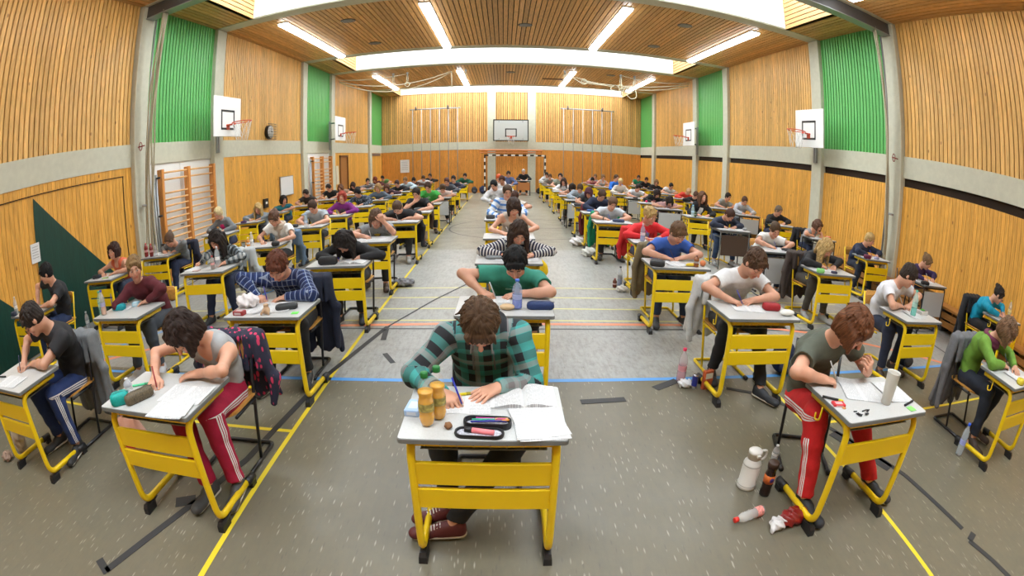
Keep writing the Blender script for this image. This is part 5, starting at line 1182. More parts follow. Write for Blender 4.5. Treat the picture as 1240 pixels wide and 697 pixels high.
('Rb2', 'pink top with dark hair bent low', (4.009, 22.51, 0.988), (4.1, 22.3, 'Y'), (0.35, 0.1, 0.12), 'S', '', (0.012, 0.012, 0.014), (0.006, 0.006, 0.007), 's', {'pitch': 55, 'ch': 'y'}),
('r12', 'white and black shirt in the last row', (2.022, 23.56, 1.11), (2.0, 23.1, 'Y'), (0.62, 0.62, 0.62), 'L', '', (0.03, 0.03, 0.035), (0.018, 0.011, 0.008), 's', {'pitch': 35, 'yaw': -20, 'ch': 'y'}),
('L38', 'green and white top in the left corner', (-5.802, 23.86, 1.066), (-5.45, 23.4, 'Y'), (0.12, 0.3, 0.1), 'S', '', (0.012, 0.012, 0.014), (0.006, 0.006, 0.007), 's', {'pitch': 40, 'ch': 'y'}),
('Rgreen', 'emerald green T-shirt', (6.579, 23.96, 1.167), (6.4, 23.5, 'Y'), (0.01, 0.25, 0.13), 'S', '', (0.012, 0.012, 0.014), (0.018, 0.011, 0.008), 's', {'pitch': 30, 'ch': 'y'}),
('L29', 'black cardigan near the back wall', (-3.483, 23.96, 1.062), (-3.6, 23.5, 'Y'), (0.012, 0.012, 0.014), 'L', 'open4', (0.012, 0.012, 0.014), (0.018, 0.011, 0.008), 's', {'pitch': 22, 'ch': 'y'}),
('Rb', 'grey shirt leaning back', (4.461, 24.26, 1.093), (4.1, 23.8, 'Y'), (0.33, 0.34, 0.36), 'S', '', (0.012, 0.012, 0.014), (0.16, 0.09, 0.04), 's', {'pitch': 20, 'yaw': -20, 'ch': 'y'}),
('T', 'black jacket at the wooden supervisor table', (1.01, 25.21, 1.207), (1.0, 24.75, 'T'), (0.012, 0.012, 0.014), 'L', '', (0.03, 0.03, 0.035), (0.45, 0.4, 0.36), 's', {'pitch': 20, 'ch': 'k'})]
ITEMS=[
('juice', (-0.315, 1.819, 0.76), {}, 'green-capped apple juice bottle, nearer one beside the front plaid hoodie'),
('juice', (-0.272, 1.878, 0.76), {}, 'green-capped apple juice bottle, touching the writing hand of the plaid hoodie'),
('nut', (-0.224, 1.795, 0.76), {}, 'brown walnut piece beside the apple juice bottles'),
('packet', (-0.39, 1.939, 0.76), {'c': (0.35, 0.5, 0.75), 's': (0.07, 0.11, 0.03), 'rz': -0.1}, 'blue and white tissue packet left of the apple juice bottles'),
('opencase', (-0.076, 1.786, 0.76), {}, 'open black pencil case with coloured pens on the front centre desk'),
('book', (0.094, 2.08, 0.76), {'rz': 0.02}, 'open book lying on the front centre desk'),
('sheets', (0.162, 1.834, 0.76), {'rz': 0.1, 'n': 3, 's': (0.21, 0.27)}, 'stack of loose white pages at the right corner of the front centre desk'),
('sheets', (-0.159, 2.011, 0.76), {'rz': -0.03, 'n': 1, 's': (0.22, 0.18)}, 'sheet being written on by the plaid hoodie'),
('marker', (-0.203, 2.093, 0.765), {'c': (0.75, 0.6, 0.02), 'rz': 0.3}, 'yellow marker under the fingers of the plaid hoodie'),
('bottle', (0.101, 3.464, 0.76), {'h': 0.22, 'r': 0.037, 'c': (0.45, 0.55, 0.75), 'liq': (0.01, 0.04, 0.5), 'cap': (0.05, 0.15, 0.6), 'lh': 0.28}, 'blue water bottle on the second centre desk'),
('case', (0.269, 3.467, 0.76), {'c': (0.01, 0.03, 0.12), 's': (0.2, 0.07, 0.055)}, 'navy blue pencil case on the second centre desk'),
('roll', (0.03, 3.443, 0.76), {}, 'bread roll beside the blue bottle'),
('sheets', (-0.07, 3.697, 0.76), {'rz': 0, 'n': 2, 's': (0.25, 0.18)}, 'exam sheets under the hands of the green printed T-shirt'),
('case', (-2.082, 1.8, 0.76), {'c': (0.0, 0.33, 0.3), 's': (0.13, 0.085, 0.065), 'rz': 0.75}, 'teal pencil case on the near left desk'),
('case', (-1.965, 1.862, 0.76), {'c': (0.11, 0.085, 0.05), 's': (0.2, 0.06, 0.06), 'rz': 1.1}, 'brown snakeskin pencil case on the near left desk'),
('bottle', (-2.098, 1.914, 0.76), {'h': 0.1, 'r': 0.03, 'c': (0.7, 0.72, 0.8), 'liq': None, 'cap': (0.7, 0.7, 0.7)}, 'small white bottle behind the teal case'),
('sheets', (-1.68, 1.969, 0.76), {'rz': 0.0, 'n': 2, 's': (0.3, 0.21)}, 'large sheet under the left hand of the grey tank top'),
('sheets', (-1.676, 1.786, 0.76), {'rz': 0.08, 'n': 3, 's': (0.24, 0.17)}, 'fanned exam sheets at the front of the near left desk'),
('marker', (-2.101, 2.027, 0.765), {'c': (0.1, 0.6, 0.3), 'rz': 0.5}, 'green marker beside the snakeskin case'),
('sheets', (-3.606, 1.848, 0.76), {'rz': 0.1, 'n': 2, 's': (0.3, 0.2)}, 'exam sheets before the black T-shirt with red print'),
('marker', (-3.871, 1.883, 0.765), {'c': (0.02, 0.02, 0.02), 'rz': 0.2}, 'black pen at the left picture edge'),
('beaker', (2.133, 1.829, 0.76), {}, 'translucent shaker cup on the right foreground desk'),
('marker', (1.758, 1.928, 0.765), {'c': (0.02, 0.02, 0.02), 'rz': -0.6, 'tip': (0.7, 0.7, 0.02)}, 'black and yellow highlighter on the right foreground desk'),
('packet', (1.76, 1.868, 0.76), {'c': (0.6, 0.02, 0.03), 's': (0.08, 0.05, 0.012), 'rz': -0.2}, 'small red sachet beside the highlighter'),
('leads', (1.877, 1.744, 0.76), {}, 'scattered black pen cartridges on the right foreground desk'),
('note', (2.293, 1.726, 0.76), {'c': (0.25, 0.75, 0.15)}, 'green sticky note on the right foreground desk'),
('marker', (2.324, 1.785, 0.765), {'c': (0.01, 0.01, 0.02), 'rz': 0.3}, 'dark pen beside the green sticky note'),
('coin', (1.775, 1.828, 0.76), {}, 'copper coin on the right foreground desk'),
('sheets', (2.046, 2.015, 0.76), {'rz': -0.35, 'n': 2, 's': (0.25, 0.3)}, 'large exam sheet under the hand of the olive T-shirt'),
('sheets', (2.314, 1.955, 0.76), {'rz': -0.1, 'n': 2, 's': (0.2, 0.27)}, 'second exam sheet behind the shaker cup'),
('case', (-3.76, 3.573, 0.76), {'c': (0.0, 0.28, 0.33), 's': (0.18, 0.08, 0.06), 'rz': 0.1}, 'open teal pencil case on the dark red jacket desk'),
('bottle', (-3.91, 3.428, 0.76), {'h': 0.24, 'r': 0.032, 'c': (0.35, 0.62, 0.5), 'liq': None, 'cap': (0.1, 0.4, 0.2)}, 'green-tinted bottle, left of two on the dark red jacket desk'),
('bottle', (-3.864, 3.422, 0.76), {'h': 0.25, 'r': 0.032, 'c': (0.7, 0.7, 0.72), 'liq': (0.75, 0.3, 0.05), 'cap': (0.03, 0.05, 0.4), 'lh': 0.4}, 'orange drink bottle with blue cap on the dark red jacket desk'),
('packet', (-3.605, 3.696, 0.76), {'c': (0.35, 0.6, 0.75), 's': (0.08, 0.06, 0.04), 'rz': 0.4}, 'pale blue crumpled packet on the dark red jacket desk'),
('sheets', (-3.739, 3.652, 0.76), {'rz': 0.1, 'n': 2, 's': (0.25, 0.2)}, 'exam sheets before the dark red zip jacket'),
('figure', (-1.817, 3.363, 0.76), {}, 'small beige toy figure on the blue plaid shirt desk'),
('packet', (-2.07, 3.35, 0.76), {'c': (0.3, 0.02, 0.02), 's': (0.11, 0.06, 0.035), 'rz': -0.1}, 'dark red pouch on the blue plaid shirt desk'),
('crumple', (-2.096, 3.548, 0.76), {'c': (0.7, 0.66, 0.66), 's': 0.1}, 'crumpled white bag on the blue plaid shirt desk'),
('case', (-1.692, 3.486, 0.76), {'c': (0.025, 0.028, 0.03), 's': (0.19, 0.075, 0.045), 'rz': 0.35}, 'dark grey pencil case on the blue plaid shirt desk'),
('note', (-1.572, 3.377, 0.76), {'c': (0.15, 0.7, 0.1)}, 'green note under the dark grey pencil case'),
('case', (-6.133, 3.49, 0.76), {'c': (0.02, 0.03, 0.06), 's': (0.12, 0.08, 0.06)}, 'dark blue pouch on the desk at the left edge'),
('bottle', (-6.12, 3.542, 0.76), {'h': 0.24, 'r': 0.033, 'c': (0.75, 0.76, 0.74), 'liq': None, 'cap': (0.5, 0.5, 0.48)}, 'clear bottle beside the dark blue pouch'),
('case', (2.233, 3.539, 0.76), {'c': (0.33, 0.01, 0.015), 's': (0.17, 0.09, 0.06), 'rz': -0.1}, 'dark red pencil case on the white V-neck desk'),
('egg', (2.311, 3.389, 0.76), {}, 'white oval glasses case on the white V-neck desk'),
('sheets', (2.003, 3.568, 0.76), {'rz': -0.15, 'n': 2, 's': (0.28, 0.22)}, 'exam sheets under the hands of the white V-neck T-shirt'),
('bottle', (4.187, 3.505, 0.76), {'h': 0.27, 'r': 0.037, 'c': (0.45, 0.78, 0.72), 'liq': (0.05, 0.5, 0.42), 'cap': (0.1, 0.45, 0.35), 'lh': 0.45}, 'tall teal water bottle on a right side desk'),
('tub', (4.451, 3.579, 0.76), {}, 'clear food box with green lid beside the teal bottle'),
('bottle', (7.057, 3.607, 0.76), {'h': 0.26, 'r': 0.035, 'c': (0.7, 0.68, 0.6), 'liq': (0.75, 0.55, 0.05), 'cap': (0.7, 0.6, 0.05), 'lh': 0.25}, 'yellow drink bottle before the turquoise sweater'),
('bottle', (7.11, 3.604, 0.76), {'h': 0.1, 'r': 0.03, 'c': (0.75, 0.72, 0.55), 'liq': None, 'cap': (0.7, 0.7, 0.6)}, 'small cream bottle at the right picture edge'),
('orange', (7.11, 3.585, 0.76), {}, 'orange fruit at the right edge desk'),
('case', (4.162, 1.779, 0.76), {'c': (0.62, 0.5, 0.03), 's': (0.1, 0.08, 0.05)}, 'yellow pencil pouch at the right edge'),
('case', (-1.912, 5.131, 0.76), {'c': (0.02, 0.02, 0.022), 's': (0.23, 0.08, 0.09), 'rz': 0.02}, 'large black pencil case beside the resting black sweater'),
('book', (-1.637, 5.219, 0.76), {'rz': -0.1}, 'open book before the resting black sweater'),
('bottle', (-3.512, 5.175, 0.76), {'h': 0.17, 'r': 0.03, 'c': (0.7, 0.7, 0.7), 'liq': (0.1, 0.03, 0.01), 'cap': (0.6, 0.03, 0.03), 'lh': 0.6}, 'half-empty cola bottle with red cap on the checked shirt desk'),
('bottle', (-3.517, 5.308, 0.76), {'h': 0.26, 'r': 0.036, 'c': (0.7, 0.75, 0.78), 'liq': None, 'cap': (0.8, 0.8, 0.8)}, 'tall clear bottle on the checked shirt desk'),
('packet', (-3.763, 5.143, 0.76), {'c': (0.6, 0.4, 0.38), 's': (0.1, 0.07, 0.012)}, 'pink paper slip on the checked shirt desk'),
('case', (-5.919, 5.215, 0.76), {'c': (0.015, 0.018, 0.025), 's': (0.19, 0.08, 0.055), 'rz': 0.1}, 'black pencil case before the orange tank top'),
('marker', (-5.639, 5.155, 0.77), {'c': (0.4, 0.6, 0.1), 'rz': 0.2}, 'green glue stick before the orange tank top'),
('case', (-0.09, 5.288, 0.76), {'c': (0.16, 0.17, 0.18), 's': (0.2, 0.14, 0.03)}, 'grey folded pouch on the striped top desk'),
('case', (1.646, 5.062, 0.76), {'c': (0.02, 0.02, 0.022), 's': (0.17, 0.1, 0.065), 'rz': -0.3}, 'black pencil case before the royal blue T-shirt'),
('bottle', (2.124, 5.103, 0.76), {'h': 0.13, 'r': 0.032, 'c': (0.25, 0.08, 0.02), 'liq': (0.12, 0.03, 0.01), 'cap': (0.12, 0.02, 0.02), 'lh': 0.5}, 'brown bottle with coloured label before the royal blue T-shirt'),
('banana', (2.069, 5.093, 0.76), {}, 'yellow banana before the royal blue T-shirt'),
('apple', (2.232, 5.165, 0.76), {'c': (0.72, 0.22, 0.08)}, 'red-orange apple before the royal blue T-shirt'),
('apple', (2.24, 5.186, 0.76), {'c': (0.55, 0.6, 0.05)}, 'yellow-green apple at the desk corner of the royal blue T-shirt'),
('bottle', (1.931, 6.693, 0.76), {'h': 0.25, 'r': 0.036, 'c': (0.6, 0.6, 0.75), 'liq': (0.3, 0.35, 0.6), 'cap': (0.6, 0.4, 0.5), 'lh': 0.2}, 'clear water bottle before the red cardigan'),
('packet', (2.054, 6.657, 0.76), {'c': (0.75, 0.12, 0.05), 's': (0.12, 0.07, 0.05)}, 'orange-red snack box before the red cardigan'),
('case', (4.02, 5.22, 0.76), {'c': (0.25, 0.65, 0.2), 's': (0.12, 0.08, 0.055)}, 'bright green pencil case before the long blonde hair'),
('case', (4.292, 5.245, 0.76), {'c': (0.04, 0.04, 0.09), 's': (0.1, 0.06, 0.03)}, 'dark blue pencils and pouch beside the green case'),
('case', (6.29, 5.11, 0.76), {'c': (0.015, 0.015, 0.02), 's': (0.18, 0.07, 0.05), 'rz': -0.3}, 'black pouch before the purple cardigan'),
('case', (4.377, 6.68, 0.76), {'c': (0.02, 0.02, 0.022), 's': (0.2, 0.07, 0.045), 'rz': -0.1}, 'black glasses case on the grey-panelled desk'),
('case', (-3.29, 6.62, 0.76), {'c': (0.02, 0.02, 0.022), 's': (0.12, 0.1, 0.07)}, 'black pouch before the beige scarf'),
('bottle', (-3.768, 6.62, 0.76), {'h': 0.16, 'r': 0.03, 'c': (0.75, 0.4, 0.1), 'liq': (0.75, 0.25, 0.02), 'cap': (0.7, 0.7, 0.7), 'lh': 0.7}, 'orange juice bottle before the beige scarf'),
('bottle', (-3.762, 6.724, 0.76), {'h': 0.22, 'r': 0.033, 'c': (0.75, 0.76, 0.76), 'liq': None, 'cap': (0.8, 0.8, 0.8)}, 'clear bottle behind the orange juice bottle'),
('coffee', (-3.86, 6.626, 0.76), {}, 'small white cup before the beige scarf'),
('case', (-5.907, 10.24, 0.76), {'c': (0.07, 0.03, 0.12), 's': (0.16, 0.08, 0.05)}, 'dark purple pouch before the grey cardigan'),
('bottle', (-3.575, 8.54, 0.76), {'h': 0.25, 'r': 0.038, 'c': (0.55, 0.68, 0.75), 'liq': None, 'cap': (0.2, 0.4, 0.7)}, 'large water bottle before the light grey T-shirt'),
('case', (-3.867, 8.649, 0.76), {'c': (0.03, 0.03, 0.035), 's': (0.17, 0.09, 0.06)}, 'black pencil case left of the large water bottle'),
('case', (-3.753, 10.162, 0.76), {'c': (0.02, 0.02, 0.02), 's': (0.16, 0.08, 0.05)}, 'black pencil case before the purple top'),
('sheets', (-3.729, 10.56, 0.761), {'n': 3, 'rz': 0.1, 's': (0.2, 0.2), 'c': (0.45, 0.65, 0.5)}, 'pale green worksheets before the purple top'),
('case', (-1.757, 10.468, 0.76), {'c': (0.06, 0.065, 0.07), 's': (0.24, 0.1, 0.07)}, 'grey pencil case before the hand-at-mouth T-shirt'),
('case', (2.053, 8.743, 0.76), {'c': (0.04, 0.06, 0.13), 's': (0.22, 0.09, 0.06)}, 'navy pencil case before the pale grey T-shirt'),
('case', (1.849, 10.437, 0.76), {'c': (0.03, 0.09, 0.28), 's': (0.2, 0.09, 0.05)}, 'blue pencil case before the navy sweater'),
('crumple', (4.663, 8.777, 0.76), {'c': (0.3, 0.3, 0.3), 's': 0.05}, 'grey crumpled foil on the brown-panelled desk'),
('bottle', (4.236, 10.606, 0.76), {'h': 0.27, 'r': 0.042, 'c': (0.55, 0.72, 0.72), 'liq': None, 'cap': (0.2, 0.5, 0.7)}, 'large clear bottle before the white blouse'),
('bottle', (4.295, 10.59, 0.76), {'h': 0.13, 'r': 0.03, 'c': (0.05, 0.08, 0.03), 'liq': None, 'cap': (0.05, 0.05, 0.02)}, 'small dark bottle before the white blouse'),
('case', (6.391, 6.82, 0.76), {'c': (0.12, 0.01, 0.05), 's': (0.16, 0.09, 0.07), 'rz': -0.2}, 'maroon pencil case before the navy sweater and blond hair'),
('case', (6.692, 6.861, 0.76), {'c': (0.3, 0.3, 0.45), 's': (0.11, 0.08, 0.05)}, 'lilac pouch beside the maroon case'),
('packet', (6.99, 8.947, 0.76), {'c': (0.65, 0.02, 0.02), 's': (0.14, 0.08, 0.05)}, 'red box before the brown bob'),
('bottle', (-5.973, 6.625, 0.76), {'h': 0.24, 'r': 0.038, 'c': (0.2, 0.02, 0.02), 'liq': (0.03, 0.01, 0.01), 'cap': (0.5, 0.02, 0.02), 'lh': 0.5}, 'red-labelled cola bottle, left of three'),
('bottle', (-5.832, 6.61, 0.76), {'h': 0.22, 'r': 0.038, 'c': (0.2, 0.03, 0.03), 'liq': (0.03, 0.01, 0.01), 'cap': (0.5, 0.02, 0.02), 'lh': 0.5}, 'red-labelled cola bottle, middle of three'),
('bottle', (-5.723, 6.606, 0.76), {'h': 0.2, 'r': 0.036, 'c': (0.6, 0.6, 0.6), 'liq': None, 'cap': (0.2, 0.2, 0.25)}, 'clear bottle beside the two cola bottles'),
('apple', (4.017, 13.696, 0.76), {'c': (0.75, 0.03, 0.15)}, 'pink cup before the black cardigan and pink blouse'),
('case', (-0.222, 8.834, 0.76), {'c': (0.03, 0.03, 0.035), 's': (0.16, 0.1, 0.07)}, 'black pouch before the blue striped shirt'),
('case', (-3.754, 14.049, 0.76), {'c': (0.03, 0.03, 0.035), 's': (0.18, 0.1, 0.06)}, 'black pouch before the slate cardigan'),
('case', (4.071, 15.14, 0.76), {'c': (0.04, 0.04, 0.045), 's': (0.16, 0.1, 0.04)}, 'dark calculator before the white T-shirt'),
('case', (1.759, 11.74, 0.76), {'c': (0.05, 0.05, 0.055), 's': (0.2, 0.1, 0.05)}, 'dark pouch before the charcoal top'),
('thermos', (1.533, 2.251, 0), {}, 'white thermos flask standing on the floor at the right'),
('colabig', (1.624, 2.142, 0), {}, 'dark cola bottle with orange label beside the white thermos'),
('lying', (1.422, 1.934, 0), {}, 'clear plastic bottle with red cap lying on the floor'),
('snackbag', (1.635, 1.836, 0), {}, 'crumpled dark red snack bag by the right front desk foot'),
('bottle', (1.883, 2.503, 0), {'h': 0.12, 'r': 0.028, 'c': (0.7, 0.7, 0.7), 'liq': None, 'cap': (0.8, 0.8, 0.8)}, 'small clear bottle with white cap near the black chair leg'),
('bottle', (3.853, 2.079, 0), {'h': 0.3, 'r': 0.04, 'c': (0.6, 0.68, 0.75), 'liq': None, 'cap': (0.02, 0.1, 0.7)}, 'blue-capped water bottle on the floor at the right'),
('bottle', (1.571, 3.806, 0), {'h': 0.32, 'r': 0.042, 'c': (0.7, 0.6, 0.65), 'liq': (0.7, 0.3, 0.35), 'cap': (0.7, 0.03, 0.1), 'lh': 0.3}, 'pink-labelled bottle on the floor beside the foil ball'),
('crumple', (1.576, 3.705, 0), {'c': (0.7, 0.7, 0.72), 's': 0.06}, 'crumpled foil ball on the floor in the right aisle'),
('can', (1.651, 3.667, 0), {}, 'blue and silver drink can on the floor in the right aisle'),
('carton', (1.769, 3.659, 0), {}, 'red and brown biscuit carton leaning by the desk foot'),
('bottle', (2.761, 3.605, 0), {'h': 0.2, 'r': 0.04, 'c': (0.03, 0.03, 0.03), 'liq': None, 'cap': (0.02, 0.02, 0.02)}, 'dark bottle on the floor under the white V-neck desk'),
('bottle', (1.739, 7.129, 0), {'h': 0.3, 'r': 0.04, 'c': (0.65, 0.7, 0.75), 'liq': (0.1, 0.15, 0.4), 'cap': (0.03, 0.03, 0.03), 'lh': 0.3}, 'clear bottle on the floor left of the royal blue T-shirt'),
('bottle', (1.639, 7.025, 0), {'h': 0.14, 'r': 0.032, 'c': (0.12, 0.03, 0.02), 'liq': None, 'cap': (0.3, 0.02, 0.02)}, 'small dark bottle on the floor left of the royal blue T-shirt'),
('crumple', (1.701, 6.799, 0), {'c': (0.6, 0.57, 0.52), 's': 0.08}, 'pale crumpled cloth by the yellow desk foot'),
('crumple', (1.59, 10.566, 0), {'c': (0.7, 0.66, 0.66), 's': 0.16}, 'crumpled white and red wrapping on the aisle floor'),
('crumple', (1.662, 9.388, 0), {'c': (0.66, 0.66, 0.6), 's': 0.15}, 'white plastic bag on the aisle floor, nearer one'),
('packet', (1.729, 11.012, 0.03), {'c': (0.6, 0.03, 0.05), 's': (0.14, 0.1, 0.08)}, 'red packet beside the crumpled wrapping'),
('bottle', (1.656, 13.927, 0), {'h': 0.26, 'r': 0.04, 'c': (0.6, 0.6, 0.6), 'liq': None, 'cap': (0.5, 0.5, 0.5)}, 'grey bottle on the floor in the rear right aisle'),
('packet', (-3.083, 9.423, 0.085), {'c': (0.6, 0.03, 0.05), 's': (0.16, 0.1, 0.06)}, 'red lunch box on top of the blue one in the left aisle'),
('packet', (-3.119, 9.516, 0), {'c': (0.05, 0.12, 0.5), 's': (0.19, 0.12, 0.08)}, 'blue lunch box on the left aisle floor'),
('pouchbag', (-1.46, 7.069, 0), {}, 'grey patterned bag on the floor in the left aisle'),
('bagpink', (-2.605, 2.258, 0), {}, 'pinkish shopping bag standing under the near left desk'),
('crumple', (-2.433, 2.246, 0), {'c': (0.35, 0.4, 0.6), 's': 0.07}, 'crumpled blue foil under the near left desk'),
('crumple', (-4.242, 1.787, 0), {'c': (0.3, 0.2, 0.15), 's': 0.07}, 'brown crumpled wrapper at the left edge'),
('bagpale', (-4.112, 1.954, 0), {}, 'pale paper bag on the floor at the left edge'),
('bottle', (-6.326, 5.15, 0), {'h': 0.28, 'r': 0.04, 'c': (0.7, 0.7, 0.72), 'liq': None, 'cap': (0.6, 0.6, 0.6)}, 'clear bottle on the floor by the dark green wall')]
# ================================================================ SMALL THINGS
GLASS={}
def clear(col):
    k=tuple(round(c,2) for c in col)
    if k not in GLASS:
        m=mat('clear_plastic',col,.08,Alpha=.38); GLASS[k]=m
    return GLASS[k]
def plain(col,rough=.5):
    k='plain_%.2f_%.2f_%.2f_%.1f'%(*col,rough)
    return flat(k,col,rough)
def mk_bottle(loc,label,h=.25,r=.035,c=(.7,.7,.7),liq=None,cap=(.5,.5,.5),lh=.5,group=None,tilt=None):
    t=empty('drink_bottle',loc,label,'bottle',group)
    prof=[(r*.6,.0),(r*.92,.004),(r,.015),(r,h*.30),(r*.93,h*.34),(r*.93,h*.52),(r,h*.56),(r*.97,h*.66),(r*.7,h*.80),(r*.38,h*.88),(r*.34,h*.93)]
    dark=max(c)<.3; MB().lathe(prof,18).obj('bottle_body',plain(c,.15) if dark else clear(c),t)
    MB().lathe([(r*.40,h*.925),(r*.42,h*.93),(r*.42,h*.995),(r*.36,h)],14).obj('cap',plain(cap),t)
    if liq: MB().lathe([(r*.5,.004),(r*.9,.01),(r*.93,.02),(r*.93,h*.30*1.0),(r*.87,h*.34),(r*.87,h*lh)],16).obj('drink',plain(liq,.2),t)
    lc=tuple(min(1,x*.6+.3) for x in cap); MB().lathe([(r*.955,h*.35),(r*.955,h*.51)],18,cap=False).obj('paper_label',plain(lc),t)
    return t
def mk_juice(loc,label):
    t=empty('juice_bottle',loc,label,'bottle','apple juice bottles on the front desk'); r=.034;h=.245
    def pr(k): return [(r*.55*k,.003),(r*.8*k,.01),(r*k,.035),(r*k,.05),(r*.93*k,.058),(r*k,.066),(r*k,.118),(r*.86*k,.132),(r*.88*k,.14),(r*k,.158),(r*.98*k,.170)]
    MB().lathe(pr(1)+[(r*.75,.20),(r*.42,.218),(r*.38,.228)],20).obj('bottle_body',flat('thin_clear_plastic',(.9,.9,.85),.06,Alpha=.09),t)
    MB().lathe(pr(.94)[:-1]+[(r*.93,.164)],20).obj('apple_juice',mat('apple_juice',(.72,.36,.012),.1),t)
    MB().lathe([(r*.46,.222),(r*.47,.226),(r*.47,.243),(r*.42,.246)],16).obj('cap',plain((.01,.16,.03)),t)
    MB().lathe([(r*1.01,.076),(r*1.01,.112)],20,cap=False).obj('paper_label',speck_mat('juice_label',(.35,.30,.08),.6,70,.5),t)
    return t
def rounded(mb,w,d,h,m=0):
    o=round_rect(w,d,min(w,d)*.35,-d/2); rings=[]
    for k,(s_,z) in enumerate(((.82,0),(.97,h*.18),(1,h*.5),(.95,h*.82),(.74,h))): rings.append([(x*s_,y*s_,z) for x,y in o])
    for i in range(len(mb.v)): pass
    return mb.rings(rings,m,True,True)
def mk_case(loc,label,c=(0,0,0),s=(.18,.08,.06),rz=0,group='pencil cases and pouches'):
    t=empty('pencil_case',loc,label,'pencil case',None,rz); key='pouch_%.2f_%.2f_%.2f'%c
    if key not in M: M[key]=speck_mat(key,c,.45 if c==(.11,.085,.05) else .15,120,.6,bump=.2)
    rounded(MB(),*s).obj('pouch',M[key],t)
    MB().tube([(-s[0]*.40,0,s[2]*.98),(0,.004,s[2]*1.03),(s[0]*.40,0,s[2]*.98)],.003,6).box((s[0]*.36,-.004,s[2]*.9),(s[0]*.50,.004,s[2]*.97)).obj('zip',plain(tuple(min(1,x*.5+.05) for x in c)),t)
    return t
def mk_packet(loc,label,c=(0,0,0),s=(.1,.06,.04),rz=0):
    mb=MB(); mb.box((-s[0]/2,-s[1]/2,0),(s[0]/2,s[1]/2,s[2]),0,ch=min(s)*.2)
    o=mb.obj('packet',plain(c),None,loc,rz); tag(o,label,'packet'); MB().box((-s[0]*.3,-s[1]*.51,s[2]*.25),(s[0]*.3,-s[1]*.49,s[2]*.75)).box((-s[0]*.3,-s[1]*.3,s[2]),(s[0]*.3,s[1]*.3,s[2]+.0008)).obj('printed_patch',plain(tuple(min(1,x*.5+.4) for x in c)),o); return o
PAPERL=mat('printed_paper',(.8,.8,.8),.8)
def _pl():
    t=NT(PAPERL); s=t.sep(t.coord('Object')); a=t.math('LESS_THAN',t.math('FRACT',t.math('MULTIPLY',s[1],95)),.38)
    b=t.math('MULTIPLY',t.math('LESS_THAN',t.math('ABSOLUTE',s[0]),.132),t.math('GREATER_THAN',t.math('ABSOLUTE',s[0]),.014)); nz=t.noise(t.coord('Object',scale=(90,20,1)),2,2); c=t.math('MULTIPLY',t.math('MULTIPLY',a,b),t.math('GREATER_THAN',nz,.42))
    t.L(t.mix(t.math('MULTIPLY',c,.6),(.68,.68,.68),(.2,.2,.22)),t.b.inputs['Base Color'])
_pl()
def mk_sheets(loc,label,n=1,rz=0,s=(.21,.297),c=None,group=None):
    rnd=random.Random(label); mb=MB()
    for k in range(n):
        a=rz*0+rnd.uniform(-.06,.06)*k; ox,oy=rnd.uniform(-.01,.01)*k,rnd.uniform(-.01,.01)*k; z0=.0006+.0016*k; N_=6; g=[]
        for i in range(N_+1):
            for j in(0,1):
                x=-s[0]/2+s[0]*i/N_; y=(-.5+j)*s[1]; z=z0+.0025*(abs(x)/s[0]*2)**4*(1 if rnd.random()<.7 else 2)
                g.append((x*math.cos(a)-y*math.sin(a)+ox,x*math.sin(a)+y*math.cos(a)+oy,z))
        f=[(2*i,2*i+2,2*i+3,2*i+1) for i in range(N_)]; v2=[(p[0],p[1],p[2]+.0006) for p in g]
        nV=len(g); mb.add(g+v2,[q[::-1] for q in f]+[tuple(i+nV for i in q) for q in f]+[(0,1,1+nV,nV),(2*N_,2*N_+nV,2*N_+1+nV,2*N_+1)]+[(2*i,2*i+nV,2*i+2+nV,2*i+2) for i in range(N_)]+[(2*i+1,2*i+3,2*i+3+nV,2*i+1+nV) for i in range(N_)])
    o=mb.obj('exam_paper',PAPERL if c is None else plain(c,.8),None,loc,rz); return tag(o,label,'paper',group)
def mk_book(loc,label,rz=0):
    t=empty('open_book',loc,label,'book',None,rz); mb=MB(); rings=[]
    for y in(-.105,.105):
        top=[(x,y,.004+.016*math.exp(-((abs(x)-.05)/.06)**2)-(.010 if abs(x)<.004 else 0)) for x in np.linspace(-.15,.15,23)]; rings.append(top+[(.15,y,.001),(-.15,y,.001)])
    mb.rings(rings,0,True); mb.obj('pages',PAPERL,t); MB().box((-.155,-.109,0),(.155,.109,.0012)).obj('cover',plain((.5,.5,.5)),t); return t
def mk_marker(loc,label,c=(0,0,0),rz=0,tip=None):
    t=empty('marker_pen',(loc[0],loc[1],.768),label,'pen',None,rz); MB().tube([(-.065,0,0),(.035,0,0)],.007,10).obj('barrel',plain(c),t); MB().tube([(.036,0,0),(.062,0,0),(.068,0,0)],[.0078,.0072,.003],10).obj('pen_cap',plain(tip or tuple(x*.5 for x in c)),t); return t
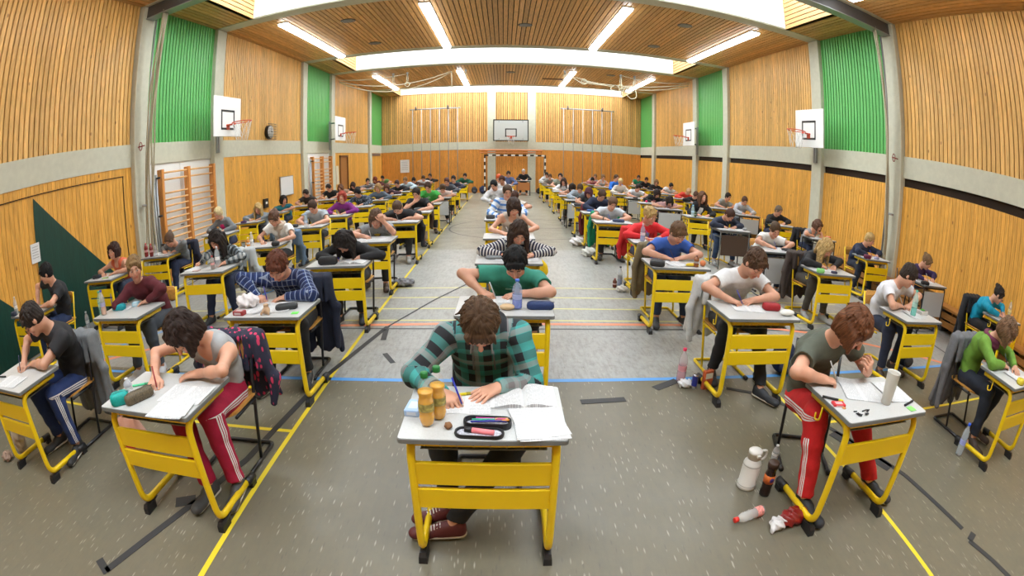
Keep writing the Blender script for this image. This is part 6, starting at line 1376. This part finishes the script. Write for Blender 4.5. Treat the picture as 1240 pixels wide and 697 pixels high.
def mk_opencase(loc,label):
    t=empty('pencil_case',loc,label,'pencil case',None,-.06); bk_=plain((.01,.01,.012)); inn=speck_mat('patterned_lining',(.45,.45,.5),.4,90,.8)
    for nm,cx_,cy_,hh in(('case_half',.012,.035,.03),('lid_half',-.015,-.042,.018)):
        o=round_rect(.20,.072,.034,-.036,6); mb=MB(); rings=[[(x+cx_,y+cy_,0) for x,y in o],[(x*1.02+cx_,y*1.02+cy_,hh*.6) for x,y in o],[(x*1.0+cx_,y*1.0+cy_,hh) for x,y in o],[(x*.93+cx_,y*.88+cy_,hh*.95) for x,y in o],[(x*.92+cx_,y*.86+cy_,.006) for x,y in o]]
        h_=mb.rings(rings,0,True).obj(nm,bk_,t); MB().prism([(x*.915+cx_,y*.85+cy_) for x,y in o],.0065,.0085).obj('lining',inn,h_)
    k=0
    for c,a in(((.02,.03,.3),(-.07,.02,.06,.03)),((.05,.5,.3),(-.065,.035,.03,.04)),((.5,.05,.3),(-.05,.055,.075,.045)),((.8,.3,.05),(.03,.03,.09,.038)),((.02,.02,.15),(-.05,.045,.08,.022)),((.75,.4,.2),(.03,.048,.085,.05))):
        MB().tube([(a[0]+.012,a[1],.026+.003*(k%2)),(a[2]+.012,a[3],.030)],.0042,8).obj('pen',plain(c),t); k+=1
    MB().tube([(-.045,-.035,.018),(.045,-.050,.018)],.0115,10).obj('highlighter',plain((.85,.22,.25)),t); MB().tube([(-.075,-.030,.018),(-.046,-.035,.018)],.012,10).obj('highlighter_cap',bk_,t); return t
def blob(name,loc,label,cat,rad,col,seed=1,amp=.25,rough=.6,vox=.006,extra=None,mt=None):
    F=Field((-rad[0]*1.5,-rad[1]*1.5,-.01),(rad[0]*1.5,rad[1]*1.5,rad[2]*2.6),vox); r=random.Random(seed); p=[r.uniform(0,6) for _ in range(6)]; m=min(rad); k=2.6/m
    F.ell((0,0,rad[2]),rad,dis=lambda a,b,c:m*amp*(np.abs(np.sin(k*a+p[0]+k*.6*b))+np.abs(np.sin(k*.9*b+p[1]-k*.7*c))+np.abs(np.sin(k*1.2*c+p[2]+k*a*.5))-1.9)*.7)
    if extra: extra(F)
    F.half((0,0,0.001),(0,0,-1)); V,Q=F.nets(); o=bpy.data.objects.new(name,np_mesh(name,V,Q,mt or plain(col,rough))); COL.objects.link(o); o.location=loc; return tag(o,label,cat)
def item(mk,loc,a,l):
    x,y,z=loc
    if mk=='bottle': return mk_bottle(loc,l,**a)
    if mk=='juice': return mk_juice(loc,l)
    if mk=='case': return mk_case(loc,l,**a)
    if mk=='packet': return mk_packet(loc,l,**a)
    if mk=='sheets': return mk_sheets(loc,l,**{k:v for k,v in a.items()})
    if mk=='book': return mk_book((x,y,.762),l,**a)
    if mk=='marker': return mk_marker(loc,l,**a)
    if mk=='opencase': return mk_opencase(loc,l)
    if mk=='nut': return blob('walnut',loc,l,'nut',(.017,.02,.014),(.22,.10,.04),3,.2,.8,.003)
    if mk=='roll': return blob('bread_roll',loc,l,'bread',(.055,.035,.022),(.60,.42,.24),5,.12,.7)
    if mk=='crumple': s=a['s']; return blob('crumpled_wrapper',loc,l,'wrapper',(s,s*.8,s*.55),a['c'],int(x*100)%97,.45,.4,max(.005,s*.07))
    if mk=='beaker':
        t=empty('shaker_cup',loc,l,'cup'); m=mat('frosted_plastic',(.74,.72,.66),.35,Alpha=.72)
        MB().lathe([(.030,0),(.034,.003),(.045,.185),(.047,.19),(.044,.19),(.041,.18),(.031,.006)],24,cap=True).obj('cup_body',m,t)
        MB().lathe([(.002,.006),(.0305,.006),(.0335,.05),(.002,.052)],20).obj('shake_drink',plain((.55,.40,.24)),t)
        mb=MB()
        for k in range(7): mb.box((.036,-.014,.07+.013*k),(.0415+.0006*k,.004+.002*(k%3),.074+.013*k))
        mb.obj('measure_marks',plain((.25,.25,.25)),t); return t
    if mk=='leads':
        r=random.Random(4); mb=MB()
        for k in range(13):
            a0=r.uniform(-.5,.3); px_,py_=r.uniform(-.065,.065),r.uniform(-.03,.035); L_=.012; mb.tube([(px_-L_*math.cos(a0),py_-L_*math.sin(a0),.0045+.004*(k%2)),(px_+L_*math.cos(a0),py_+L_*math.sin(a0),.0045+.004*(k%2))],.0036,6)
        o=mb.obj('ink_cartridges',plain((.01,.01,.012)),None,loc); return tag(o,l,'ink cartridges',None,'stuff')
    if mk=='note': o=MB().box((-.028,-.026,.0006),(.028,.026,.003)).obj('sticky_note',plain(a['c'],.8),None,(x,y,z+.001),.1); return tag(o,l,'sticky note')
    if mk=='coin': o=MB().lathe([(.001,0),(.013,0),(.013,.003),(.001,.003)],18).obj('coin',plain((.55,.25,.08)),None,loc); return tag(o,l,'coin')
    if mk=='figure':
        def ex(F): F.ell((0,0,.075),(.022,.02,.024),k=.01); F.cap((-.012,0,.09),(-.016,0,.115),.008,.007,.006); F.cap((.012,0,.09),(.016,0,.115),.008,.007,.006); F.cap((-.02,-.02,.03),(-.035,-.04,.01),.012,.01,.01); F.cap((.02,-.02,.03),(.035,-.04,.01),.012,.01,.01)
        return blob('plush_toy',loc,l,'toy',(.03,.028,.032),(.5,.33,.2),2,.05,.9,.005,ex)
    if mk=='egg': return blob('glasses_case',loc,l,'case',(.075,.04,.026),(.72,.72,.68),1,0,.3,.005)
    if mk=='tub': t=empty('food_box',loc,l,'box'); MB().box((-.07,-.05,0),(.07,.05,.04),0,ch=.006).obj('box_body',clear((.75,.75,.72)),t); MB().box((-.03,-.022,.04),(.03,.022,.052),0,ch=.004).obj('lid',plain((.05,.3,.04)),t); return t
    if mk in('orange','apple'):
        t=blob('orange_fruit' if mk=='orange' else 'apple' if 'cup' not in l else 'small_cup',loc,l,'fruit' if 'cup' not in l else 'cup',(.036,.036,.034),a.get('c',(.75,.25,.02)),1,0,.4,.005); MB().tube([(0,0,.062),(.004,0,.076)],.0022,5).obj('stalk',plain((.08,.05,.02)),t); return t
    if mk=='banana':
        o=MB().tube([(.09*math.cos(a_),.09*math.sin(a_)-.06,.02) for a_ in np.linspace(.5,2.6,9)],[.006,.014,.018,.019,.019,.019,.017,.012,.005],8).obj('banana',plain((.75,.52,.03)),None,loc); return tag(o,l,'fruit')
    if mk=='coffee':
        t=empty('paper_cup',loc,l,'cup'); MB().lathe([(.024,0),(.033,.08),(.034,.08)],16).obj('cup_wall',M['white'],t); MB().lathe([(.035,.078),(.035,.086),(.02,.09)],16).obj('lid',M['black'],t); return t
    if mk=='thermos':
        t=empty('thermos_flask',loc,l,'thermos flask'); w_=plain((.66,.64,.60),.3)
        MB().lathe([(.06,0),(.066,.006),(.066,.03),(.062,.034),(.062,.175),(.058,.19),(.047,.205),(.046,.215)],28).obj('flask_body',w_,t)
        MB().lathe([(.0665,.03),(.0665,.034)],28,cap=False).lathe([(.0625,.172),(.0625,.178)],28,cap=False).obj('ring_groove',plain((.35,.34,.32)),t)
        MB().lathe([(.046,.215),(.044,.25),(.047,.252),(.047,.268),(.040,.275),(.02,.278)],24).box((-.012,-.062,.25),(.012,-.03,.262)).obj('screw_cap',w_,t)
        MB().tube(fillet([(.044,0,.262),(.088,0,.262),(.088,0,.21),(.055,0,.19)],.02),.008,8).obj('handle',w_,t); return t
    if mk=='colabig':
        t=empty('cola_bottle',loc,l,'bottle'); d=plain((.018,.006,.004),.12)
        MB().lathe([(.025,0),(.036,.005),(.037,.03),(.034,.06),(.037,.09),(.037,.16),(.030,.185),(.034,.20),(.036,.21),(.036,.235),(.03,.24)],22).obj('bottle_body',d,t)
        MB().lathe([(.0375,.10),(.0378,.10),(.0378,.158),(.0375,.158)],22,cap=False).obj('paper_label',speck_mat('orange_label',(.62,.14,.02),.3,60,.4),t)
        MB().lathe([(.001,.0),(.016,.0),(.016,.0015),(.001,.0015)],18,c=(0,-.0375,.13),ax=Matrix.Rotation(R(90),4,'X')).obj('label_circle',plain((.05,.03,.25)),t)
        MB().lathe([(.037,.212),(.038,.212),(.038,.242),(.034,.246)],20).obj('lid',plain((.05,.025,.015)),t); return t
    if mk=='lying':
        t=empty('plastic_bottle',(x,y,.0),l,'bottle',None,R(14)); ax=Matrix.Translation((0,0,.034))@Matrix.Rotation(R(90),4,'Y')
        MB().lathe([(.02,-.10),(.033,-.095),(.033,-.03),(.030,-.02),(.033,-.01),(.033,.02),(.03,.03),(.033,.04),(.03,.07),(.014,.10)],18,ax=ax@Matrix.Rotation(math.pi,4,'X')).obj('bottle_body',clear((.75,.74,.72)),t)
        MB().lathe([(.0335,-.085),(.0335,-.035)],18,ax=ax@Matrix.Rotation(math.pi,4,'X'),cap=False).obj('paper_label',speck_mat('pink_yellow_label',(.75,.25,.22),.5,60),t)
        MB().lathe([(.016,.10),(.017,.10),(.017,.125),(.014,.127)],14,ax=ax@Matrix.Rotation(math.pi,4,'X')).obj('cap',plain((.7,.03,.02)),t); return t
    if mk=='snackbag':
        t=empty('snack_bag',loc,l,'snack bag',None,R(12)); 
        b=blob('bag_body',(0,0,0),None,None,(.13,.065,.042),(.22,.012,.01),9,.32,.3,.006); b.parent=t; b.location=(.07,0,0)
        def ex(F): F.cap((-.03,-.01,.03),(-.09,-.045,.012),.022,.012,.02)
        b=blob('torn_corner',(0,0,0),None,None,(.05,.05,.032),(.6,.58,.58),4,.4,.4,.005,ex); b.parent=t; b.location=(-.07,.0,.0); return t
    if mk=='can':
        t=empty('drink_can',loc,l,'can'); MB().lathe([(.022,0),(.026,.004),(.026,.125),(.022,.133)],18).obj('can_body',mat('can_silver',(.5,.5,.55),.25,.8),t); MB().lathe([(.0263,.03),(.0263,.12)],18,cap=False).obj('printed_band',plain((.02,.03,.25),.3),t); return t
    if mk=='carton': o=MB().box((-.05,-.02,0),(.05,.02,.17),0,ch=.003).obj('biscuit_carton',speck_mat('carton_print',(.5,.10,.03),.5,25),None,(x,y,z+.001),.3); tag(o,l,'carton'); MB().box((-.04,-.022,.10),(.04,-.020,.15)).obj('printed_patch',plain((.7,.68,.6)),o); return o
    if mk=='pouchbag': return blob('cloth_bag',loc,l,'bag',(.17,.12,.055),(.10,.10,.105),7,.3,.7,.012,mt=speck_mat('grey_patterned_cloth',(.16,.16,.17),.7,22,.8))
    if mk=='bagpink':
        t=empty('shopping_bag',loc,l,'bag'); b=blob('bag_body',(0,0,0),None,None,(.17,.09,.20),(.45,.22,.15),5,.18,.35,.010); b.parent=t; mb=MB()
        mb.tube([(-.05,0,.36),(-.06,0,.50),(0,0,.58),(.06,0,.48),(.05,0,.36)],.012,6); mb.obj('bag_handle',plain((.55,.30,.22)),t)
        MB().box((-.10,-.092,.13),(.02,-.086,.17)).box((-.03,-.094,.19),(.09,-.088,.22)).obj('red_print',plain((.6,.03,.03)),t); return t
    if mk=='bagpale': t=empty('paper_bag',loc,l,'bag'); b=blob('bag_body',(0,0,0),None,None,(.10,.07,.15),(.45,.38,.3),8,.2,.8,.009); b.parent=t; MB().tube([(-.04,0,.28),(0,0,.36),(.04,0,.28)],.006,6).obj('bag_handle',plain((.3,.22,.15)),t); return t
def jacket(x,y,label,col,side=1,long=.35,mt=None,w=.25):
    """jacket hung over a chair back: seat centre x,y"""
    F=Field((-.5,-.35,.0),(.5,.35,1.0),.011); ph=abs(x*7+y)
    D=lambda X,Y,Z:.008*np.sin(32*X+ph+3*Z)*np.sin(9*Z+ph)+.006*np.sin(55*X-6*Z)
    for k in range(-6,7): 
        xx=k*w/6; F.cap((xx,.205,.835),(xx*1.0,.20,.835),.022,.022,.03)
        F.cap((xx,.235,.83),(xx*1.12+side*.03,.275+.01*math.sin(k*2),long+.03*math.sin(k*1.7)),.030,.024,.05,dis=D)
        F.cap((xx,.165,.83),(xx*.98,.150,.62),.018,.012,.03,dis=D)
    F.cap((side*w,.20,.80),(side*(w+.07),.20,.55),.045,.040,.03,dis=D); F.cap((side*(w+.07),.20,.55),(side*(w+.05),.17,max(long-.05,.18)),.040,.030,.03,dis=D)
    F.cap((-side*w,.20,.80),(-side*(w+.03),.22,.50),.040,.032,.03,dis=D)
    V,Q=F.nets(); V[:,2]=np.maximum(V[:,2],.01); o=bpy.data.objects.new('jacket',np_mesh('jacket',V,Q,mt or cloth_mat(col,''))); COL.objects.link(o); o.location=(x,y,0); return tag(o,label,'jacket')
# ================================================================ PLACE EVERYBODY
JK={'c0':None,'L1':((.16,.17,.18),1,.12,'grey hooded jacket hung over the chair behind the black T-shirt with red print'),
'L2':((.02,.02,.045),1,.42,'dark bag-like jacket with pink marks hung behind the grey tank top'),
'L11':((.012,.016,.035),1,.12,'navy jacket hung over the chair behind the blue plaid shirt'),
'r1':((.55,.55,.54),-1,.30,'white jacket hung over the chair behind the white V-neck T-shirt'),
'Rgr':((.13,.13,.14),-1,.18,'grey wool coat hung over the chair behind the green sweater'),
'Rbl':((.05,.035,.03),-1,.20,'brown jacket hung over the chair behind the long blonde hair'),
'r2':((.16,.12,.06),-1,.22,'olive jacket hung over the chair behind the royal blue T-shirt'),
'r3':((.55,.02,.02),-1,.42,'red jacket hung over the chair behind the red cardigan'),
'Rturq':((.012,.012,.015),-1,.20,'black jacket hung over the chair behind the turquoise sweater'),
'Rbob':((.012,.012,.015),-1,.20,'black jacket hung over the chair behind the brown bob'),
'L10':((.10,.15,.22),1,.35,'denim jacket hung over the chair behind the beige scarf'),
'L6':((.012,.014,.03),1,.25,'dark blue jacket hung behind the high hair bun'),
'L22':((.012,.012,.014),1,.25,'black jacket hung behind the T-shirt with head bowed low'),
'r4':((.01,.22,.10),-1,.22,'green jacket hung over the chair behind the pale grey T-shirt'),
'r5':((.13,.012,.015),-1,.20,'maroon coat hung over the chair of the navy sweater by the aisle'),
'L7':((.10,.12,.13),1,.30,'checked jacket end hanging beside the chair of the black and white checked shirt'),
'L23':((.07,.04,.03),-1,.3,'brown jacket hung behind the hand-at-mouth T-shirt')}
COLN={}
for row in PEOPLE:
    pid,who,H,(dx,dy,kind)=row[:4]; o=row[-1]; jr=random.Random(pid)
    rz=jr.uniform(-.02,.02)
    kn_={'Y':'yellow-framed desk','Z':'yellow-framed desk','W':'grey-panelled desk','B':'brown-panelled desk','T':'wooden-panelled table'}[kind]
    place('desk'+kind,(lambda k=kind: yellow_desk(k) if k in'YZ' else panel_desk(k)),(dx,dy,0),'%s of the person in %s'%(kn_,who))
    root,seat,arms,info=person(row)
    root['label']='person in %s, %s'%(who,'seated facing the room' if pid=='T' else 'smiling at the desk' if o.get('smile') else 'seated writing')
    ck=o.get('ch','k'); place('chair'+ck,(lambda c=ck: school_chair(M['yellow'] if c=='y' else M['blackm'])),((2.13,2.52,0) if pid=='r0' else (float(seat[0]),float(seat[1])-.06,0)),'%s-framed wooden chair under the person in %s'%('yellow' if ck=='y' else 'black',who),-.35 if pid=='r0' else 0)
    j=JK.get(pid)
    if j: jacket(float(seat[0]),float(seat[1])-.06,j[3],j[0],j[1],j[2],cloth_mat(j[0],'bag') if pid=='L2' else cloth_mat(j[0],'plaid3') if pid=='L7' else None)
    # generic exam sheets where none are listed
    if pid not in('c0','L2','r0','L1','c1','L3','r1'):
        hx=arms[-1]['W'][0]; x=min(max(hx+.06,dx-.22),dx+.20); n=1+jr.randrange(3)
        mk_sheets((x,dy+.22,.762),('exam sheets before the person in %s'%who).replace('bent over a white-panelled','at a white-panelled'),n,jr.uniform(-.15,.15),(.26,.20) if jr.random()<.5 else (.21,.27))
        if jr.random()<.5 and kind!='T': mk_sheets((min(dx+.21,x+.25) if x<dx+.02 else max(dx-.2,x-.27),dy+.26,.7625),'second sheet pile before the person in %s'%who,1,jr.uniform(-.3,.3))
    # the pen in the writing hand
    if info['dist']<11:
        a=arms[-1]
        if a['low']:
            nz=np.array([0,0,-1.]); hd=a['hd']; lt=np.cross(hd,unit(nz-hd*(hd@nz)))*1
            tip=a['W']+hd*.118+lt*.030; tip[2]=.766; top=tip+unit(np.array([-.35,.40,.80]))*.14
            t=empty('pen',tuple(float(q) for q in tip),'pen held by the person in %s'%who,'pen'); pc={'c0':(.01,.02,.35),'L2':(.3,.02,.02),'r0':(.5,.5,.48),'L11':(.05,.03,.3)}.get(pid,jr.choice([(.02,.02,.06),(.03,.03,.3),(.4,.4,.42)]))
            v=top-tip; MB().tube([tuple(v*.10),tuple(v)],.0046,8).obj('barrel',plain(pc,.3),t); MB().tube([(0,0,0),tuple(v*.10)],[.001,.0042],8).obj('nib',plain((.3,.3,.3),.3),t)
for mk,loc,a,l in ITEMS: item(mk,loc,a,l)
# bags against the back wall and a yellow bag in the centre column
def backpack(x,y,col,label,s=1.0,rz=0):
    t=empty('backpack',(x,y,0),label,'bag',None,rz); b=blob('bag_body',(0,0,0),None,None,(.17*s,.12*s,.19*s),col,int(abs(x*31)),.08,.8,.014); b.parent=t
    b=blob('front_pocket',(0,0,0),None,None,(.12*s,.05*s,.09*s),tuple(min(1,c*1.6+.01) for c in col),3,.05,.8,.012); b.parent=t; b.location=(0,-.12*s,.02)
    MB().tube([(-.04*s,.02,.36*s),(0,.02,.42*s),(.04*s,.02,.36*s)],.010,6).obj('top_handle',M['black'],t); return t
backpack(-2.0,26.3,(.012,.012,.014),'black backpack by the back wall, left of the goal'); backpack(-1.5,26.35,(.03,.03,.035),'dark grey backpack by the left goal post',.95)
backpack(-1.05,26.2,(.012,.02,.06),'navy backpack inside the goal, left side',1.1); backpack(-.6,26.45,(.01,.01,.012),'black bag slumped inside the goal',1.25); backpack(-.15,26.5,(.02,.03,.10),'blue and black bag inside the goal',1.0)
backpack(1.85,26.3,(.012,.012,.014),'black bag by the right goal post',.8); backpack(2.3,26.3,(.05,.04,.03),'brown-black bag outside the right goal post',.7)
backpack(.52,7.35,(.75,.50,.0),'yellow bag on the floor beside the beige vest desk',.9)
backpack(-3.0,3.95,(.012,.012,.014),'black bag on the floor behind the dark red zip jacket',.7)
backpack(2.75,3.95,(.015,.02,.06),'navy bag behind the white V-neck T-shirt',.85); backpack(4.1,12.6,(.2,.17,.1),'khaki bag under the white-panelled desk',.7)
backpack(4.75,3.95,(.03,.03,.035),'dark bag below the teal bottle desk',.75); backpack(6.0,9.2,(.012,.012,.014),'black bag by the bench on the right',.8)
